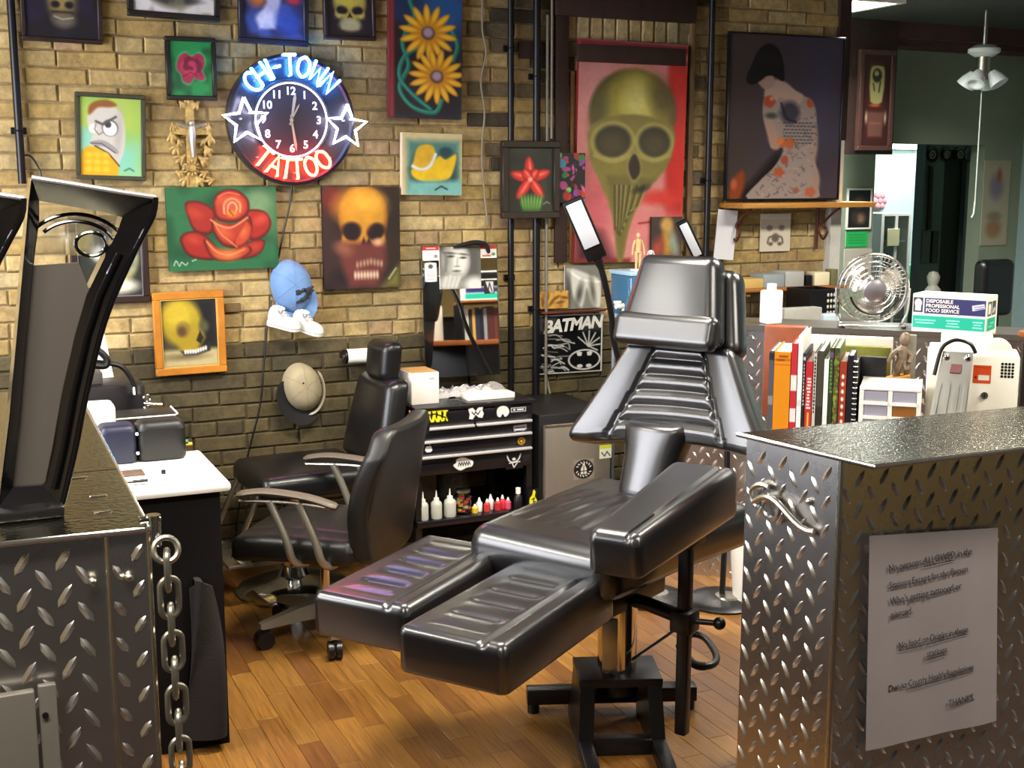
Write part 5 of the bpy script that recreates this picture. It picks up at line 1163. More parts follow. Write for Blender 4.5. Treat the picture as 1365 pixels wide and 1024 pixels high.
# yellow tag on the post beside
A = Art(704, 652, 717, 674, '121116', n=50); A.poly([(711, 653), (714, 656), (713, 662), (716, 668), (712, 673), (706, 672), (706, 664), (709, 660)], 'd8d42e', .5, smooth=3); A.line([(709, 666), (712, 664), (711, 670), (714, 669)], 1.2, '121116', .4)
sticker(ct, A, (704, 652, 717, 674), YF)
MB().tube([Vector(p) for p in smooth_pts([(1.535, 4.29, .69), (1.54, 4.28, .6), (1.545, 4.27, .45), (1.54, 4.27, .33)], 5)], .003, 6).solo('clip_cord', mat('pink_cord', 'b06a5c', .6), 'thin pink cord hanging at the end of the tool chest', 'cord')

# small fridge ----------------------------------------------------------
fx0, fx1, fy0, fz1 = 2.105, 2.40, 4.30, .60
fg = thing('mini_fridge', 'small grey fridge with a round sticker behind the tattoo chair', 'fridge', ((fx0 + fx1) / 2, 4.52, 0))
MB().rbox(fx0 - .015, fx1 + .015, fy0 + .03, 4.76, .02, fz1 + .02, .006).part('body', mat('fridge_black', '1b191b', .4), fg)
dr = MB().rbox(fx0, fx1, fy0, fy0 + .028, .04, fz1 - .02, .006).part('door', mat('fridge_grey', '8b8378', .38, .5, var=.05), fg)
MB().rbox(fx0, fx1, fy0 - .004, fy0 + .005, fz1 - .026, fz1 - .016, .002).part('door_trim', m_steel, dr)
for x in (fx0 + .02, fx1 - .02):
    for y in (4.36, 4.72): MB().cyl((x, y, 0), (x, y, .021), .014, n=10).part('foot', m_plastic, fg)
A = Art(764, 612, 792, 639, '8b8378', n=110); A.ell(778, 625.5, 13, 12.6, '17161a', .5)
for k in range(16):
    if k in (0, 8): continue
    a_ = k * 2 * pi / 16; A.line([(778 + 10.4 * math.cos(a_), 625.5 + 10 * math.sin(a_)), (778 + 8.6 * math.cos(a_ + .12), 625.5 + 8.3 * math.sin(a_ + .12))], 1.5, 'd2cfc6', .4)
A.poly([(774, 632), (774, 625), (776, 621), (777, 617.5), (779, 617.5), (780, 621), (782, 625), (782, 632)], 'd2cfc6', .5); A.line([(773, 628), (783, 628)], 1, '17161a', .4); A.line([(778, 621), (778, 631)], .9, '17161a', .4)
sticker(dr, A, (764, 612, 792, 639), fy0)
A = Art(799, 593, 815, 611, 'd8d9c8', n=50); A.rect(799, 593, 815, 598, 'c9cc3a', .4); A.line([(802, 603), (806, 608), (809, 602), (813, 608)], 1.4, '3a4a3a', .5); sticker(dr, A, (799, 593, 815, 611), fy0)

# blue water jug on a stand, figurines on it --------------------------------
wx, wy = 2.66, 4.43
st = thing('jug_stand', 'clear acrylic stand under the blue water jug', 'stand', (wx, wy, 0))
MB().rbox(wx - .15, wx + .12, wy - .10, wy + .11, .96, .975, .003).part('top', mat('clear_acrylic', 'dde6ea', .1, trans=.8), st)
for x in (-.13, .105):
    for y in (-.09, .09): MB().cyl((wx + x, wy + y, 0), (wx + x, wy + y, .96), .009, n=10).part('leg', mat('grey_leg', '9aa3a8', .3, .5), st)
jg = thing('water_jug', 'blue water jug with a white tap behind the headrest', 'water jug', (wx, wy, .975))
MB().rbox(wx - .155, wx + .12, wy - .09, wy + .09, .985, 1.165, .02, seg=3).part('tank', mat('blue_jug_plastic', '4f86ac', .12, trans=.45), jg)
MB().rbox(wx - .158, wx + .123, wy - .093, wy + .093, .975, .992, .004).rbox(wx - .158, wx + .123, wy - .093, wy + .093, 1.155, 1.172, .004).part('rim', mat('pale_blue_rim', '9fc0d0', .3), jg)
MB().cyl((wx - .155, wy - .03, 1.03), (wx - .19, wy - .03, 1.03), .012, n=12).cyl((wx - .152, wy - .03, 1.035), (wx - .152, wy - .03, 1.0), .009, n=10).rbox(wx - .196, wx - .168, wy - .04, wy - .02, 1.04, 1.052, .002).part('tap', m_white, jg)
def figure(name, label, x, y, z, h, body, top, base, arms_up=False):
    t = thing(name, label, 'figurine', (x, y, z)); k = h
    MB().rbox(x - .17 * k, x + .17 * k, y - .12 * k, y + .12 * k, z, z + .04 * k, .002).part('plinth', base, t)
    g = MB(); P = lambda a, b, c: Vector((x + a * k, y + b * k, z + c * k))
    for s_ in (-1, 1): g.tube([P(.055 * s_, 0, .04), P(.05 * s_, -.01, .25), P(.06 * s_, 0, .5)], [.028 * k, .035 * k, .05 * k], 8)
    g.part('legs', body, t)
    g = MB().tube([P(0, 0, .47), P(0, 0, .55), P(0, 0, .65), P(0, 0, .80), P(0, 0, .83)], [.075 * k, .07 * k, .075 * k, .10 * k, .04 * k], 10).part('torso', top, t)
    for s_ in (-1, 1): MB().tube([P(.10 * s_, 0, .79), P(.16 * s_, -.01, .62), P(.17 * s_, -.05 if s_ > 0 else 0, .42)], [.03 * k, .026 * k, .02 * k], 8).part('arm', top, t)
    MB().ball(P(0, 0, .92), .055 * k, .06 * k, .075 * k, 12, 8).cyl(P(0, 0, .82), P(0, 0, .88), .025 * k, n=8).part('head', body, t)
m_mann = mat('pale_wood', 'cfae7c', .5)
figure('artist_mannequin', 'slim wooden artist mannequin standing on the blue water jug', wx - .09, wy - .03, 1.172, .155, m_mann, m_mann, m_white)
figure('figurine', 'small dark figurine with a white shirt beside the wooden mannequin', wx - .03, wy - .03, 1.172, .10, mat('dark_trousers', '1c1a1e', .6), mat('white_shirt', 'd9cfc8', .6), m_plastic)

# work lamps -----------------------------------------------------------------
m_led = mat('lamp_panel', 'b4b7c0', .35)
def work_lamp(label, pts, basexy, hp0, hp1, w0):
    bx_, by_ = basexy
    t = thing('floor_lamp', label, 'floor lamp', (bx_, by_, 0))
    MB().lathe([(.001, 0), (.135, 0), (.138, .008), (.12, .022), (.03, .03), (.001, .03)], 32, Matrix.Translation((bx_, by_, 0))).part('base', m_plastic, t)
    MB().lathe([(.001, .022), (.05, .022), (.045, .034), (.001, .036)], 20, Matrix.Translation((bx_ + .01, by_ - .02, 0))).part('base_cap', m_steel, t)
    MB().tube([Vector(p) for p in smooth_pts(pts, 6)], .011, 10).part('pole', m_plastic, t)
    a, b = Vector(hp0), Vector(hp1); d = (b - a).normalized(); n = Vector((-.35, -.9, -.25)); n = (n - d * n.dot(d)).normalized(); x = d.cross(n)
    L = (b - a).length; M = Matrix((( x.x, d.x, n.x, a.x), (x.y, d.y, n.y, a.y), (x.z, d.z, n.z, a.z), (0, 0, 0, 1)))
    hd = MB().rbox(-w0 / 2 - .008, w0 / 2 + .008, -.05, L + .01, -.02, .008, .006, M=M).part('lamp_head', m_plastic, t)
    MB().rbox(-w0 / 2, w0 / 2, 0, L, .006, .012, .002, M=M).part('light_panel', m_led, hd)
    g = MB().tube([a - d * .05 + n * -.006, a - d * .085 + n * -.006], [.018, .012], 10); g.part('swivel', m_plastic, hd)
h0, h1 = ony(789, 328, 3.72), ony(764, 270, 3.72)
work_lamp('black floor lamp with a tilted white panel in front of the big skull', [(2.30, 3.80, .03), (2.30, 3.80, .5), tuple(ony(822, 470, 3.78)), tuple(ony(815, 420, 3.76)), tuple(ony(806, 375, 3.73)), tuple(h0 + Vector((.03, .01, -.045)))], (2.30, 3.80), h0, h1, .055)
h0, h1 = ony(930, 340, 3.86), ony(910, 298, 3.86)
work_lamp('black floor lamp with a slim white panel beside the half wall', [(2.52, 3.66, .03), (2.54, 3.68, .5), (2.55, 3.74, .9), tuple(ony(950, 420, 3.84)), tuple(h0 + Vector((.03, .01, -.04)))], (2.52, 3.66), h0, h1, .03)
# ================================================================== diamond plate counters
m_tread = mat('tread_plate', 'd2d0d0', .28, 1.0, rvar=.06, nscale=5)
m_top = mat('hammered_counter_metal', '8d8a7a', .17, 1.0, bump=.45, bscale=110)
m_edge = mat('bright_metal_edge', 'e2dfd6', .22, 1.0)
def tread(parent, name, O, U, Wd, Ht, N, pitch=.051, lug=.035, skip=None):
    """plate with raised lugs: O bottom corner, U along, Z up, N outward"""
    O, U, N = Vector(O), Vector(U).normalized(), Vector(N).normalized(); Z = Vector((0, 0, 1))
    g = MB(); q = [O, O + U * Wd, O + U * Wd + Z * Ht, O + Z * Ht]; g.add([p + N * .001 for p in q] + [p - N * .004 for p in q], [(0, 1, 2, 3), (7, 6, 5, 4), (0, 4, 5, 1), (1, 5, 6, 2), (2, 6, 7, 3), (3, 7, 4, 0)])
    sh = g.part(name, m_tread, parent, smooth=0)
    g = MB(); l, w_, h = lug / 2, .0050, .0030
    prof = [(-l, 0, 0), (-l * .5, -w_, 0), (l * .5, -w_, 0), (l, 0, 0), (l * .5, w_, 0), (-l * .5, w_, 0), (-l * .62, 0, h), (l * .62, 0, h)]
    fs = [(0, 1, 6), (1, 2, 7, 6), (2, 3, 7), (3, 4, 7), (4, 5, 6, 7), (5, 0, 6)]
    ny, nx = int(Ht / pitch) + 1, int(Wd / pitch) + 1
    for j in range(ny):
        for i in range(nx):
            for k, (du, dv) in enumerate(((.25, .25), (.75, .75))):
                u, v = (i + du) * pitch, (j + dv) * pitch
                if u > Wd - .012 or v > Ht - .014: continue
                c, s_ = math.cos(R_(58 if k else -58)), math.sin(R_(58 if k else -58))
                g.add([O + U * (u + a * c - b * s_) + Z * (v + a * s_ + b * c) + N * (.001 + z) for a, b, z in prof], fs)
    lo = g.part('tread_lugs', m_tread, sh, smooth=50); lo['kind'] = 'stuff'
    return sh
CTZ = 1.10
rc = thing('reception_counter', 'diamond plate counter with the notice sheet and hook', 'counter', (2.1, 1.65, 0))
def slab(poly, z0, z1, nm, mt, parent):
    n = len(poly); g = MB(); g.add([(x, y, z0) for x, y in poly] + [(x, y, z1) for x, y in poly], [tuple(range(n - 1, -1, -1)), tuple(range(n, 2 * n))] + [(i, (i + 1) % n, n + (i + 1) % n, n + i) for i in range(n)])
    return g.part(nm, mt, parent, smooth=0)
tp = [(1.314, 1.502), (3.00, 1.487), (3.00, 1.745), (1.262, 1.800)]
slab(tp, CTZ - .004, CTZ, 'worktop', m_top, rc)
g = MB()
for a, b in ((tp[0], tp[1]), (tp[3], tp[0])): g.tube([(a[0], a[1], CTZ - .004), (b[0], b[1], CTZ - .004)], .0045, 8)
g = MB().tube([(tp[3][0], tp[3][1], CTZ - .003), (tp[0][0], tp[0][1], CTZ - .003), (tp[1][0], tp[1][1], CTZ - .003)], .0042, 8).part('edge_trim', m_edge, rc)
bd = [(1.306, 1.570), (3.0, 1.556), (3.0, 1.725), (1.268, 1.778)]
slab([(x + .004 * (1 if x < 2 else -1), y + .004 * (1 if y < 1.65 else -1)) for x, y in bd], 0, CTZ - .005, 'carcass', m_plastic, rc)
U1 = Vector((bd[1][0] - bd[0][0], bd[1][1] - bd[0][1], 0)); N1 = Vector((U1.y, -U1.x, 0)).normalized()
tread(rc, 'front_panel', (bd[0][0], bd[0][1], 0), U1, U1.length, CTZ - .006, N1)
U2 = Vector((bd[0][0] - bd[3][0], bd[0][1] - bd[3][1], 0)); N2 = Vector((U2.y, -U2.x, 0)).normalized()
tread(rc, 'side_panel', (bd[3][0], bd[3][1], 0), U2, U2.length, CTZ - .006, N2, pitch=.049)
MB().tube([(bd[0][0], bd[0][1], 0), (bd[0][0], bd[0][1], CTZ - .006)], .005, 8).part('corner_trim', m_edge, rc)
# hook on the side panel
side = lambda u, z, d: Vector((bd[3][0], bd[3][1], 0)) + U2.normalized() * u + N2 * d + Vector((0, 0, z))
hk = MB().tube([side(.03 + .14 * t, .985 + .02 * math.sin(t * 5), .012 + .008 * math.sin(t * pi)) for t in np.linspace(0, 1, 12)], .0055, 8).part('hook', m_steel, rc)
MB().torus(.018, .0045, 18, 8, Matrix.Translation(side(.075, .985, .014)) @ Matrix.Rotation(math.atan2(U2.y, U2.x), 4, 'Z') @ Matrix.Rotation(pi / 2, 4, 'X')).part('hook_ring', m_steel, hk)
MB().tube([side(.055 + .03 * math.cos(a), 1.0 + .022 * math.sin(a), .012) for a in np.linspace(1.2, 4.2, 10)], .005, 8).part('hook_tip', m_steel, hk)
MB().ball(side(.15, 1.012, .004), .006).part('bolt', m_steel, rc)
# notice sheet
YS = 1.5595
def ns(px, py): return ony(px, py, YS)
c4 = [ns(1152, 1000), ns(1326, 960), ns(1328, 703), ns(1157, 714)]
sh = thing('notice_sheet', 'laminated notice sheet about the stations taped on the counter front', 'notice', ((c4[0].x + c4[1].x) / 2, YS, c4[0].z))
nu, nv = 22, 26
def fs_(u, v):
    b_ = c4[0].lerp(c4[1], u); t_ = c4[3].lerp(c4[2], u); p = b_.lerp(t_, v)
    return (p.x, YS - .004 - .0014 * math.sin(u * 9 + 2 * v) * (1 - v) - .0008 * math.sin(u * 17 - v * 4) * (1 - v) ** 2, p.z)
g = MB().grid(fs_, nu, nv); n0 = nu * nv; g.add([(x, y + .0008, z) for x, y, z in g.v], [tuple(reversed(f)) for f in g.f])
g.part('sheet', mat('laminated_paper', '8f8687', .28, var=.05, nscale=8), sh)
m_ink = mat('grey_ink', '39343a', .6)
def line(px, py, size, *segs):
    """one printed line: segments (text, underlined) set one after the other"""
    p = ns(px, py); x = 0.0; M = facing((p.x, YS - .0060, p.z), 0, R_(2.2))
    for txt, und in segs:
        g = MB(); T = Matrix.Translation((x, 0, 0)) @ Matrix.Diagonal((.80, 1, 1, 1)); vs, fs = text_mb(txt, size, align='LEFT', extrude=.0002); w_ = max(v[0] for v in vs) * .80
        g.add([M @ T @ Vector(v) for v in vs], fs)
        if und: g.add([M @ Vector((a, b, 0)) for a, b in ((x, -size * .48), (x + w_, -size * .48), (x + w_, -size * .56), (x, -size * .56))], [(0, 1, 2, 3)])
        g.part('text_line', m_ink, sh, smooth=0); x += w_ + size * .28
S = .0185
line(1181, 757, S, ('No persons', 0), ('ALLOWED', 1), ('in the', 0)); line(1182, 780, S * .95, ('Stations Except for the Person', 0)); line(1183, 801, S, ("Who's getting tattooed or", 0)); line(1184, 819, S, ('pierced.', 0))
line(1194, 860, S * .95, ('No food or Drinks in these', 1)); line(1232, 871, S, ('stations', 1)); line(1181, 917, S * .92, ('Due to', 0), ('County Health Regulations', 1)); line(1261, 937, S, ('THANKS.', 0))

# ---------------------------------------------------------------- books and things on the oblique ledge behind the counter
hA, hB = Vector((2.44, 4.14, 0)), Vector((3.95, 2.72, 0)); hU = (hB - hA).normalized(); hN = Vector((hU.y, -hU.x, 0)); hN = hN if hN.y < 0 else -hN
LA = math.atan2(hU.y, hU.x); LZ = .93; S0 = Vector((1.74, 2.40, 0))
def lrow(px, py, off=0.0):
    """where the line of sight through a picture point meets the upright plane 'off' behind the ledge's front: (along, height)"""
    d = Vector(ray(px, py)); b0 = S0 - hN * off; t_ = (b0 - Vector((0, 0, EYE))).dot(hN) / d.dot(hN); P = Vector((0, 0, EYE)) + d * t_
    return (P - S0).dot(hU), P.z
def lthing(name, label, cat, s_, off, group=None, z=LZ):
    p = S0 + hU * s_ - hN * off; return thing(name, label, cat, (p.x, p.y, z), LA, group)
sR = lrow(1368, 520)[0]; sL = lrow(1014, 540)[0]
ld = lthing('back_ledge', 'orange brown ledge behind the reception counter holding books', 'shelf', 0, .2, z=0)
MB().rbox(sL, sR, -.2 - .02, .18, LZ - .03, LZ, .004).part('board', mat('orange_board', '8a4d1e', .45, var=.2), ld, local=True)
for x in (sL + .03, sR - .03): MB().box(x - .015, x + .015, -.2, .14, 0, LZ - .03).part('leg_panel', m_plastic, ld, local=True)
def book(px0, px1, top, cover, label, spine_art=None, depth=.19, off=0.0, hard=.002):
    s0, s1 = lrow(px0, 520, off)[0], lrow(px1, 520, off)[0] - .0008; h = lrow((px0 + px1) / 2, top, off)[1] - LZ; w_ = (s1 - s0) / 2
    t = lthing('book', label, 'book', (s0 + s1) / 2, off, 'books behind the counter'); cm = mat('cover_' + cover, cover, .45)
    MB().box(-w_, w_, 0, .003, 0, h).part('spine', cm, t, local=True)
    MB().box(-w_, -w_ + hard, .003, depth, 0, h).part('cover', cm, t, local=True); MB().box(w_ - hard, w_, .003, depth, 0, h).part('cover', cm, t, local=True)
    MB().box(-w_ + hard, w_ - hard, .003, depth - .004, .003, h - .003).part('pages', m_paper, t, local=True)
    if spine_art is not None:
        M = MW[t]; spine_art.grid('spine_print', M @ Vector((-w_, -.0004, h)), M @ Vector((w_, -.0004, h)), M @ Vector((-w_, -.0004, 0)), t, .4, 'print_40')
    return t
def spine(bg, *bands, seed=0, n=24, dots=None, title=None):
    A = Art(0, 0, 10, 100, bg, n=n)
    for y0, y1, c in bands: A.rect(0, y0, 10, y1, c, .6)
    r = random.Random(seed)
    if dots:
        for y in range(18, 96, 9): A.ell(5, y, 2.2, 2.6, dots, .8)
    if title:
        for k in range(int((title[2] - title[1]) / 4)): A.rect(r.uniform(1.5, 3), title[1] + k * 4, r.uniform(6, 8.5), title[1] + k * 4 + 2.4, title[0], .6)
    return A
book(1024, 1031, 468, '4a4a50', 'thin grey magazine next to the orange book', spine('5a5a62', (2, 10, '2a2a38'), (50, 60, '8a8a88')))
book(1031, 1053, 469, 'd88a12', 'bright orange book with dark script at the head of its spine', spine('dc8f14', (8, 10, 'b8660c'), (14, 15, 'b8660c'), seed=2, title=('9a4a0c', 4, 12), n=40))
book(1053.5, 1062, 458, 'c2323a', 'thin red and white book next to the orange book', spine('c2323a', (32, 48, 'e8e2da'), (66, 80, 'e8dcd8')))
book(1062.5, 1069, 448, 'ece9e2', 'tall plain white book beside the black and white one', spine('efece6', (60, 66, 'd8d4cc')))
book(1069.5, 1073, 471, '2a2a2c', 'thin black and white book beside the red one', spine('2c2c2e', (4, 8, 'c8c6c0'), title=('c9c7c0', 12, 60), seed=4))
book(1073.5, 1083, 482, 'c02a30', 'red book with white and yellow spine lettering', spine('c22c32', (62, 84, 'c22c32'), seed=5, title=('f0e6d8', 20, 60), n=30).line([(5, 64), (5, 84)], 3, 'd8c03a', .8))
book(1083.5, 1088, 471, '3b3a36', 'striped black and white book beside a grey one', spine('c9c6ba', seed=6, title=('2c2b2a', 4, 70)))
book(1088.5, 1097, 468, '4a4538', 'wide dark grey book between the striped and the slim white ones', spine('4c473a', (60, 100, '35312a')))
book(1097.5, 1104, 479, 'f0eee8', 'slim white book beside the dark green book', spine('f0eee8', (88, 92, '6a6a68')))
book(1104.5, 1110, 464, '38422a', 'dark green book with a green lettered spine', spine('384028', (4, 10, '6a5a7a'), seed=7, title=('6a9a4a', 12, 48)))
book(1110.5, 1118, 464, '5a6a2c', 'mottled green book next to the red dotted spine', spine('4a4a2c', seed=8, title=('7a6a3a', 8, 80)).cloud(3, '8a9a3a', .5, .8, 1, 3))
book(1118.5, 1128, 482, '9c3a24', 'rust red book with a row of white dots on the spine', spine('a03c26', dots='e8e2d6'))
book(1128.5, 1137, 474, '141216', 'big plain black album beside the rust red book', depth=.12)
bk2 = book(1137.5, 1142, 484, '18161a', 'black spiral bound sketchbook beside the black album', depth=.12)
g = MB()
for k in range(16): g.torus(.0045, .0012, 10, 5, Matrix.Translation((0, -.002, .012 + k * .0125)))
so = g.part('spiral_binding', mat('white_wire', 'e4e2da', .4), bk2, local=True); so['kind'] = 'stuff'
def standing(px0, px1, top, off, th, mt, name, label, cat):
    s0, s1 = lrow(px0, 500, off)[0], lrow(px1, 500, off)[0]; h = lrow((px0 + px1) / 2, top, off)[1] - LZ; M = Matrix.Translation(S0 - hN * off + Vector((0, 0, LZ))) @ Matrix.Rotation(LA, 4, 'Z')
    return MB().rbox(s0, s1, 0, th, 0, h, .002, M=M).solo(name, mt, label, cat)
standing(1143, 1181, 476, .125, .02, mat('portfolio_black', '121014', .4), 'portfolio_case', 'flat black portfolio case standing behind the sketchbook', 'portfolio')
standing(1112, 1186, 462, .245, .02, mat('green_cover', '76782f', .5, var=.3, nscale=20), 'photo_book', 'olive green picture book standing behind the black portfolio', 'book')
standing(1066, 1188, 449, .27, .03, mat('cream_box_card', 'd3cbc0', .6, var=.1), 'cream_box', 'long cream box standing behind the row of books', 'box')
standing(1017, 1074, 436, .305, .05, mat('red_brown_board', '7d3d1e', .5, var=.2), 'binder', 'large red brown binder standing behind the orange book', 'binder')
# drawer unit (in local ledge axes)
m_clear = mat('frosted_drawer', 'b9b4c2', .25, trans=.35)
d0, dz1 = lrow(1145, 540, -.03)[0], lrow(1190, 517, -.03)[1]; d1 = lrow(1228, 540, -.03)[0]; dw = (d1 - d0) / 2; dh = dz1 - LZ
du = lthing('drawer_unit', 'white plastic drawer unit with clear drawers beside the sketchbook', 'drawer unit', (d0 + d1) / 2, -.03)
MB().box(-dw, dw, .012, .15, 0, .008).box(-dw, dw, .14, .15, 0, dh).part('shell', m_white, du, local=True)
MB().rbox(-dw, dw, 0, .15, dh - .009, dh, .003).part('top', m_white, du, local=True)
for x in (-dw, -.005, dw - .01): MB().box(x, x + .010, 0, .14, 0, dh - .009).part('upright', m_white, du, local=True)
hz = (dh - .012) / 4
for i in range(4):
    for k, (a, b) in enumerate(((-dw + .011, -.006), (.006, dw - .011))):
        z = .004 + i * hz
        d = MB().box(a, b, .001, .003, z + .008, z + hz - .002).part('drawer', m_clear if not (i == 2 and k) else mat('amber_drawer', '8a5a2a', .3), du, local=True)
        MB().box(a - .001, b + .001, -.003, .001, z, z + .008).part('drawer_rail', m_white, d, local=True)
# skeletal figurine
fs0 = lrow(1201, 500, .195)[0]; fx = lthing('bone_figurine', 'brown carved figurine on a tan wood stand behind the drawer unit', 'figurine', fs0, .195)
bz = lrow(1201, 511, .195)[1] - LZ; zt_ = lrow(1201, 447, .195)[1] - LZ
MB().rbox(-.035, .03, -.025, .035, 0, bz, .004).part('plinth', m_plastic, fx, local=True)
MB().rbox(-.045, .025, -.04, .03, bz + .001, bz + .013, .004, M=Matrix.Translation((0, 0, bz + .008)) @ Matrix.Rotation(R_(-16), 4, 'Y') @ Matrix.Translation((0, 0, -bz))).part('tilted_base', m_pine, fx, local=True)
MB().rbox(-.006, .032, .015, .03, bz, zt_, .003).part('back_panel', mat('grey_panel', '77746a', .5), fx, local=True)
hh = zt_ - bz; m_bone = mat('brown_bone', '6e5d4c', .5, var=.4, nscale=80); g = MB(); Q = lambda a, b, c: Vector((a, -.005 + b, bz + .012 + c * hh))
g.tube([Q(-.012, 0, .0), Q(-.008, -.01, .25), Q(.002, 0, .42), Q(0, 0, .6), Q(.004, 0, .72)], [.008, .009, .014, .016, .007], 8); g.tube([Q(.012, 0, .0), Q(.014, -.015, .22), Q(.004, 0, .42)], [.007, .008, .010], 8)
g.tube([Q(0, 0, .66), Q(-.022, -.01, .52), Q(-.03, -.012, .35)], [.007, .006, .005], 8); g.tube([Q(0, 0, .66), Q(.024, -.008, .5), Q(.018, -.02, .36)], [.007, .006, .005], 8); g.part('body', m_bone, fx, local=True)
MB().ball(Q(.006, 0, .82), .014, .015, .018, 12, 8).part('head', m_bone, fx, local=True)
# white cabinet
WO = .02; L_ = lambda px, py: lrow(px, py, WO)
wl, wr, wh = L_(1235, 500)[0], L_(1359, 500)[0], L_(1310, 473)[1] - LZ; wc = (wl + wr) / 2
wm = lthing('sharps_cabinet', 'white locked disposal cabinet with an orange label and vent holes', 'cabinet', wc, WO)
m_cream = mat('cream_enamel', 'e2dccb', .4); lx_ = lambda px, py=500: L_(px, py)[0] - wc
MB().rbox(lx_(1235), lx_(1359), 0, .13, 0, wh, .006).part('body', m_cream, wm, local=True)
MB().rbox(lx_(1237), lx_(1256), .02, .10, wh - .002, wh + .012, .004).part('ledge', m_white, wm, local=True)
MB().rbox(lx_(1252), lx_(1322), .05, .07, wh - .004, L_(1290, 448)[1] - LZ, .004).part('back_plate', m_white, wm, local=True)
MB().cyl((lx_(1330), .02, wh - .006), (lx_(1330), .10, wh - .006), .034, n=24).part('rounded_hood', m_cream, wm, local=True)
A = Art(1297, 487, 1321, 511, 'd2521e', n=60); A.rect(1304, 500, 1319, 507, 'e6ddd2', .5); A.rect(1299, 489, 1319, 491, 'b8441a', .5); A.ell(1300.5, 503.5, 1.6, 1.6, '6a2a12', .5)
M = MW[wm]; z0_, z1_ = L_(1309, 511)[1] - LZ, L_(1309, 487)[1] - LZ
A.grid('label_sticker', M @ Vector((lx_(1297), -.0006, z1_)), M @ Vector((lx_(1321), -.0006, z1_)), M @ Vector((lx_(1297), -.0006, z0_)), wm, .4, 'print_40')
for i in range(4):
    for j in range(5):
        x, z = lx_(1335.5 + i * 4.7), L_(1342, 485.5 + j * 4.2)[1] - LZ; MB().cyl((x, -.0006, z), (x, .002, z), .0032, n=8).part('vent_hole', m_plastic, wm, local=True)
x, z = lx_(1312, 527), L_(1312, 527)[1] - LZ; lk = MB().cyl((x, -.004, z), (x, .002, z), .008, n=14).part('lock', m_steel, wm, local=True)
MB().box(x - .001, x + .001, -.0046, -.003, z - .004, z + .004).part('keyhole', m_plastic, lk, local=True)
# aluminium case leaning in front of it
def l3(px, py, off):
    s_, z = lrow(px, py, off); p = S0 + hU * s_ - hN * off; return Vector((p.x, p.y, z))
c0b, c1b = l3(1229, 570, -.09), l3(1283, 570, -.09); c0b.z = c1b.z = LZ; c2_, c3_ = l3(1298, 470, -.016), l3(1257, 468, -.016)
al = thing('aluminium_case', 'ribbed aluminium case with a black wire handle leaning on the white cabinet', 'case', tuple((c0b + c1b) / 2))
def quadbox(a, b, c, d, off, th):
    n = (b - a).cross(d - a).normalized(); n = n if n.y < 0 else -n; return [p + n * off for p in (a, b, c, d)] + [p + n * (off - th) for p in (a, b, c, d)]
fq = [(0, 1, 2, 3), (7, 6, 5, 4), (0, 4, 5, 1), (1, 5, 6, 2), (2, 6, 7, 3), (3, 7, 4, 0)]
m_alu = mat('ribbed_aluminium', 'c4c2bd', .3, 1.0, rvar=.06)
MB().add(quadbox(c0b, c1b, c2_, c3_, 0, .012), fq).part('shell', m_alu, al, smooth=0)
for a0_, a1_ in ((.04, .16), (.30, .44), (.56, .70), (.84, .96)):
    a, b, c, d = c0b.lerp(c1b, a0_), c0b.lerp(c1b, a1_), c3_.lerp(c2_, a1_), c3_.lerp(c2_, a0_); MB().add(quadbox(a, b, c.lerp(b, .30), d.lerp(a, .30), .005, .006), fq).part('rib', m_alu, al, smooth=0)
nf = hN * .012
hp = [c3_.lerp(c0b, .22) + nf + hU * -.008, c3_ + nf + hU * -.004 + Vector((0, 0, .004)), c3_ + nf + hU * .012 + Vector((0, 0, .022)), c3_.lerp(c2_, .5) + nf + Vector((0, 0, .028)), c2_ + nf - hU * .008 + Vector((0, 0, .020)), c2_ + nf + hU * .004]
MB().tube([Vector(p) for p in smooth_pts([tuple(q) for q in hp], 5)], .0042, 8).part('handle', m_plastic, al)
for u in (.15, .88): MB().ball(c3_.lerp(c2_, u).lerp(c0b, .05) + hN * .004, .007).part('rivet', m_chrome, al)
a = c3_.lerp(c2_, .35).lerp(c0b.lerp(c1b, .35), .12); b = c3_.lerp(c2_, .68).lerp(c0b.lerp(c1b, .68), .12); e = (c0b - c3_) * .08
MB().add(quadbox(a + e, b + e, b, a, .006, .004), fq).part('maker_label', mat('dark_red_label', '7a4a4a', .4), al, smooth=0)

# ---------------------------------------------------------------- half wall with the fan
HZ = 1.0
hw = thing('half_wall', 'diamond plate half wall behind the tattoo chair carrying the fan', 'partition', tuple((hA + hB) / 2))
Lh = (hB - hA).length
tread(hw, 'plate', hA, hU, Lh, HZ - .02, hN, pitch=.052)
q = [hA - hN * .006, hB - hN * .006, hB - hN * .20, hA - hN * .20]
slab([(p.x, p.y) for p in q], 0, HZ - .02, 'core', m_dark, hw)
q = [hA + hN * .012, hB + hN * .012, hB - hN * .24, hA - hN * .24]
slab([(p.x, p.y) for p in q], HZ - .02, HZ, 'cap', mat('grey_metal_cap', '94908a', .3, .9), hw)
def hpnt(px, off=.06, z=HZ):
    """point on the half wall cap under picture column px"""
    d = ray(px, 436); d2 = Vector((d[0], d[1])); # solve origin + t d2 = hA + s hU - hN*off
    b0 = hA - hN * off; den = d2.x * hU.y - d2.y * hU.x; t_ = (b0.x * hU.y - b0.y * hU.x) / den
    return Vector((d2.x * t_, d2.y * t_, z))
p = hpnt(1027)
bt_ = thing('white_bottle', 'plain white plastic bottle on the half wall beside the headrest', 'bottle', tuple(p))
kx = .036
MB().rbox(-kx, kx, -.028, .028, 0, .128, .009, seg=3).part('body', mat('white_bottle_plastic', 'f1efe8', .4), bt_, local=True)
MB().lathe([(.001, .128), (.017, .128), (.018, .131), (.018, .152), (.001, .153)], 20).part('cap', m_white, bt_, local=True)
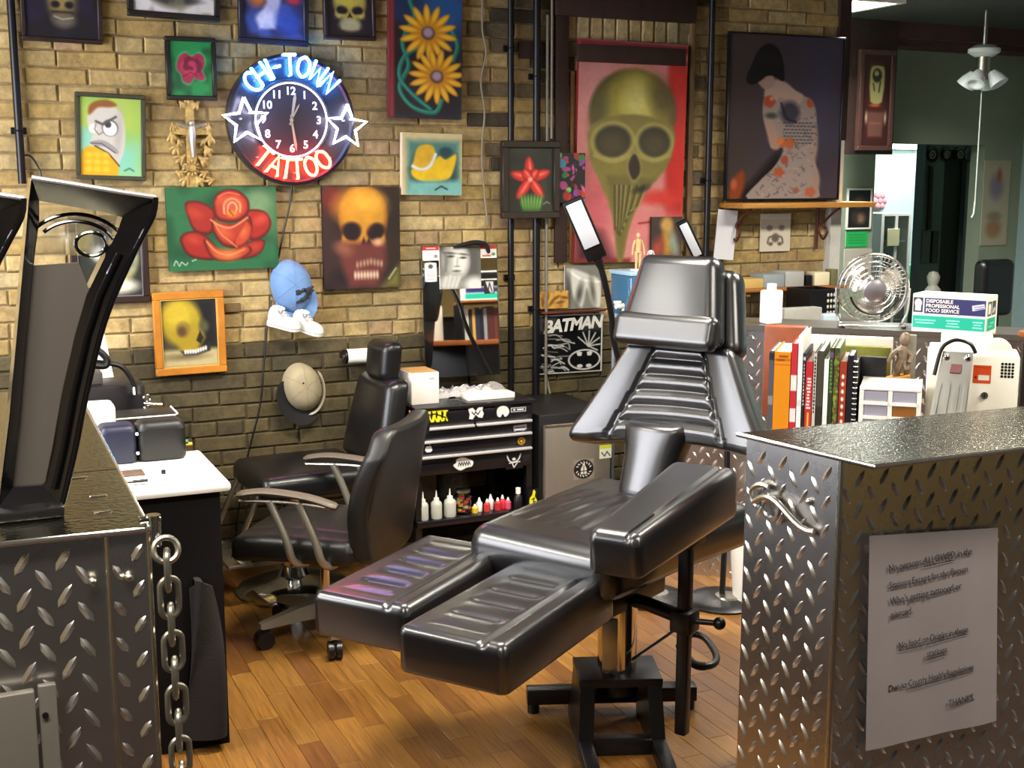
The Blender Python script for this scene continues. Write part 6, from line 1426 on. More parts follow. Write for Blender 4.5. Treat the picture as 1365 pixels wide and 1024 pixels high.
# fan
p = hpnt(1161, .07); fa = math.atan2(-p.y, -p.x) + pi / 2 + R_(10)
fn = thing('desk_fan', 'chrome desk fan with a round wire cage on the half wall', 'fan', tuple(p), fa)
m_fch = mat('fan_chrome', 'e6e4e0', .24, 1.0)
RF = .128; zc = .145; FM = Matrix.Translation((0, 0, zc)) @ Matrix.Rotation(R_(8), 4, 'X') @ Matrix.Rotation(pi / 2, 4, 'X')
cg = MB().torus(RF, .0042, 48, 8, FM).part('cage_rim', m_fch, fn, local=True)
for r, zz in ((RF * .97, .028), (RF * .86, .040), (RF * .72, .046), (RF * .58, .049), (RF * .44, .051), (RF * .97, -.028), (RF * .7, -.045)): MB().torus(r, .0011, 40, 5, FM @ Matrix.Translation((0, 0, zz))).part('cage_ring', m_fch, cg, local=True)
g = MB()
for k in range(48):
    a = 2 * pi * k / 48; c, s_ = math.cos(a), math.sin(a)
    g.tube([FM @ Vector((r * c, r * s_, zz)) for r, zz in ((RF * .3, .052), (RF * .7, .046), (RF * .95, .030), (RF, 0), (RF * .95, -.030), (RF * .6, -.05))], .0007, 4)
w_ = g.part('cage_wires', m_fch, cg, local=True); w_['kind'] = 'stuff'
MB().lathe([(.001, .048), (.040, .048), (.042, .051), (.036, .056), (.001, .058)], 28, FM).part('centre_badge', mat('grey_badge', '8f8b92', .3, .6), fn, local=True)
for k in range(3):
    a = 2 * pi * k / 3 + .5; g = MB()
    def fb(u, v):
        r = .03 + u * .078; w0 = (.42 + .5 * math.sin(pi * min(1, u * 1.1))) * 1.0; th = a + (v - .5) * w0 * 1.5; return tuple(FM @ Vector((r * math.cos(th), r * math.sin(th), (v - .5) * .035)))
    g.grid(fb, 10, 8); b0 = list(g.v); g.add([tuple(Vector(q) + (FM.to_3x3() @ Vector((0, 0, .0015)))) for q in b0], [tuple(reversed(f)) for f in g.f]); g.part('blade', m_fch, fn, local=True)
MB().cyl(FM @ Vector((0, 0, -.06)), FM @ Vector((0, 0, .01)), .034, n=20).part('motor', m_fch, fn, local=True)
st_ = smooth_pts([(-.132, 0, zc + .0), (-.128, 0, .06), (-.110, -.0, .012), (-.108, -.05, .010), (.108, -.05, .010), (.110, 0, .012), (.128, 0, .06), (.132, 0, zc)], 5)
MB().tube([Vector(q) for q in st_], .0048, 8).part('stand', m_fch, fn, local=True)
MB().tube([FM @ Vector((.088 * math.cos(a), .088 * math.sin(a), .05)) for a in np.linspace(pi * 1.08, pi * 1.92, 16)], .004, 8).part('tilt_bar', mat('dark_bronze', '3a352a', .3, .7), fn, local=True)
for x in (-.11, .11):
    for y in (-.045, 0): MB().cyl((x, y, 0), (x, y, .012), .008, n=10).part('foot', m_plastic, fn, local=True)
# carton
bA, bB, bC = onz(1215, 440, HZ), onz(1313, 447, HZ), onz(1356, 446, HZ)
Ux = (bB - bA); Lb = Ux.length; Ux.normalize(); Vx = Vector((-Ux.y, Ux.x, 0)); Hb = ony(1215, 392, bA.y).z - HZ
cx_ = thing('food_tray_carton', 'white carton with navy and teal print panels on the half wall', 'carton', tuple((bA + bB) / 2), math.atan2(Ux.y, Ux.x))
Db = .135
MB().rbox(-Lb / 2, Lb / 2, 0, Db, 0, Hb, .003).part('carton', m_white, cx_, local=True)
MB().box(-Lb / 2, Lb / 2, .0, Db * .48, Hb, Hb + .0015).box(-Lb / 2, Lb / 2, Db * .52, Db, Hb, Hb + .0015).part('top_flap', m_white, cx_, local=True)
Mx = MW[cx_]
A = Art(0, 0, 98, 47, 'f0eee6', n=200); A.rect(1, 4, 14, 23, '2a2740', .5); A.ell(7.5, 11, 5, 5.5, 'e9e7e2', .5); A.rect(3.5, 9, 11.5, 21, 'e9e7e2', .5); A.rect(16, 4, 97, 24, '2c2b66', .5); A.rect(1, 27, 97, 43, '10b49a', .5)
A.poly([(79, 11), (95, 8), (96, 14), (80, 18)], 'd8d8ea', .6); A.line([(82, 13), (94, 11)], .8, '2c2b66', .4); A.line([(83, 15.6), (94, 13.4)], .8, '2c2b66', .4)
for x0, x1 in ((4, 32), (46, 64), (81, 94)):
    for k in range(2 if x0 == 4 else 3): A.rect(x0 + (k % 2) * 1.5, 32 + k * 3.6 - (0 if x0 == 4 else 1), x1 - (k % 2) * 2, 33.6 + k * 3.6 - (0 if x0 == 4 else 1), 'a8e8dc', .5)
A.grid('front_print', Mx @ Vector((-Lb / 2, -.0008, Hb)), Mx @ Vector((Lb / 2, -.0008, Hb)), Mx @ Vector((-Lb / 2, -.0008, 0)), cx_, .4, 'print_40')
g = MB(); kf = Lb / 98
for k, (s_, w0) in enumerate((('DISPOSABLE', 0), ('PROFESSIONAL', 0), ('FOOD SERVICE', 0))):
    add_text(g, s_, .0175, Mx @ Matrix.Translation((-Lb / 2 + 18 * kf, -.0012, Hb - (8 + 6.0 * k) * Hb / 47)) @ Matrix.Rotation(pi / 2, 4, 'X'), align='LEFT', extrude=.0002, bold=.0004)
g.part('title_lettering', m_white, cx_, smooth=0)
A = Art(0, 0, 42, 47, 'efe8cf', n=90); A.rect(4, 6, 19, 24, '2a2730', .5); A.ell(11.5, 13, 5, 5, 'e2dcc8', .5); A.rect(7, 11, 16, 22, 'e2dcc8', .5); A.rect(21, 6, 37, 24, '4a4546', .5); A.ell(29, 18, 6, 3.4, 'b8a9b0', .6, -20); A.rect(4, 27, 37, 43, '12a280', .5); A.rect(9, 37, 24, 38.6, '8ad8c4', .5); A.rect(16, 33, 32, 34.6, '8ad8c4', .5)
A.grid('side_print', Mx @ Vector((Lb / 2 + .0008, 0, Hb)), Mx @ Vector((Lb / 2 + .0008, Db, Hb)), Mx @ Vector((Lb / 2 + .0008, 0, 0)), cx_, .4, 'print_40')

# bin and power strip on the floor behind the chair
bn = thing('waste_bin', 'tall white waste bin with a red label beside the counter', 'bin', (2.63, 3.60, 0))
MB().lathe([(.001, 0), (.085, 0), (.11, .33), (.11, .34), (.10, .34), (.08, .02), (.001, .02)], 28).part('tub', m_white, bn, local=True)
MB().lathe([(.112, .32), (.118, .32), (.118, .348), (.112, .35), (.001, .352)], 28).part('lid', m_white, bn, local=True)
MB().box(-.06, -.01, -.112, -.100, .27, .30, Matrix.Rotation(R_(-20), 4, 'Z')).part('label_sticker', mat('red_sticker', 'b23a3a', .5), bn, local=True)

# ---------------------------------------------------------------- shelf with the poster, wall things at the far end of the bricks
za_, xa_, xb_ = ony(1050, 276, WY).z, ony(958, 272, WY).x, ony(1150, 272, WY - .1).x
shf = thing('wall_shelf', 'pine wall shelf under the tattooed back poster', 'shelf', ((xa_ + xb_) / 2, WY - .09, za_ - .0))
MB().rbox(xa_, xb_, WY - .19, WY - .003, za_, za_ + .024, .003).part('board', m_pine, shf)
m_rust = mat('red_brown_iron', '5a2c22', .5, .4)
for px in (988, 1105):
    x = ony(px, 300, WY - .1).x
    pts = smooth_pts([(x, WY - .02, za_ - .005), (x, WY - .022, za_ - .10), (x, WY - .06, za_ - .15), (x, WY - .09, za_ - .11), (x, WY - .06, za_ - .08), (x, WY - .12, za_ - .03), (x, WY - .17, za_ - .004)], 6)
    b = MB().tube([Vector(q) for q in pts], .006, 8).part('bracket', m_rust, shf); MB().tube([(x, WY - .012, za_ - .001), (x, WY - .012, za_ - .2)], .007, 8).part('bracket_bar', m_rust, b)
A = Art(966, 46, 1118, 266, '4a3f46', n=240); A.rect(966, 46, 1000, 266, '4b3d3a', 16); A.rect(1066, 46, 1118, 200, '4b4559', 24); A.rect(1085, 200, 1118, 266, '453d48', 14); A.poly([(966, 268), (998, 244), (1022, 214), (1036, 200), (1040, 268)], '241a1a', 6)
BODY = [(1013, 126), (1016, 112), (1030, 112), (1044, 112), (1054, 118), (1066, 125), (1077, 130), (1084, 146), (1086, 170), (1087, 196), (1085, 212), (1091, 232), (1091, 250), (1086, 268), (996, 268), (1008, 244), (1026, 226), (1038, 208), (1040, 196), (1030, 197), (1024, 196), (1021, 182), (1014, 164), (1011, 146)]
A.poly(BODY, '9a8a84', 1.2, smooth=3)
A.poly([(1013, 126), (1017, 110), (1028, 104), (1042, 108), (1054, 118), (1066, 125), (1058, 140), (1048, 138), (1036, 128), (1026, 134)], 'b79a8e', 2, smooth=3)
A.poly([(1014, 150), (1020, 150), (1030, 172), (1036, 196), (1024, 196), (1016, 168)], 'ab8c7c', 2, smooth=3); A.ell(1084, 190, 4, 20, 'a2867a', 3); A.ell(1088, 244, 5, 14, '9c8276', 3)
HAIR = [(990, 110), (989, 100), (995, 86), (1001, 70), (1010, 60), (1020, 57), (1030, 64), (1036, 78), (1039, 100), (1036, 106), (1026, 100), (1016, 100), (1008, 106), (998, 112)]
A.poly([(1001, 104), (1012, 98), (1024, 100), (1026, 112), (1014, 118), (1006, 112)], 'a98d84', 1.5, smooth=3); A.poly(HAIR, '1f1719', 1.2, smooth=4); A.ell(1018, 76, 9, 8, '2c2226', 5)
base_ = A.c.copy()
rq = random.Random(9)
for k in range(170):
    x, y = rq.uniform(1006, 1090), rq.uniform(140, 264)
    if y < 200 and x < 1036: continue
    A.line([(x, y), (x + rq.uniform(-4, 4), y + rq.uniform(-3, 3)), (x + rq.uniform(-6, 6), y + rq.uniform(-4, 4))], rq.uniform(.8, 2), rq.choice(('5a5660', '6d6664', 'aca098', '504e58', '9a7c6c', '73686a')), .7, .65, 3)
for j in range(7):
    for i in range(8): A.ell(1042 + i * 5 + (j % 2) * 2.5, 162 + j * 4.6, 2.1, 1.3, '4a4c54', .6, 0, .75)
A.ell(1048, 148, 13, 15, '463f4e', 4); A.line([(1036, 136), (1044, 156), (1056, 160)], 2.5, '2f2b38', 1.5, smooth=3); A.ell(1023, 153, 8, 4, '4c5048', 2)
for x, y, rx, ry, rt, c in ((1020, 134, 8, 9, 0, 'a9503a'), (1023, 130, 3, 3, 0, 'd08a6a'), (1076, 134, 5, 8, -20, 'ad5a3c'), (1046, 190, 13, 6, 20, 'b8643c'), (1036, 187, 5, 5, 0, 'cc7a4a'), (1036, 230, 8, 6, 10, 'ad5a38'), (1043, 213, 5, 7, 0, 'a05440'), (1080, 257, 8, 7, 0, 'ad6648'), (1060, 255, 5, 4, 0, '96604c')):
    for k in range(5): A.ell(x + rx * .45 * math.cos(k * 1.26), y + ry * .45 * math.sin(k * 1.26), rx * .55, ry * .5, c, 1.4, k * 72)
bm_ = np.clip(.5 - A.sdf(smooth_pts(BODY, 3, True)) / 2.0, 0, 1)[..., None]; A.c = A.c * bm_ + base_ * (1 - bm_)
A.poly([(970, 266), (972, 246), (980, 232), (988, 228), (990, 244), (984, 266)], '8a4426', 3, smooth=3); A.ell(976, 246, 4, 7, 'b0603a', 2)
picture('figure_poster', 'large poster of a tattooed back seen from behind on the pine shelf', 'poster', (966, 46, 1119, 267), A, m_plastic, 2, depth=.02, Y=WY - .035, rough=.25)
A = Art(1013, 285, 1053, 335, 'c9bfae', n=80); A.rect(1013, 285, 1053, 292, 'd8cfc0', 1)
for sg in (-1, 1): A.ell(1033 + sg * 8, 304, 4, 4, '8a7d6e', 1.2); A.line([(1033, 315), (1033 + sg * 8, 316), (1033 + sg * 10, 324)], 2, '5c5248', 1, smooth=3); A.ell(1033 + sg * 6, 325, 3, 2.5, '6a5f54', 1)
A.ell(1033, 317, 5, 6, '6a5f54', 1.5)
picture('ornament_drawing', 'small paper with an ornamental ink drawing on the bricks under the shelf', 'drawing', (1013, 285, 1053, 335), A, None, depth=.003, flat=True)
A = Art(955, 280, 981, 345, 'd6d4d8', n=24); picture('paper_sheet', 'blank white sheet hanging beside the black conduit pipe', 'paper', (954, 280, 980, 346), A, None, depth=.003, flat=True, Y=WY - .045, roll=R_(5))
# lower shelf with trays
zl = ony(1050, 385, WY - .08).z; x0, x1 = ony(975, 385, WY - .1).x, ony(1118, 380, WY - .1).x
ls = thing('lower_wall_shelf', 'thin pine shelf with trays near the fan', 'shelf', ((x0 + x1) / 2, WY - .1, zl))
MB().rbox(x0, x1, WY - .17, WY - .003, zl, zl + .016, .003).part('board', mat('red_pine', '96602e', .5, var=.2, stretch=(1, 8, 8)), ls)
for x in (x0 + .05, x1 - .08): MB().rbox(x, x + .02, WY - .15, WY - .003, zl - .02, zl, .002).part('cleat', m_pine, ls)
def shelf_box(px0, px1, top, mt, name, label, cat, Y=WY - .15, dp=.11, z=None):
    z = zl + .016 if z is None else z; a, b = ony(px0, 375, Y).x, ony(px1, 375, Y).x; t = ony((px0 + px1) / 2, top, Y).z
    return MB().rbox(a, b, Y, Y + dp, z, max(z + .01, t), .004).solo(name, mt, label, cat)
shelf_box(990, 1018, 372, mat('yellow_pad', 'c3a25c', .7), 'note_pad', 'yellow note pad on the thin pine shelf', 'pad')
shelf_box(1018, 1046, 366, mat('grey_tray', '8e959a', .4), 'plastic_tray', 'blue grey plastic tray on the thin pine shelf', 'tray')
shelf_box(1047, 1072, 362, mat('light_grey_tub', 'a3a39f', .4), 'plastic_tub', 'light grey tub beside the blue grey tray', 'tub')
shelf_box(1075, 1083, 367, m_plastic, 'small_jar', 'little black jar on the thin pine shelf', 'jar', dp=.04)
shelf_box(1086, 1106, 363, mat('cream_carton', 'd9cfae', .6), 'cream_carton', 'cream carton on the thin pine shelf by the fan', 'carton', dp=.07)
shelf_box(1108, 1117, 359, mat('olive_glass', '8a8a62', .15, trans=.5), 'glass_pot', 'olive glass pot at the end of the thin pine shelf', 'pot', dp=.05)
# desk behind the half wall
dz = .88
dk = thing('wall_desk', 'dark desk under the thin pine shelf behind the half wall', 'desk', (3.5, 4.5, 0))
MB().rbox(2.98, 3.95, 4.28, 4.78, dz - .03, dz, .003).part('top', m_wood_dark, dk)
for x in (3.0, 3.91): MB().box(x, x + .03, 4.30, 4.76, 0, dz - .03).part('leg_panel', m_wood_dark, dk)
a, b = ony(1080, 400, 4.38).x, ony(1119, 400, 4.38).x; t1 = ony(1100, 386, 4.38).z
crt = thing('storage_crate', 'black perforated storage crate on the desk under the thin shelf', 'crate', ((a + b) / 2, 4.45, dz))
for (p0, p1, q0, q1) in ((a, b, 4.38, 4.385), (a, b, 4.545, 4.55), (a, a + .005, 4.385, 4.545), (b - .005, b, 4.385, 4.545)): MB().box(p0, p1, q0, q1, dz, t1).part('side', m_plastic, crt)
for i in range(4):
    for j in range(4):
        x = b - .012 - i * .017; z = t1 - .025 - j * .026; MB().ball((x, 4.3795, z), .006, .0015, .008, 8, 6).part('hole', mat('pale_hole', 'b9b4a6', .6), crt)
a, b = ony(1040, 420, 4.34).x, ony(1090, 420, 4.34).x; MB().rbox(a, b, 4.31, 4.37, dz, ony(1065, 410, 4.34).z, .004).solo('document_box', mat('grey_card', '9a978e', .6, var=.05), 'grey document box beside the black crate', 'box')
a, b = ony(1094, 425, 4.31).x, ony(1117, 425, 4.31).x; MB().rbox(a, b, 4.29, 4.36, dz, ony(1105, 419, 4.31).z, .003).solo('blue_box', mat('pale_blue_card', 'a9b8c2', .6), 'pale blue box in front of the black crate', 'box')

# ---------------------------------------------------------------- far wall and the room beyond
def far_box(px0, px1, y0, y1, Y, th, mt, name, label, cat):
    xm, ym = (px0 + px1) / 2, (y0 + y1) / 2
    return MB().rbox(ony(px0, ym, Y).x, ony(px1, ym, Y).x, Y, Y + th, ony(xm, y1, Y).z, ony(xm, y0, Y).z, .002, seg=1).solo(name, mt, label, cat)
A = Art(1140, 66, 1187, 200, '3f1d1a', n=70); A.rect(1150, 76, 1178, 190, '4f231e', 2); A.poly([(1152, 90), (1158, 82), (1171, 82), (1177, 90), (1174, 135), (1154, 135)], 'a9a06a', 1.5, smooth=2); A.ell(1164, 96, 8, 10, '2c2018', 1.5); A.ell(1163, 93, 4, 4, 'a9a06a', 1); A.line([(1158, 108), (1160, 118)], 2, '2c2018', 1); A.line([(1170, 105), (1168, 120)], 2, '2c2018', 1); A.ell(1162, 140, 9, 2.4, 'b25a34', 1); A.poly([(1150, 150), (1178, 150), (1176, 186), (1152, 186)], '70493f', 2); A.ell(1148, 158, 2, 8, 'b9a28a', 1.5); A.ell(1181, 158, 2, 8, 'b9a28a', 1.5); A.rect(1154, 165, 1174, 168, '8a5a4a', 1)
picture('carved_sign', 'dark red carved sign with an ornate face on the timber post', 'sign', (1141, 67, 1187, 201), A, m_beam, 5, depth=.03, Y=5.86)
x0, x1 = ony(1127, 100, 5.9).x, ony(1192, 100, 5.9).x
struct(MB().rbox(x0, x1, 5.88, 5.90, ony(1160, 206, 5.9).z, CEIL, .004), 'trim_5', m_wood_dark, label='dark timber board hanging under the beam')
A = Art(1126, 250, 1160, 306, '1f1a1a', n=40); A.ell(1143, 268, 8, 9, '55463a', 3); A.ell(1146, 292, 7, 8, '8a6a52', 4); A.ell(1136, 290, 5, 10, '3a3230', 3); A.mottle(4, .3, 2)
picture('framed_photo', 'dark photo in a thin white frame on the green wall', 'photo', (1127, 251, 1160, 306), A, m_white, 2, depth=.015, Y=FY - .002)
A = Art(1127, 307, 1156, 330, '2fae5c', n=30)
for k in range(4): A.rect(1131, 312 + k * 4, 1152, 313 + k * 4, '1c7d40', .8)
picture('green_notice', 'bright green paper notice under the dark photo', 'notice', (1127, 308, 1156, 329), A, None, depth=.003, flat=True, Y=FY - .002)
far_box(1125, 1162, 332, 372, FY - .012, .01, mat('greige_paper', 'b3aa9c', .7), 'paper_notice', 'plain grey paper notice under the green one', 'notice')
A = Art(1308, 212, 1344, 328, 'b5aa92', n=40); A.ell(1326, 248, 9, 16, '8a7f92', 4); A.ell(1329, 232, 3, 8, 'a8553c', 2); A.ell(1325, 288, 9, 6, '8f826a', 3); A.ell(1325, 305, 10, 12, 'a07a56', 4)
picture('flash_sheet', 'tall pale sheet of two tattoo designs on the green wall', 'poster', (1309, 214, 1344, 327), A, None, depth=.003, flat=True, Y=FY - .002)
# hanging glass lamp with a pull chain
lx, ly = ony(1310, 100, 5.3).x, 5.3
gl = thing('pendant_lamp', 'frosted glass ceiling lamp with a long pull chain', 'lamp', (lx, ly, ony(1310, 130, ly).z))
m_frost = mat('frosted_glass', 'eef0ee', .35); zt, zm = ony(1310, 68, ly).z, ony(1310, 106, ly).z
MB().cyl((lx, ly, zt + .02), (lx, ly, CEIL - .001), .012, n=10).part('stem', m_steel, gl)
MB().lathe([(.001, .03), (.05, .032), (.085, .012), (.085, -.008), (.05, -.03), (.001, -.032)], 24, Matrix.Translation((lx, ly, zt))).part('upper_shade', m_frost, gl)
MB().cyl((lx, ly, zm), (lx, ly, zt), .035, n=14).part('socket', m_steel, gl)
for k in range(4):
    a = k * pi / 2 + .4; MB().lathe([(.001, .05), (.024, .045), (.045, .0), (.052, -.036), (.040, -.038), (.001, -.015)], 16, Matrix.Translation((lx + .075 * math.cos(a), ly + .075 * math.sin(a), zm)) @ Matrix.Rotation(R_(-35), 4, Vector((-math.sin(a), math.cos(a), 0)))).part('glass_shade', m_frost, gl)
MB().cyl((lx, ly, ony(1310, 270, ly).z), (lx, ly, zm), .0035, n=6).part('pull_chain', mat('pale_cord', 'b9b9b2', .5), gl)
MB().tube([(lx, ly, ony(1310, 268, ly).z), (lx - .005, ly, ony(1310, 285, ly).z), (lx - .02, ly, ony(1310, 290, ly).z)], .005, 6).part('chain_hook', mat('pale_cord', 'b9b9b2', .5), gl)
# glass cabinet in the room beyond
GY = 8.1; gx0, gx1, gz1 = ony(1173, 340, GY).x, ony(1213, 340, GY).x, ony(1190, 288, GY).z
gc = thing('display_cabinet', 'white display cabinet with glass doors in the teal room beyond', 'cabinet', ((gx0 + gx1) / 2, GY + .2, 0))
MB().box(gx0, gx1, GY + .35, GY + .37, 0, gz1).box(gx0, gx0 + .02, GY + .02, GY + .35, 0, gz1).box(gx1 - .02, gx1, GY + .02, GY + .35, 0, gz1).box(gx0, gx1, GY, GY + .37, gz1, gz1 + .02).part('carcass', m_white, gc)
for x in (gx0, (gx0 + gx1) / 2 - .015, gx1 - .03): MB().box(x, x + .03, GY, GY + .02, 0, gz1).part('door_stile', m_white, gc)
for k in range(5): MB().box(gx0 + .02, gx1 - .02, GY + .03, GY + .35, gz1 - .22 * (k + 1), gz1 - .22 * (k + 1) + .012).part('glass_shelf', m_white, gc)
for k in range(2): MB().box(gx0 + .03 + k * (gx1 - gx0) / 2, (gx0 + gx1) / 2 - .02 + k * (gx1 - gx0) / 2, GY + .008, GY + .012, 0, gz1 - .02).part('glass_door', mat('pane_glass', 'e6efec', .05, trans=1.0), gc)
rq = random.Random(21)
for k in range(9):
    x = gx0 + .06 + (k % 3) * .085; z = gz1 - .22 * (1 + k // 3) + .012; r = .022
    MB().lathe([(.001, 0), (r, 0), (r, .06), (.008, .09), (.008, .11), (.001, .11)], 12, Matrix.Translation((x, GY + .18, z))).solo('jar', mat('jar_%d' % (k % 4), ('8a5a3a', '4a5a4a', 'b9a26a', '6a4a4a')[k % 4], .4), ('brown', 'dark green', 'tan', 'maroon')[k % 4] + ' jar on the ' + ('top', 'second', 'third')[k // 3] + ' shelf of the glass cabinet', 'jar', 'jars in the glass cabinet')
far_box(1183, 1199, 305, 328, GY - .012, .01, mat('cream_note', 'd8cda2', .7), 'cream_note', 'cream note taped to the glass cabinet', 'note')
far_box(1215, 1231, 354, 560, 8.14, .25, mat('mint_plastic', '5fd2a0', .5), 'mint_cupboard', 'mint green cupboard beside the glass cabinet', 'cupboard')
wl_ = thing('strip_light', 'bright white strip light on the teal wall beyond', 'light', tuple(ony(1200, 199, BY)))
a, b = ony(1178, 199, BY - .02), ony(1224, 191, BY - .02)
MB().rbox(a.x, b.x, BY - .03, BY - .001, a.z, b.z, .004).part('housing', m_white, wl_); MB().box(a.x + .01, b.x - .01, BY - .05, BY - .03, a.z + .004, b.z - .004).part('tube', mat('strip_tube', 'ffffff', .5, emit='ffffff', estr=6.0), wl_)
g = thing('pink_ornament', 'pink paper flower ornament on the teal wall', 'ornament', tuple(ony(1173, 275, BY - .03)))
for k in range(7):
    a = k * 2 * pi / 6; c = ony(1173, 268, BY - .04); MB().ball((c.x + (.05 * math.cos(a) if k < 6 else 0), BY - .028, c.z + (.05 * math.sin(a) if k < 6 else 0)), .035, .03, .035, 8, 6).part('petal', mat('pink_paper', 'c98a92', .7), g)
# masks and boxes on the partition
for k, (px, r) in enumerate(((1245, 11), (1264, 10), (1282, 10), (1297, 12))):
    c = ony(px, 206, PY - .03); rr = r * 9.2 / 1650 / 1.0
    t = thing('wall_plate', ('round dark plate with a pale rim above the conduit', 'round dark plate with a pale flower beside the door top', 'round dark plate with a pale skull shape over the dark door', 'larger plain black plate over the teal strip')[k], 'plate', (c.x, PY, c.z - rr), group='round plates over the far door')
    MB().lathe([(.001, 0), (rr, .006), (rr, .012), (rr * .8, .006), (.001, .008)], 24, Matrix.Translation((c.x, PY - .001, c.z)) @ Matrix.Rotation(pi / 2, 4, 'X')).part('plate', mat('plate_black', '17181a', .3), t)
    if k < 3:
        MB().torus(rr * .45, .006, 18, 6, Matrix.Translation((c.x, PY - .014, c.z)) @ Matrix.Rotation(pi / 2, 4, 'X')).ball((c.x, PY - .012, c.z), rr * .2, .006, rr * .25, 8, 6).part('motif', mat('plate_grey', '9aa09c', .4), t)
far_box(1233, 1240, 308, 350, PY - .04, .035, mat('grey_meter', '5a645c', .5), 'wall_phone', 'grey wall telephone on the partition', 'telephone')
far_box(1243, 1251, 308, 350, PY - .03, .025, mat('dark_meter', '2d322c', .5), 'fuse_box', 'dark narrow fuse box beside the wall telephone', 'fuse box')
MB().cyl(ony(1242, 222, PY - .02), ony(1239, 306, PY - .02), .02, n=10).solo('conduit_pipe', mat('dark_green_conduit', '3a423a', .5), 'dark conduit on the partition above the wall telephone', 'pipe')
far_box(1290, 1302, 324, 348, PY - .03, .025, m_paper, 'paper_pad', 'white paper pad hanging on the partition', 'paper')
A = Art(0, 0, 20, 32, 'd8d2c8', n=20); A.ell(10, 16, 6, 9, '3a3430', 2)
picture('framed_photo', 'small white framed photo at the edge of the far doorway', 'photo', (1293, 222, 1306, 246), A, fm_dark, 2, depth=.015, Y=PY - .002)
bust = thing('white_bust', 'white ornamental bust on the ledge behind the carton', 'ornament', tuple(ony(1243, 392, 6.6)))
b0 = ony(1243, 392, 6.6); MB().lathe([(.001, -1.0), (.07, -1.0), (.07, -.02), (.001, 0)], 20, Matrix.Translation(b0)).part('pedestal', mat('grey_pedestal', '6a6f66', .6), bust)
MB().lathe([(.001, 0), (.05, 0), (.055, .03), (.03, .06), (.04, .09), (.045, .12), (.03, .15), (.001, .16)], 20, Matrix.Translation(b0)).part('head', m_cream, bust)
# black high backed chair at the far wall
c = ony(1333, 380, 5.5); sc_ = thing('far_chair', 'black high backed chair by the green wall under the pale sheet', 'chair', (c.x, 5.5, 0))
hpad(.34, .26, .09, .04, None, 16, 14, lambda x, y, z: (c.x + y, 5.5 - z, c.z - .02 + x)).part('backrest', m_leather, sc_)
hpad(.36, .34, .08, .03, None, 10, 10, lambda x, y, z: (c.x + y, 5.36 + x - .1, c.z - .32 + z)).part('seat', m_leather, sc_)
MB().cyl((c.x, 5.3, .03), (c.x, 5.3, c.z - .4), .025, n=12).part('post', m_chrome, sc_); MB().lathe([(.001, 0), (.2, 0), (.2, .02), (.03, .04), (.001, .04)], 24, Matrix.Translation((c.x, 5.3, 0))).part('base', m_chrome, sc_); MB().rbox(c.x - .03, c.x + .03, 5.52, 5.55, c.z - .4, c.z, .005).part('back_bar', m_plastic, sc_)
# ================================================================== left counter, chain and display stands
lc = thing('entry_counter', 'diamond plate counter with dark metal top carrying the black display stands', 'counter', (-.35, 2.2, 0))
slab([(-1.2, 1.675), (.217, 1.614), (.223, 1.968), (-1.2, 2.01)], CTZ - .004, CTZ, 'worktop', m_top, lc)
slab([(-1.2, 2.014), (.2231, 1.972), (.236, 2.80), (-1.2, 2.80)], CTZ - .004, CTZ, 'worktop', m_top, lc)
MB().tube([(-1.2, 1.675, CTZ - .003), (.217, 1.614, CTZ - .003), (.236, 2.80, CTZ - .003)], .0042, 8).part('edge_trim', m_edge, lc)
for x, y in ((.17, 1.72), (.175, 1.81), (.16, 1.935)): MB().rbox(x - .012, x + .012, y - .004, y + .004, CTZ, CTZ + .001, .0005, seg=1).part('worn_mark', m_edge, lc)
slab([(-1.2, 1.695), (.214, 1.633), (.226, 2.78), (-1.2, 2.78)], 0, CTZ - .005, 'carcass', m_plastic, lc)
Ul = Vector((.216 + 1.2, 1.628 - 1.688, 0)); Nl = Vector((Ul.y, -Ul.x, 0)).normalized()
tread(lc, 'front_panel', (-1.2, 1.687, 0), Ul, Ul.length - .055, CTZ - .006, Nl, pitch=.049)
cs = Vector((-1.2, 1.687, 0)) + Ul.normalized() * (Ul.length - .052) + Nl * .006
tread(lc, 'corner_panel', cs, Ul, .052, CTZ - .006, Nl, pitch=.049, lug=.026)
for q in (cs, cs + Ul.normalized() * .052): MB().tube([q, q + Vector((0, 0, CTZ - .007))], .003, 8).part('corner_trim', m_edge, lc)
for dz_ in (.035, .045): pass
for u in (.025, -.02): MB().ball(cs + Ul.normalized() * u + Nl * .006 + Vector((0, 0, 1.035)), .006).part('bolt', m_steel, lc)
# grey cover plate bolted on the front
a, b = ony(0, 915, 1.64), ony(44, 912, 1.64)
gp = thing('metal_cover', 'plain grey metal box fixed to the front of the entry counter', 'box', (a.x, 1.63, .55))
MB().rbox(a.x - .25, b.x, 1.604, 1.620, .3, a.z, .003).part('cover', mat('dull_grey_metal', '6d6861', .45, .5, var=.05), gp)
MB().rbox(b.x + .004, b.x + .026, 1.610, 1.622, .3, a.z + .003, .002).part('flange', mat('dull_grey_metal', '6d6861', .45, .5, var=.05), gp)
p = ony(60, 951, 1.615); MB().cyl((p.x, 1.607, p.z), (p.x, 1.615, p.z), .004, n=10).part('screw', m_plastic, gp)
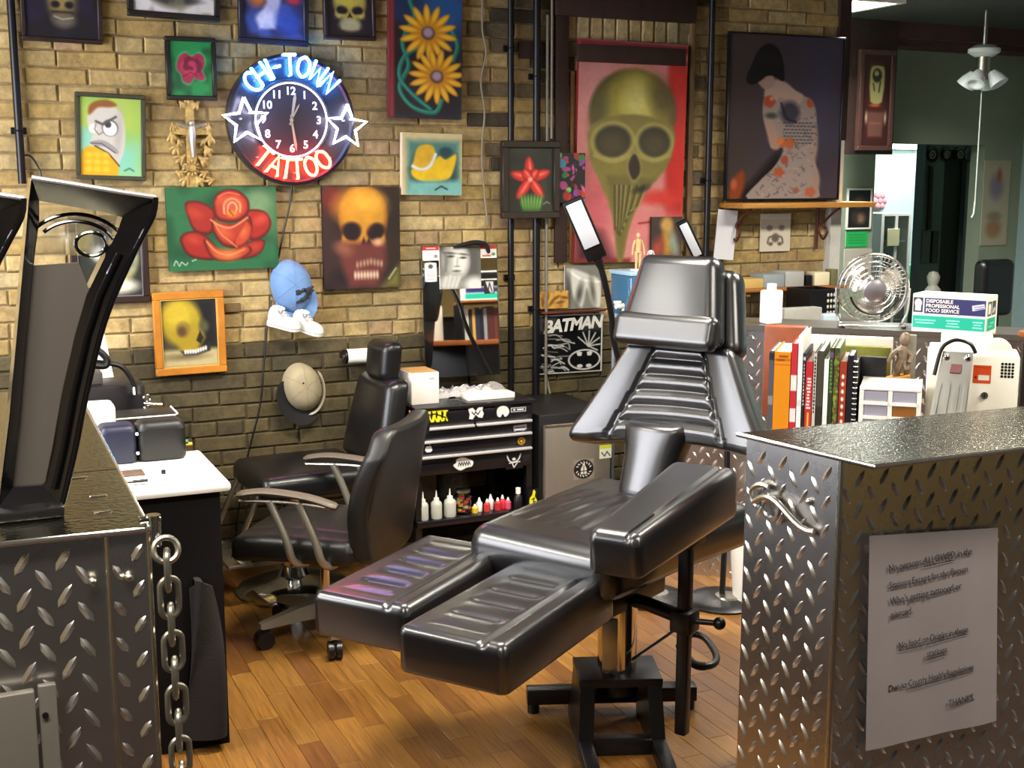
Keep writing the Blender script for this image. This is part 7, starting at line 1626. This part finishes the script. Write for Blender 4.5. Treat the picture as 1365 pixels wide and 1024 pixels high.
# chain
ch = thing('barrier_chain', 'heavy steel chain hanging from the corner of the entry counter', 'chain', (.235, 1.615, .3))
m_link = mat('galvanised_link', '8c877c', .38, .9, rvar=.08)
top = ony(221, 733, 1.612)
MB().cyl((top.x - .012, 1.63, CTZ - .03), (top.x - .012, 1.63, CTZ + .012), .010, n=14).rbox(top.x - .03, top.x - .002, 1.622, 1.642, CTZ + .003, CTZ + .010, .002).part('hinge_pin', m_chrome, ch)
MB().torus(.016, .0042, 20, 8, Matrix.Translation((top.x, 1.612, top.z)) @ Matrix.Rotation(R_(70), 4, 'X')).part('eye_ring', m_link, ch)
def link_pts(h, w):
    out = []
    for k in range(24):
        a = 2 * pi * k / 24; x = w * math.cos(a); z = math.copysign(h - w, math.sin(a)) * (1 if abs(math.sin(a)) > 1e-6 else 0) + w * math.sin(a); out.append((x, z))
    return out
lm = {}
for k in range(13):
    zc = top.z - .028 - k * .0375; xc = top.x + .001 + k * .0008; rot = R_(12) if k % 2 else R_(78)
    M = Matrix.Translation((xc, 1.612, zc)) @ Matrix.Rotation(rot, 4, 'Z')
    MB().tube([M @ Vector((x, 0, z)) for x, z in link_pts(.0265, .0125)], .0043, 8, closed=True).part('link', m_link, ch)

# display stands
m_card = mat('dark_grey_card', '453f3b', .6, var=.04); m_clr = mat('clear_plastic_pane', 'e8ecea', .06, trans=1.0, alpha=.35)
OUT = [(42, 237), (100, 246), (160, 256), (207, 263), (204, 287), (182, 330), (152, 395), (133, 450), (114, 530), (100, 600), (86, 660), (82, 672), (-2, 676), (2, 640), (12, 560), (22, 450), (32, 340), (38, 270)]
INN = [(54, 268), (98, 276), (140, 283), (166, 290), (160, 308), (142, 345), (118, 395), (102, 450), (84, 530), (72, 600), (62, 648), (58, 652), (18, 655), (21, 630), (29, 560), (38, 450), (48, 340), (54, 295)]
def stand(dx, Y, label):
    dpx = dx; W = lambda q: ony(q[0], q[1], Y)
    P = [W(q) + Vector((dpx, 0, 0)) for q in OUT]; I = [W(q) + Vector((dpx, 0, 0)) for q in INN]
    xm = sum(p.x for p in P) / len(P)
    t = thing('display_stand', label, 'display stand', (P[12].x * .5 + P[11].x * .5, Y, CTZ), group='black display stands on the entry counter')
    n = len(P); g = MB(); T = .07
    vs = [(p.x, Y, p.z) for p in P] + [(p.x, Y + .022, p.z) for p in I] + [(p.x, Y + T, p.z) for p in P] + [(p.x, Y + T, p.z) for p in I]
    fs = []
    for i in range(n):
        j = (i + 1) % n; fs += [(i, j, n + j, n + i), (2 * n + j, 2 * n + i, 3 * n + i, 3 * n + j), (i, 2 * n + i, 2 * n + j, j), (n + i, n + j, 3 * n + j, 3 * n + i)]
    g.add(vs, fs); g.part('frame', m_gloss, t, smooth=35)
    g = MB().tube([Vector((P[k].x, Y - .001, P[k].z)) for k in range(4)], .0035, 8); g.part('top_rim', mat('rim_highlight', '9a969a', .3, .4), t)
    e = [Vector((P[k].x, Y - .002, P[k].z)) for k in range(3, 12)]; MB().tube([Vector(q) for q in smooth_pts([tuple(x) for x in e], 3)], .004, 8).part('edge_rib', m_gloss, t)
    e = [Vector((P[k].x * .45 + I[k].x * .55, Y + .008, P[k].z * .45 + I[k].z * .55)) for k in range(5, 11)]; MB().tube(e, .0045, 8).part('edge_rib', m_gloss, t)
    card = [I[6], I[7], I[8], I[9], I[10], I[11], I[12], I[13], I[14], I[15], I[16].lerp(I[15], .15)]
    card = [Vector((ony(108 - 40 * 0, 352, Y).x + dpx, 0, ony(108, 352, Y).z))] + [Vector((p.x + .006, 0, p.z)) for p in card[:6]] + [Vector((p.x - .006, 0, p.z)) for p in card[6:]]
    MB().prism([(p.x, p.z) for p in card], Y + .030, Y + .038).part('card_insert', m_card, t)
    MB().prism([(p.x, p.z) for p in I[:6] + I[16:]], Y + .045, Y + .048).part('clear_window', m_clr, t)
    c = ony(105, 330, Y); r0 = .062
    for r, a0, a1 in ((.066, .15, 2.6), (.054, .3, 2.4), (.020, 0, 2 * pi)):
        cx = c.x + dpx + (0 if r > .03 else .02); cz = c.z - .01 + (0 if r > .03 else .012)
        MB().tube([(cx + r * math.cos(a), Y + .040, cz + r * .8 * math.sin(a)) for a in np.linspace(a0, a1, 22)], .0028, 7).part('moulded_rib', m_gloss, t)
    MB().rbox(P[12].x - .004, P[11].x + .002, Y - .03, Y + .10, CTZ, P[11].z + .004, .004).part('base', m_plastic, t)
    return t
stand(0, 1.74, 'black glossy display stand with a grey card next to the dark framed print')
w165 = ony(207, 263, 1.74).x - ony(40, 263, 1.74).x
stand(-w165 - .008, 1.74, 'second black glossy display stand, further from the dark framed print')

# ================================================================== white desk by the wall
DZ = .75
wd = thing('white_desk', 'white topped black desk beside the entry counter', 'desk', (.2, 3.44, 0))
hpad(1.2, .435, .026, .012, None, 20, 12, lambda x, y, z: (.05 + x, 3.445 + y, DZ + z), rb=.006).part('desk_top', mat('white_laminate', 'f3f1ea', .3), wd)
MB().box(-.5, .625, 3.262, 3.645, 0, DZ - .026).part('cabinet', m_black, wd)
sb = thing('side_cabinet', 'low black cabinet between the white desk and the brick wall', 'cabinet', (.05, 4.2, 0))
MB().rbox(-.5, .56, 3.70, 4.72, 0, .70, .004).part('body', m_black, sb)
MB().rbox(-.51, .57, 3.69, 4.73, .70, .72, .004).part('top', mat('dark_laminate', '2c2723', .4), sb)
Zt = .72
# black bolster with a blue end
a, b = onz(178, 607, DZ).x, onz(242, 602, DZ).x
bl = thing('vinyl_bolster', 'black vinyl bolster with a navy end on the white desk', 'bolster', ((a + b) / 2, 3.58, DZ))
hpad(b - a, .10, .115, .025, None, 14, 10, lambda x, y, z: ((a + b) / 2 + x, 3.60 + y, DZ + .115 + z)).part('cushion', mat('soft_black_vinyl', '161514', .45), bl)
hpad(.10, .10, .11, .02, None, 8, 8, lambda x, y, z: (a - .052 + x, 3.60 + y, DZ + .110 + z)).part('end_cushion', mat('navy_vinyl', '1b1d33', .45), bl)
for z in (.03, .085): MB().ball((a - .002, 3.549, DZ + z), .006).part('stud', m_chrome, bl)
a, b = onz(162, 637, DZ), onz(196, 637, DZ); MB().rbox(a.x, b.x, a.y, a.y + .07, DZ, DZ + .004, .001).solo('brown_card', mat('brown_leather', '5d4a3c', .5, var=.2), 'small brown leather card on the white desk', 'card')
a = onz(218, 632, DZ); MB().rbox(a.x - .006, a.x + .006, a.y - .004, a.y + .004, DZ, DZ + .012, .002).solo('bottle_cap', m_plastic, 'tiny black cap lying on the white desk', 'cap')
a = onz(187, 646, DZ); 
cl = thing('chrome_clip', 'little chrome clip at the front edge of the white desk', 'clip', (a.x, a.y, DZ)); MB().cyl((a.x - .02, a.y, DZ + .007), (a.x + .02, a.y, DZ + .007), .007, n=12).part('barrel', m_chrome, cl); MB().cyl((a.x - .035, a.y, DZ + .007), (a.x - .02, a.y, DZ + .007), .004, n=10).part('pin', m_chrome, cl)
# things on the side cabinet
def cab_box(px0, px1, top, Y, dp, mt, name, label, cat, z=Zt, bev=.006):
    a, b = ony(px0, 560, Y).x, ony(px1, 560, Y).x; t = ony((px0 + px1) / 2, top, Y).z
    return MB().rbox(a, b, Y, Y + dp, z, t, bev).solo(name, mt, label, cat), a, b, t
cab_box(100, 155, 541, 3.74, .10, mat('white_tissue', 'ece6da', .8), 'tissue_pack', 'white tissue pack beside the black bolster', 'tissues', bev=.012)
fl = thing('flat_case', 'flat black case with a white rim behind the bolster', 'case', (ony(195, 560, 3.86).x, 3.9, Zt)); a, b = ony(150, 560, 3.86).x, ony(238, 560, 3.86).x
z1 = ony(195, 556, 3.86).z
MB().rbox(a, b, 3.86, 4.02, Zt, z1, .008).part('case', mat('soft_black_vinyl', '161514', .45), fl); MB().tube([(a + .01, 3.857, z1), (b - .01, 3.857, z1), (b, 3.87, z1 + .002), (b, 4.0, z1 + .002)], .003, 6).part('rim', m_white, fl)
pr, a, b, t1_ = cab_box(105, 195, 515, 4.15, .2, mat('printer_black', '181517', .45), 'label_printer', 'black label printer on the side cabinet', 'printer')
MB().rbox(ony(105, 500, 4.2).x, ony(137, 500, 4.2).x, 4.2, 4.32, t1_ + .0, ony(120, 497, 4.2).z, .005).solo('grey_unit', mat('grey_unit', '4a4642', .5), 'dark grey unit stacked on the label printer', 'device')
g = thing('forceps', 'steel forceps sticking out beside the label printer', 'forceps', tuple(ony(200, 545, 4.1)))
p0, p1 = ony(192, 538, 4.1), ony(216, 539, 4.1); MB().tube([p0, p1], .004, 6).part('arm', m_chrome, g)
MB().torus(.011, .003, 14, 6, Matrix.Translation(ony(196, 531, 4.1)) @ Matrix.Rotation(pi / 2, 4, 'X')).torus(.011, .003, 14, 6, Matrix.Translation(ony(197, 545, 4.1)) @ Matrix.Rotation(pi / 2, 4, 'X')).part('finger_loop', m_chrome, g)
MB().cyl(ony(197, 545, 4.1), Vector((ony(197, 545, 4.1).x, 4.1, Zt)), .003, n=6).part('shank', m_chrome, g)
for k, (y, c, px) in enumerate(((578, '3f7d4a', 250), (586, 'c99a3c', 258))):
    a, b = ony(215, y, 3.80), ony(px, y, 3.80); MB().cyl((a.x, 3.80 + .03 * k, Zt + .012 + .016 * (1 - k)), (b.x, 3.80 + .03 * k, Zt + .012 + .016 * (1 - k)), .007, n=8).solo('marker_pen', mat('pen_' + c, c, .5), ('green', 'yellow')[k] + ' marker pen poking out past the flat case', 'pen')
# leaning white board and the flexible lamp
a, b, c, d = ony(100, 505, 4.45), ony(152, 505, 4.45), ony(136, 430, 4.6), ony(100, 430, 4.6)
MB().add(quadbox(Vector((a.x, a.y, Zt)), Vector((b.x + .02, b.y, Zt)), c, d, 0, .008), fq).solo('white_board', m_white, 'white board leaning on the bricks under the dark framed print', 'board', smooth=0)
fl = thing('flexible_lamp', 'black flexible desk lamp bent over the label printer', 'desk lamp', (ony(182, 545, 4.12).x, 4.12, t1_))
pts = smooth_pts([tuple(ony(x, y, 4.12)) for x, y in ((182, 530), (179, 515), (172, 500), (160, 488), (140, 484), (118, 482))], 5); MB().tube([Vector(q) for q in pts], .008, 8).part('arm', m_plastic, fl)
pts = smooth_pts([tuple(ony(x, y, 4.10)) for x, y in ((112, 468), (128, 466), (142, 478), (140, 488), (118, 486))], 5); MB().tube([Vector(q) for q in pts], .011, 8).part('shade', m_plastic, fl)
q = ony(182, 530, 4.12); MB().cyl((q.x, 4.125, t1_ - .001), (q.x, 4.12, q.z + .01), .014, n=10).part('clamp', m_chrome, fl)
# black bag on the desk side
def bagf(u, v):
    a = ony(238 + 50 * u, 805 + 215 * v, 3.22); k = math.sin(pi * u)
    w0 = .35 + .65 * v; xm_ = ony(268, 800, 3.22).x; x = xm_ + (u - .5) * .14 * w0 + .02 * math.sin(7 * u + 3 * v)
    return (x, 3.255 - .045 * k * (0.6 + .4 * math.sin(6 * u + 4 * v)) - .004, .46 - .42 * v + .03 * math.sin(pi * u) * (1 - v))
g = MB().grid(bagf, 20, 14); n0 = len(g.v); g.add([(x, 3.2585, z) for x, y, z in g.v], [tuple(reversed(f)) for f in g.f])
ed = list(range(20)) + [j * 20 + 19 for j in range(1, 14)] + [260 + i for i in range(18, -1, -1)] + [j * 20 for j in range(12, 0, -1)]
g.f += [(ed[i], ed[(i + 1) % len(ed)], n0 + ed[(i + 1) % len(ed)], n0 + ed[i]) for i in range(len(ed))]; g.mi += [0] * len(ed)
g.solo('cloth_bag', mat('black_cloth', '1d1917', .85, bump=.3, bscale=120), 'black cloth bag hanging on the front of the white topped desk', 'bag')
# ================================================================== shelf unit behind the counter, seen only in the wall mirror
ss = thing('book_shelf_unit', 'orange brown shelf unit with dark books reflected in the leaning mirror', 'shelf', (2.55, 2.04, 0))
ob_ = mat('orange_board', '8a4d1e', .45)
for z in (LZ - .03, 1.165): MB().rbox(2.37, 2.78, 1.86, 2.22, z, z + .03 if z < 1 else z + .015, .003).part('board', ob_, ss)
for x in (2.37, 2.765): MB().box(x, x + .015, 1.88, 2.20, 0, LZ - .03).part('leg_panel', m_plastic, ss)
for x in (2.37, 2.768): MB().box(x, x + .012, 1.88, 2.20, LZ, 1.165).part('upright', m_plastic, ss)
x = 2.386
for k, (w_, h, c, lb) in enumerate(((.030, .20, 'e4e0d8', 'white spined book at the end of the reflected shelf unit'), (.022, .19, '2a2622', 'dark brown book beside the white spined one on the reflected shelf'), (.018, .20, 'c79a4a', 'thin gold book on the reflected shelf'), (.03, .205, '20243a', 'navy book beside the thin gold one'), (.022, .19, '17171c', 'black book between navy and grey books'),
        (.02, .2, '8a8a90', 'grey book on the reflected shelf'), (.045, .21, '4a201c', 'thick maroon book on the reflected shelf'), (.04, .2, '5a2a22', 'red brown book beside the thick maroon one'))):
    t = thing('book', lb, 'book', (x + w_ / 2, 2.06, LZ), group='books on the reflected shelf'); cm = mat('cover_' + c, c, .45)
    MB().box(x, x + w_, 2.157, 2.16, LZ, LZ + h).part('spine', cm, t); MB().box(x, x + .002, 1.97, 2.157, LZ, LZ + h).part('cover', cm, t); MB().box(x + w_ - .002, x + w_, 1.97, 2.157, LZ, LZ + h).part('cover', cm, t); MB().box(x + .002, x + w_ - .002, 1.974, 2.157, LZ + .003, LZ + h - .003).part('pages', m_paper, t); x += w_ + .001
ct2 = thing('teal_carton', 'white and teal carton on top of the reflected shelf unit', 'carton', (2.56, 2.06, 1.18))
MB().rbox(2.40, 2.72, 1.98, 2.14, 1.18, 1.27, .003).part('carton', m_white, ct2)
A = Art(0, 0, 64, 18, 'f0eee6', n=64); A.rect(1, 9, 63, 16, '10b49a', .4); A.rect(18, 2, 62, 8, '2c2b66', .4); A.rect(2, 2, 16, 8, '4a4a50', .4)
A.grid('back_print', (2.72, 2.1408, 1.27), (2.40, 2.1408, 1.27), (2.72, 2.1408, 1.18), ct2, .4, 'print_40')
bd2 = thing('black_device', 'black flat device stacked on the reflected teal carton', 'device', (2.56, 2.06, 1.27))
for k in range(2):
    z = 1.27 + .05 * k; MB().rbox(2.39, 2.74, 1.96, 2.15, z, z + .045, .004).part('tray', m_plastic, bd2); MB().box(2.40, 2.73, 2.15, 2.152, z + .036, z + .043).part('pale_strip', m_white, bd2)
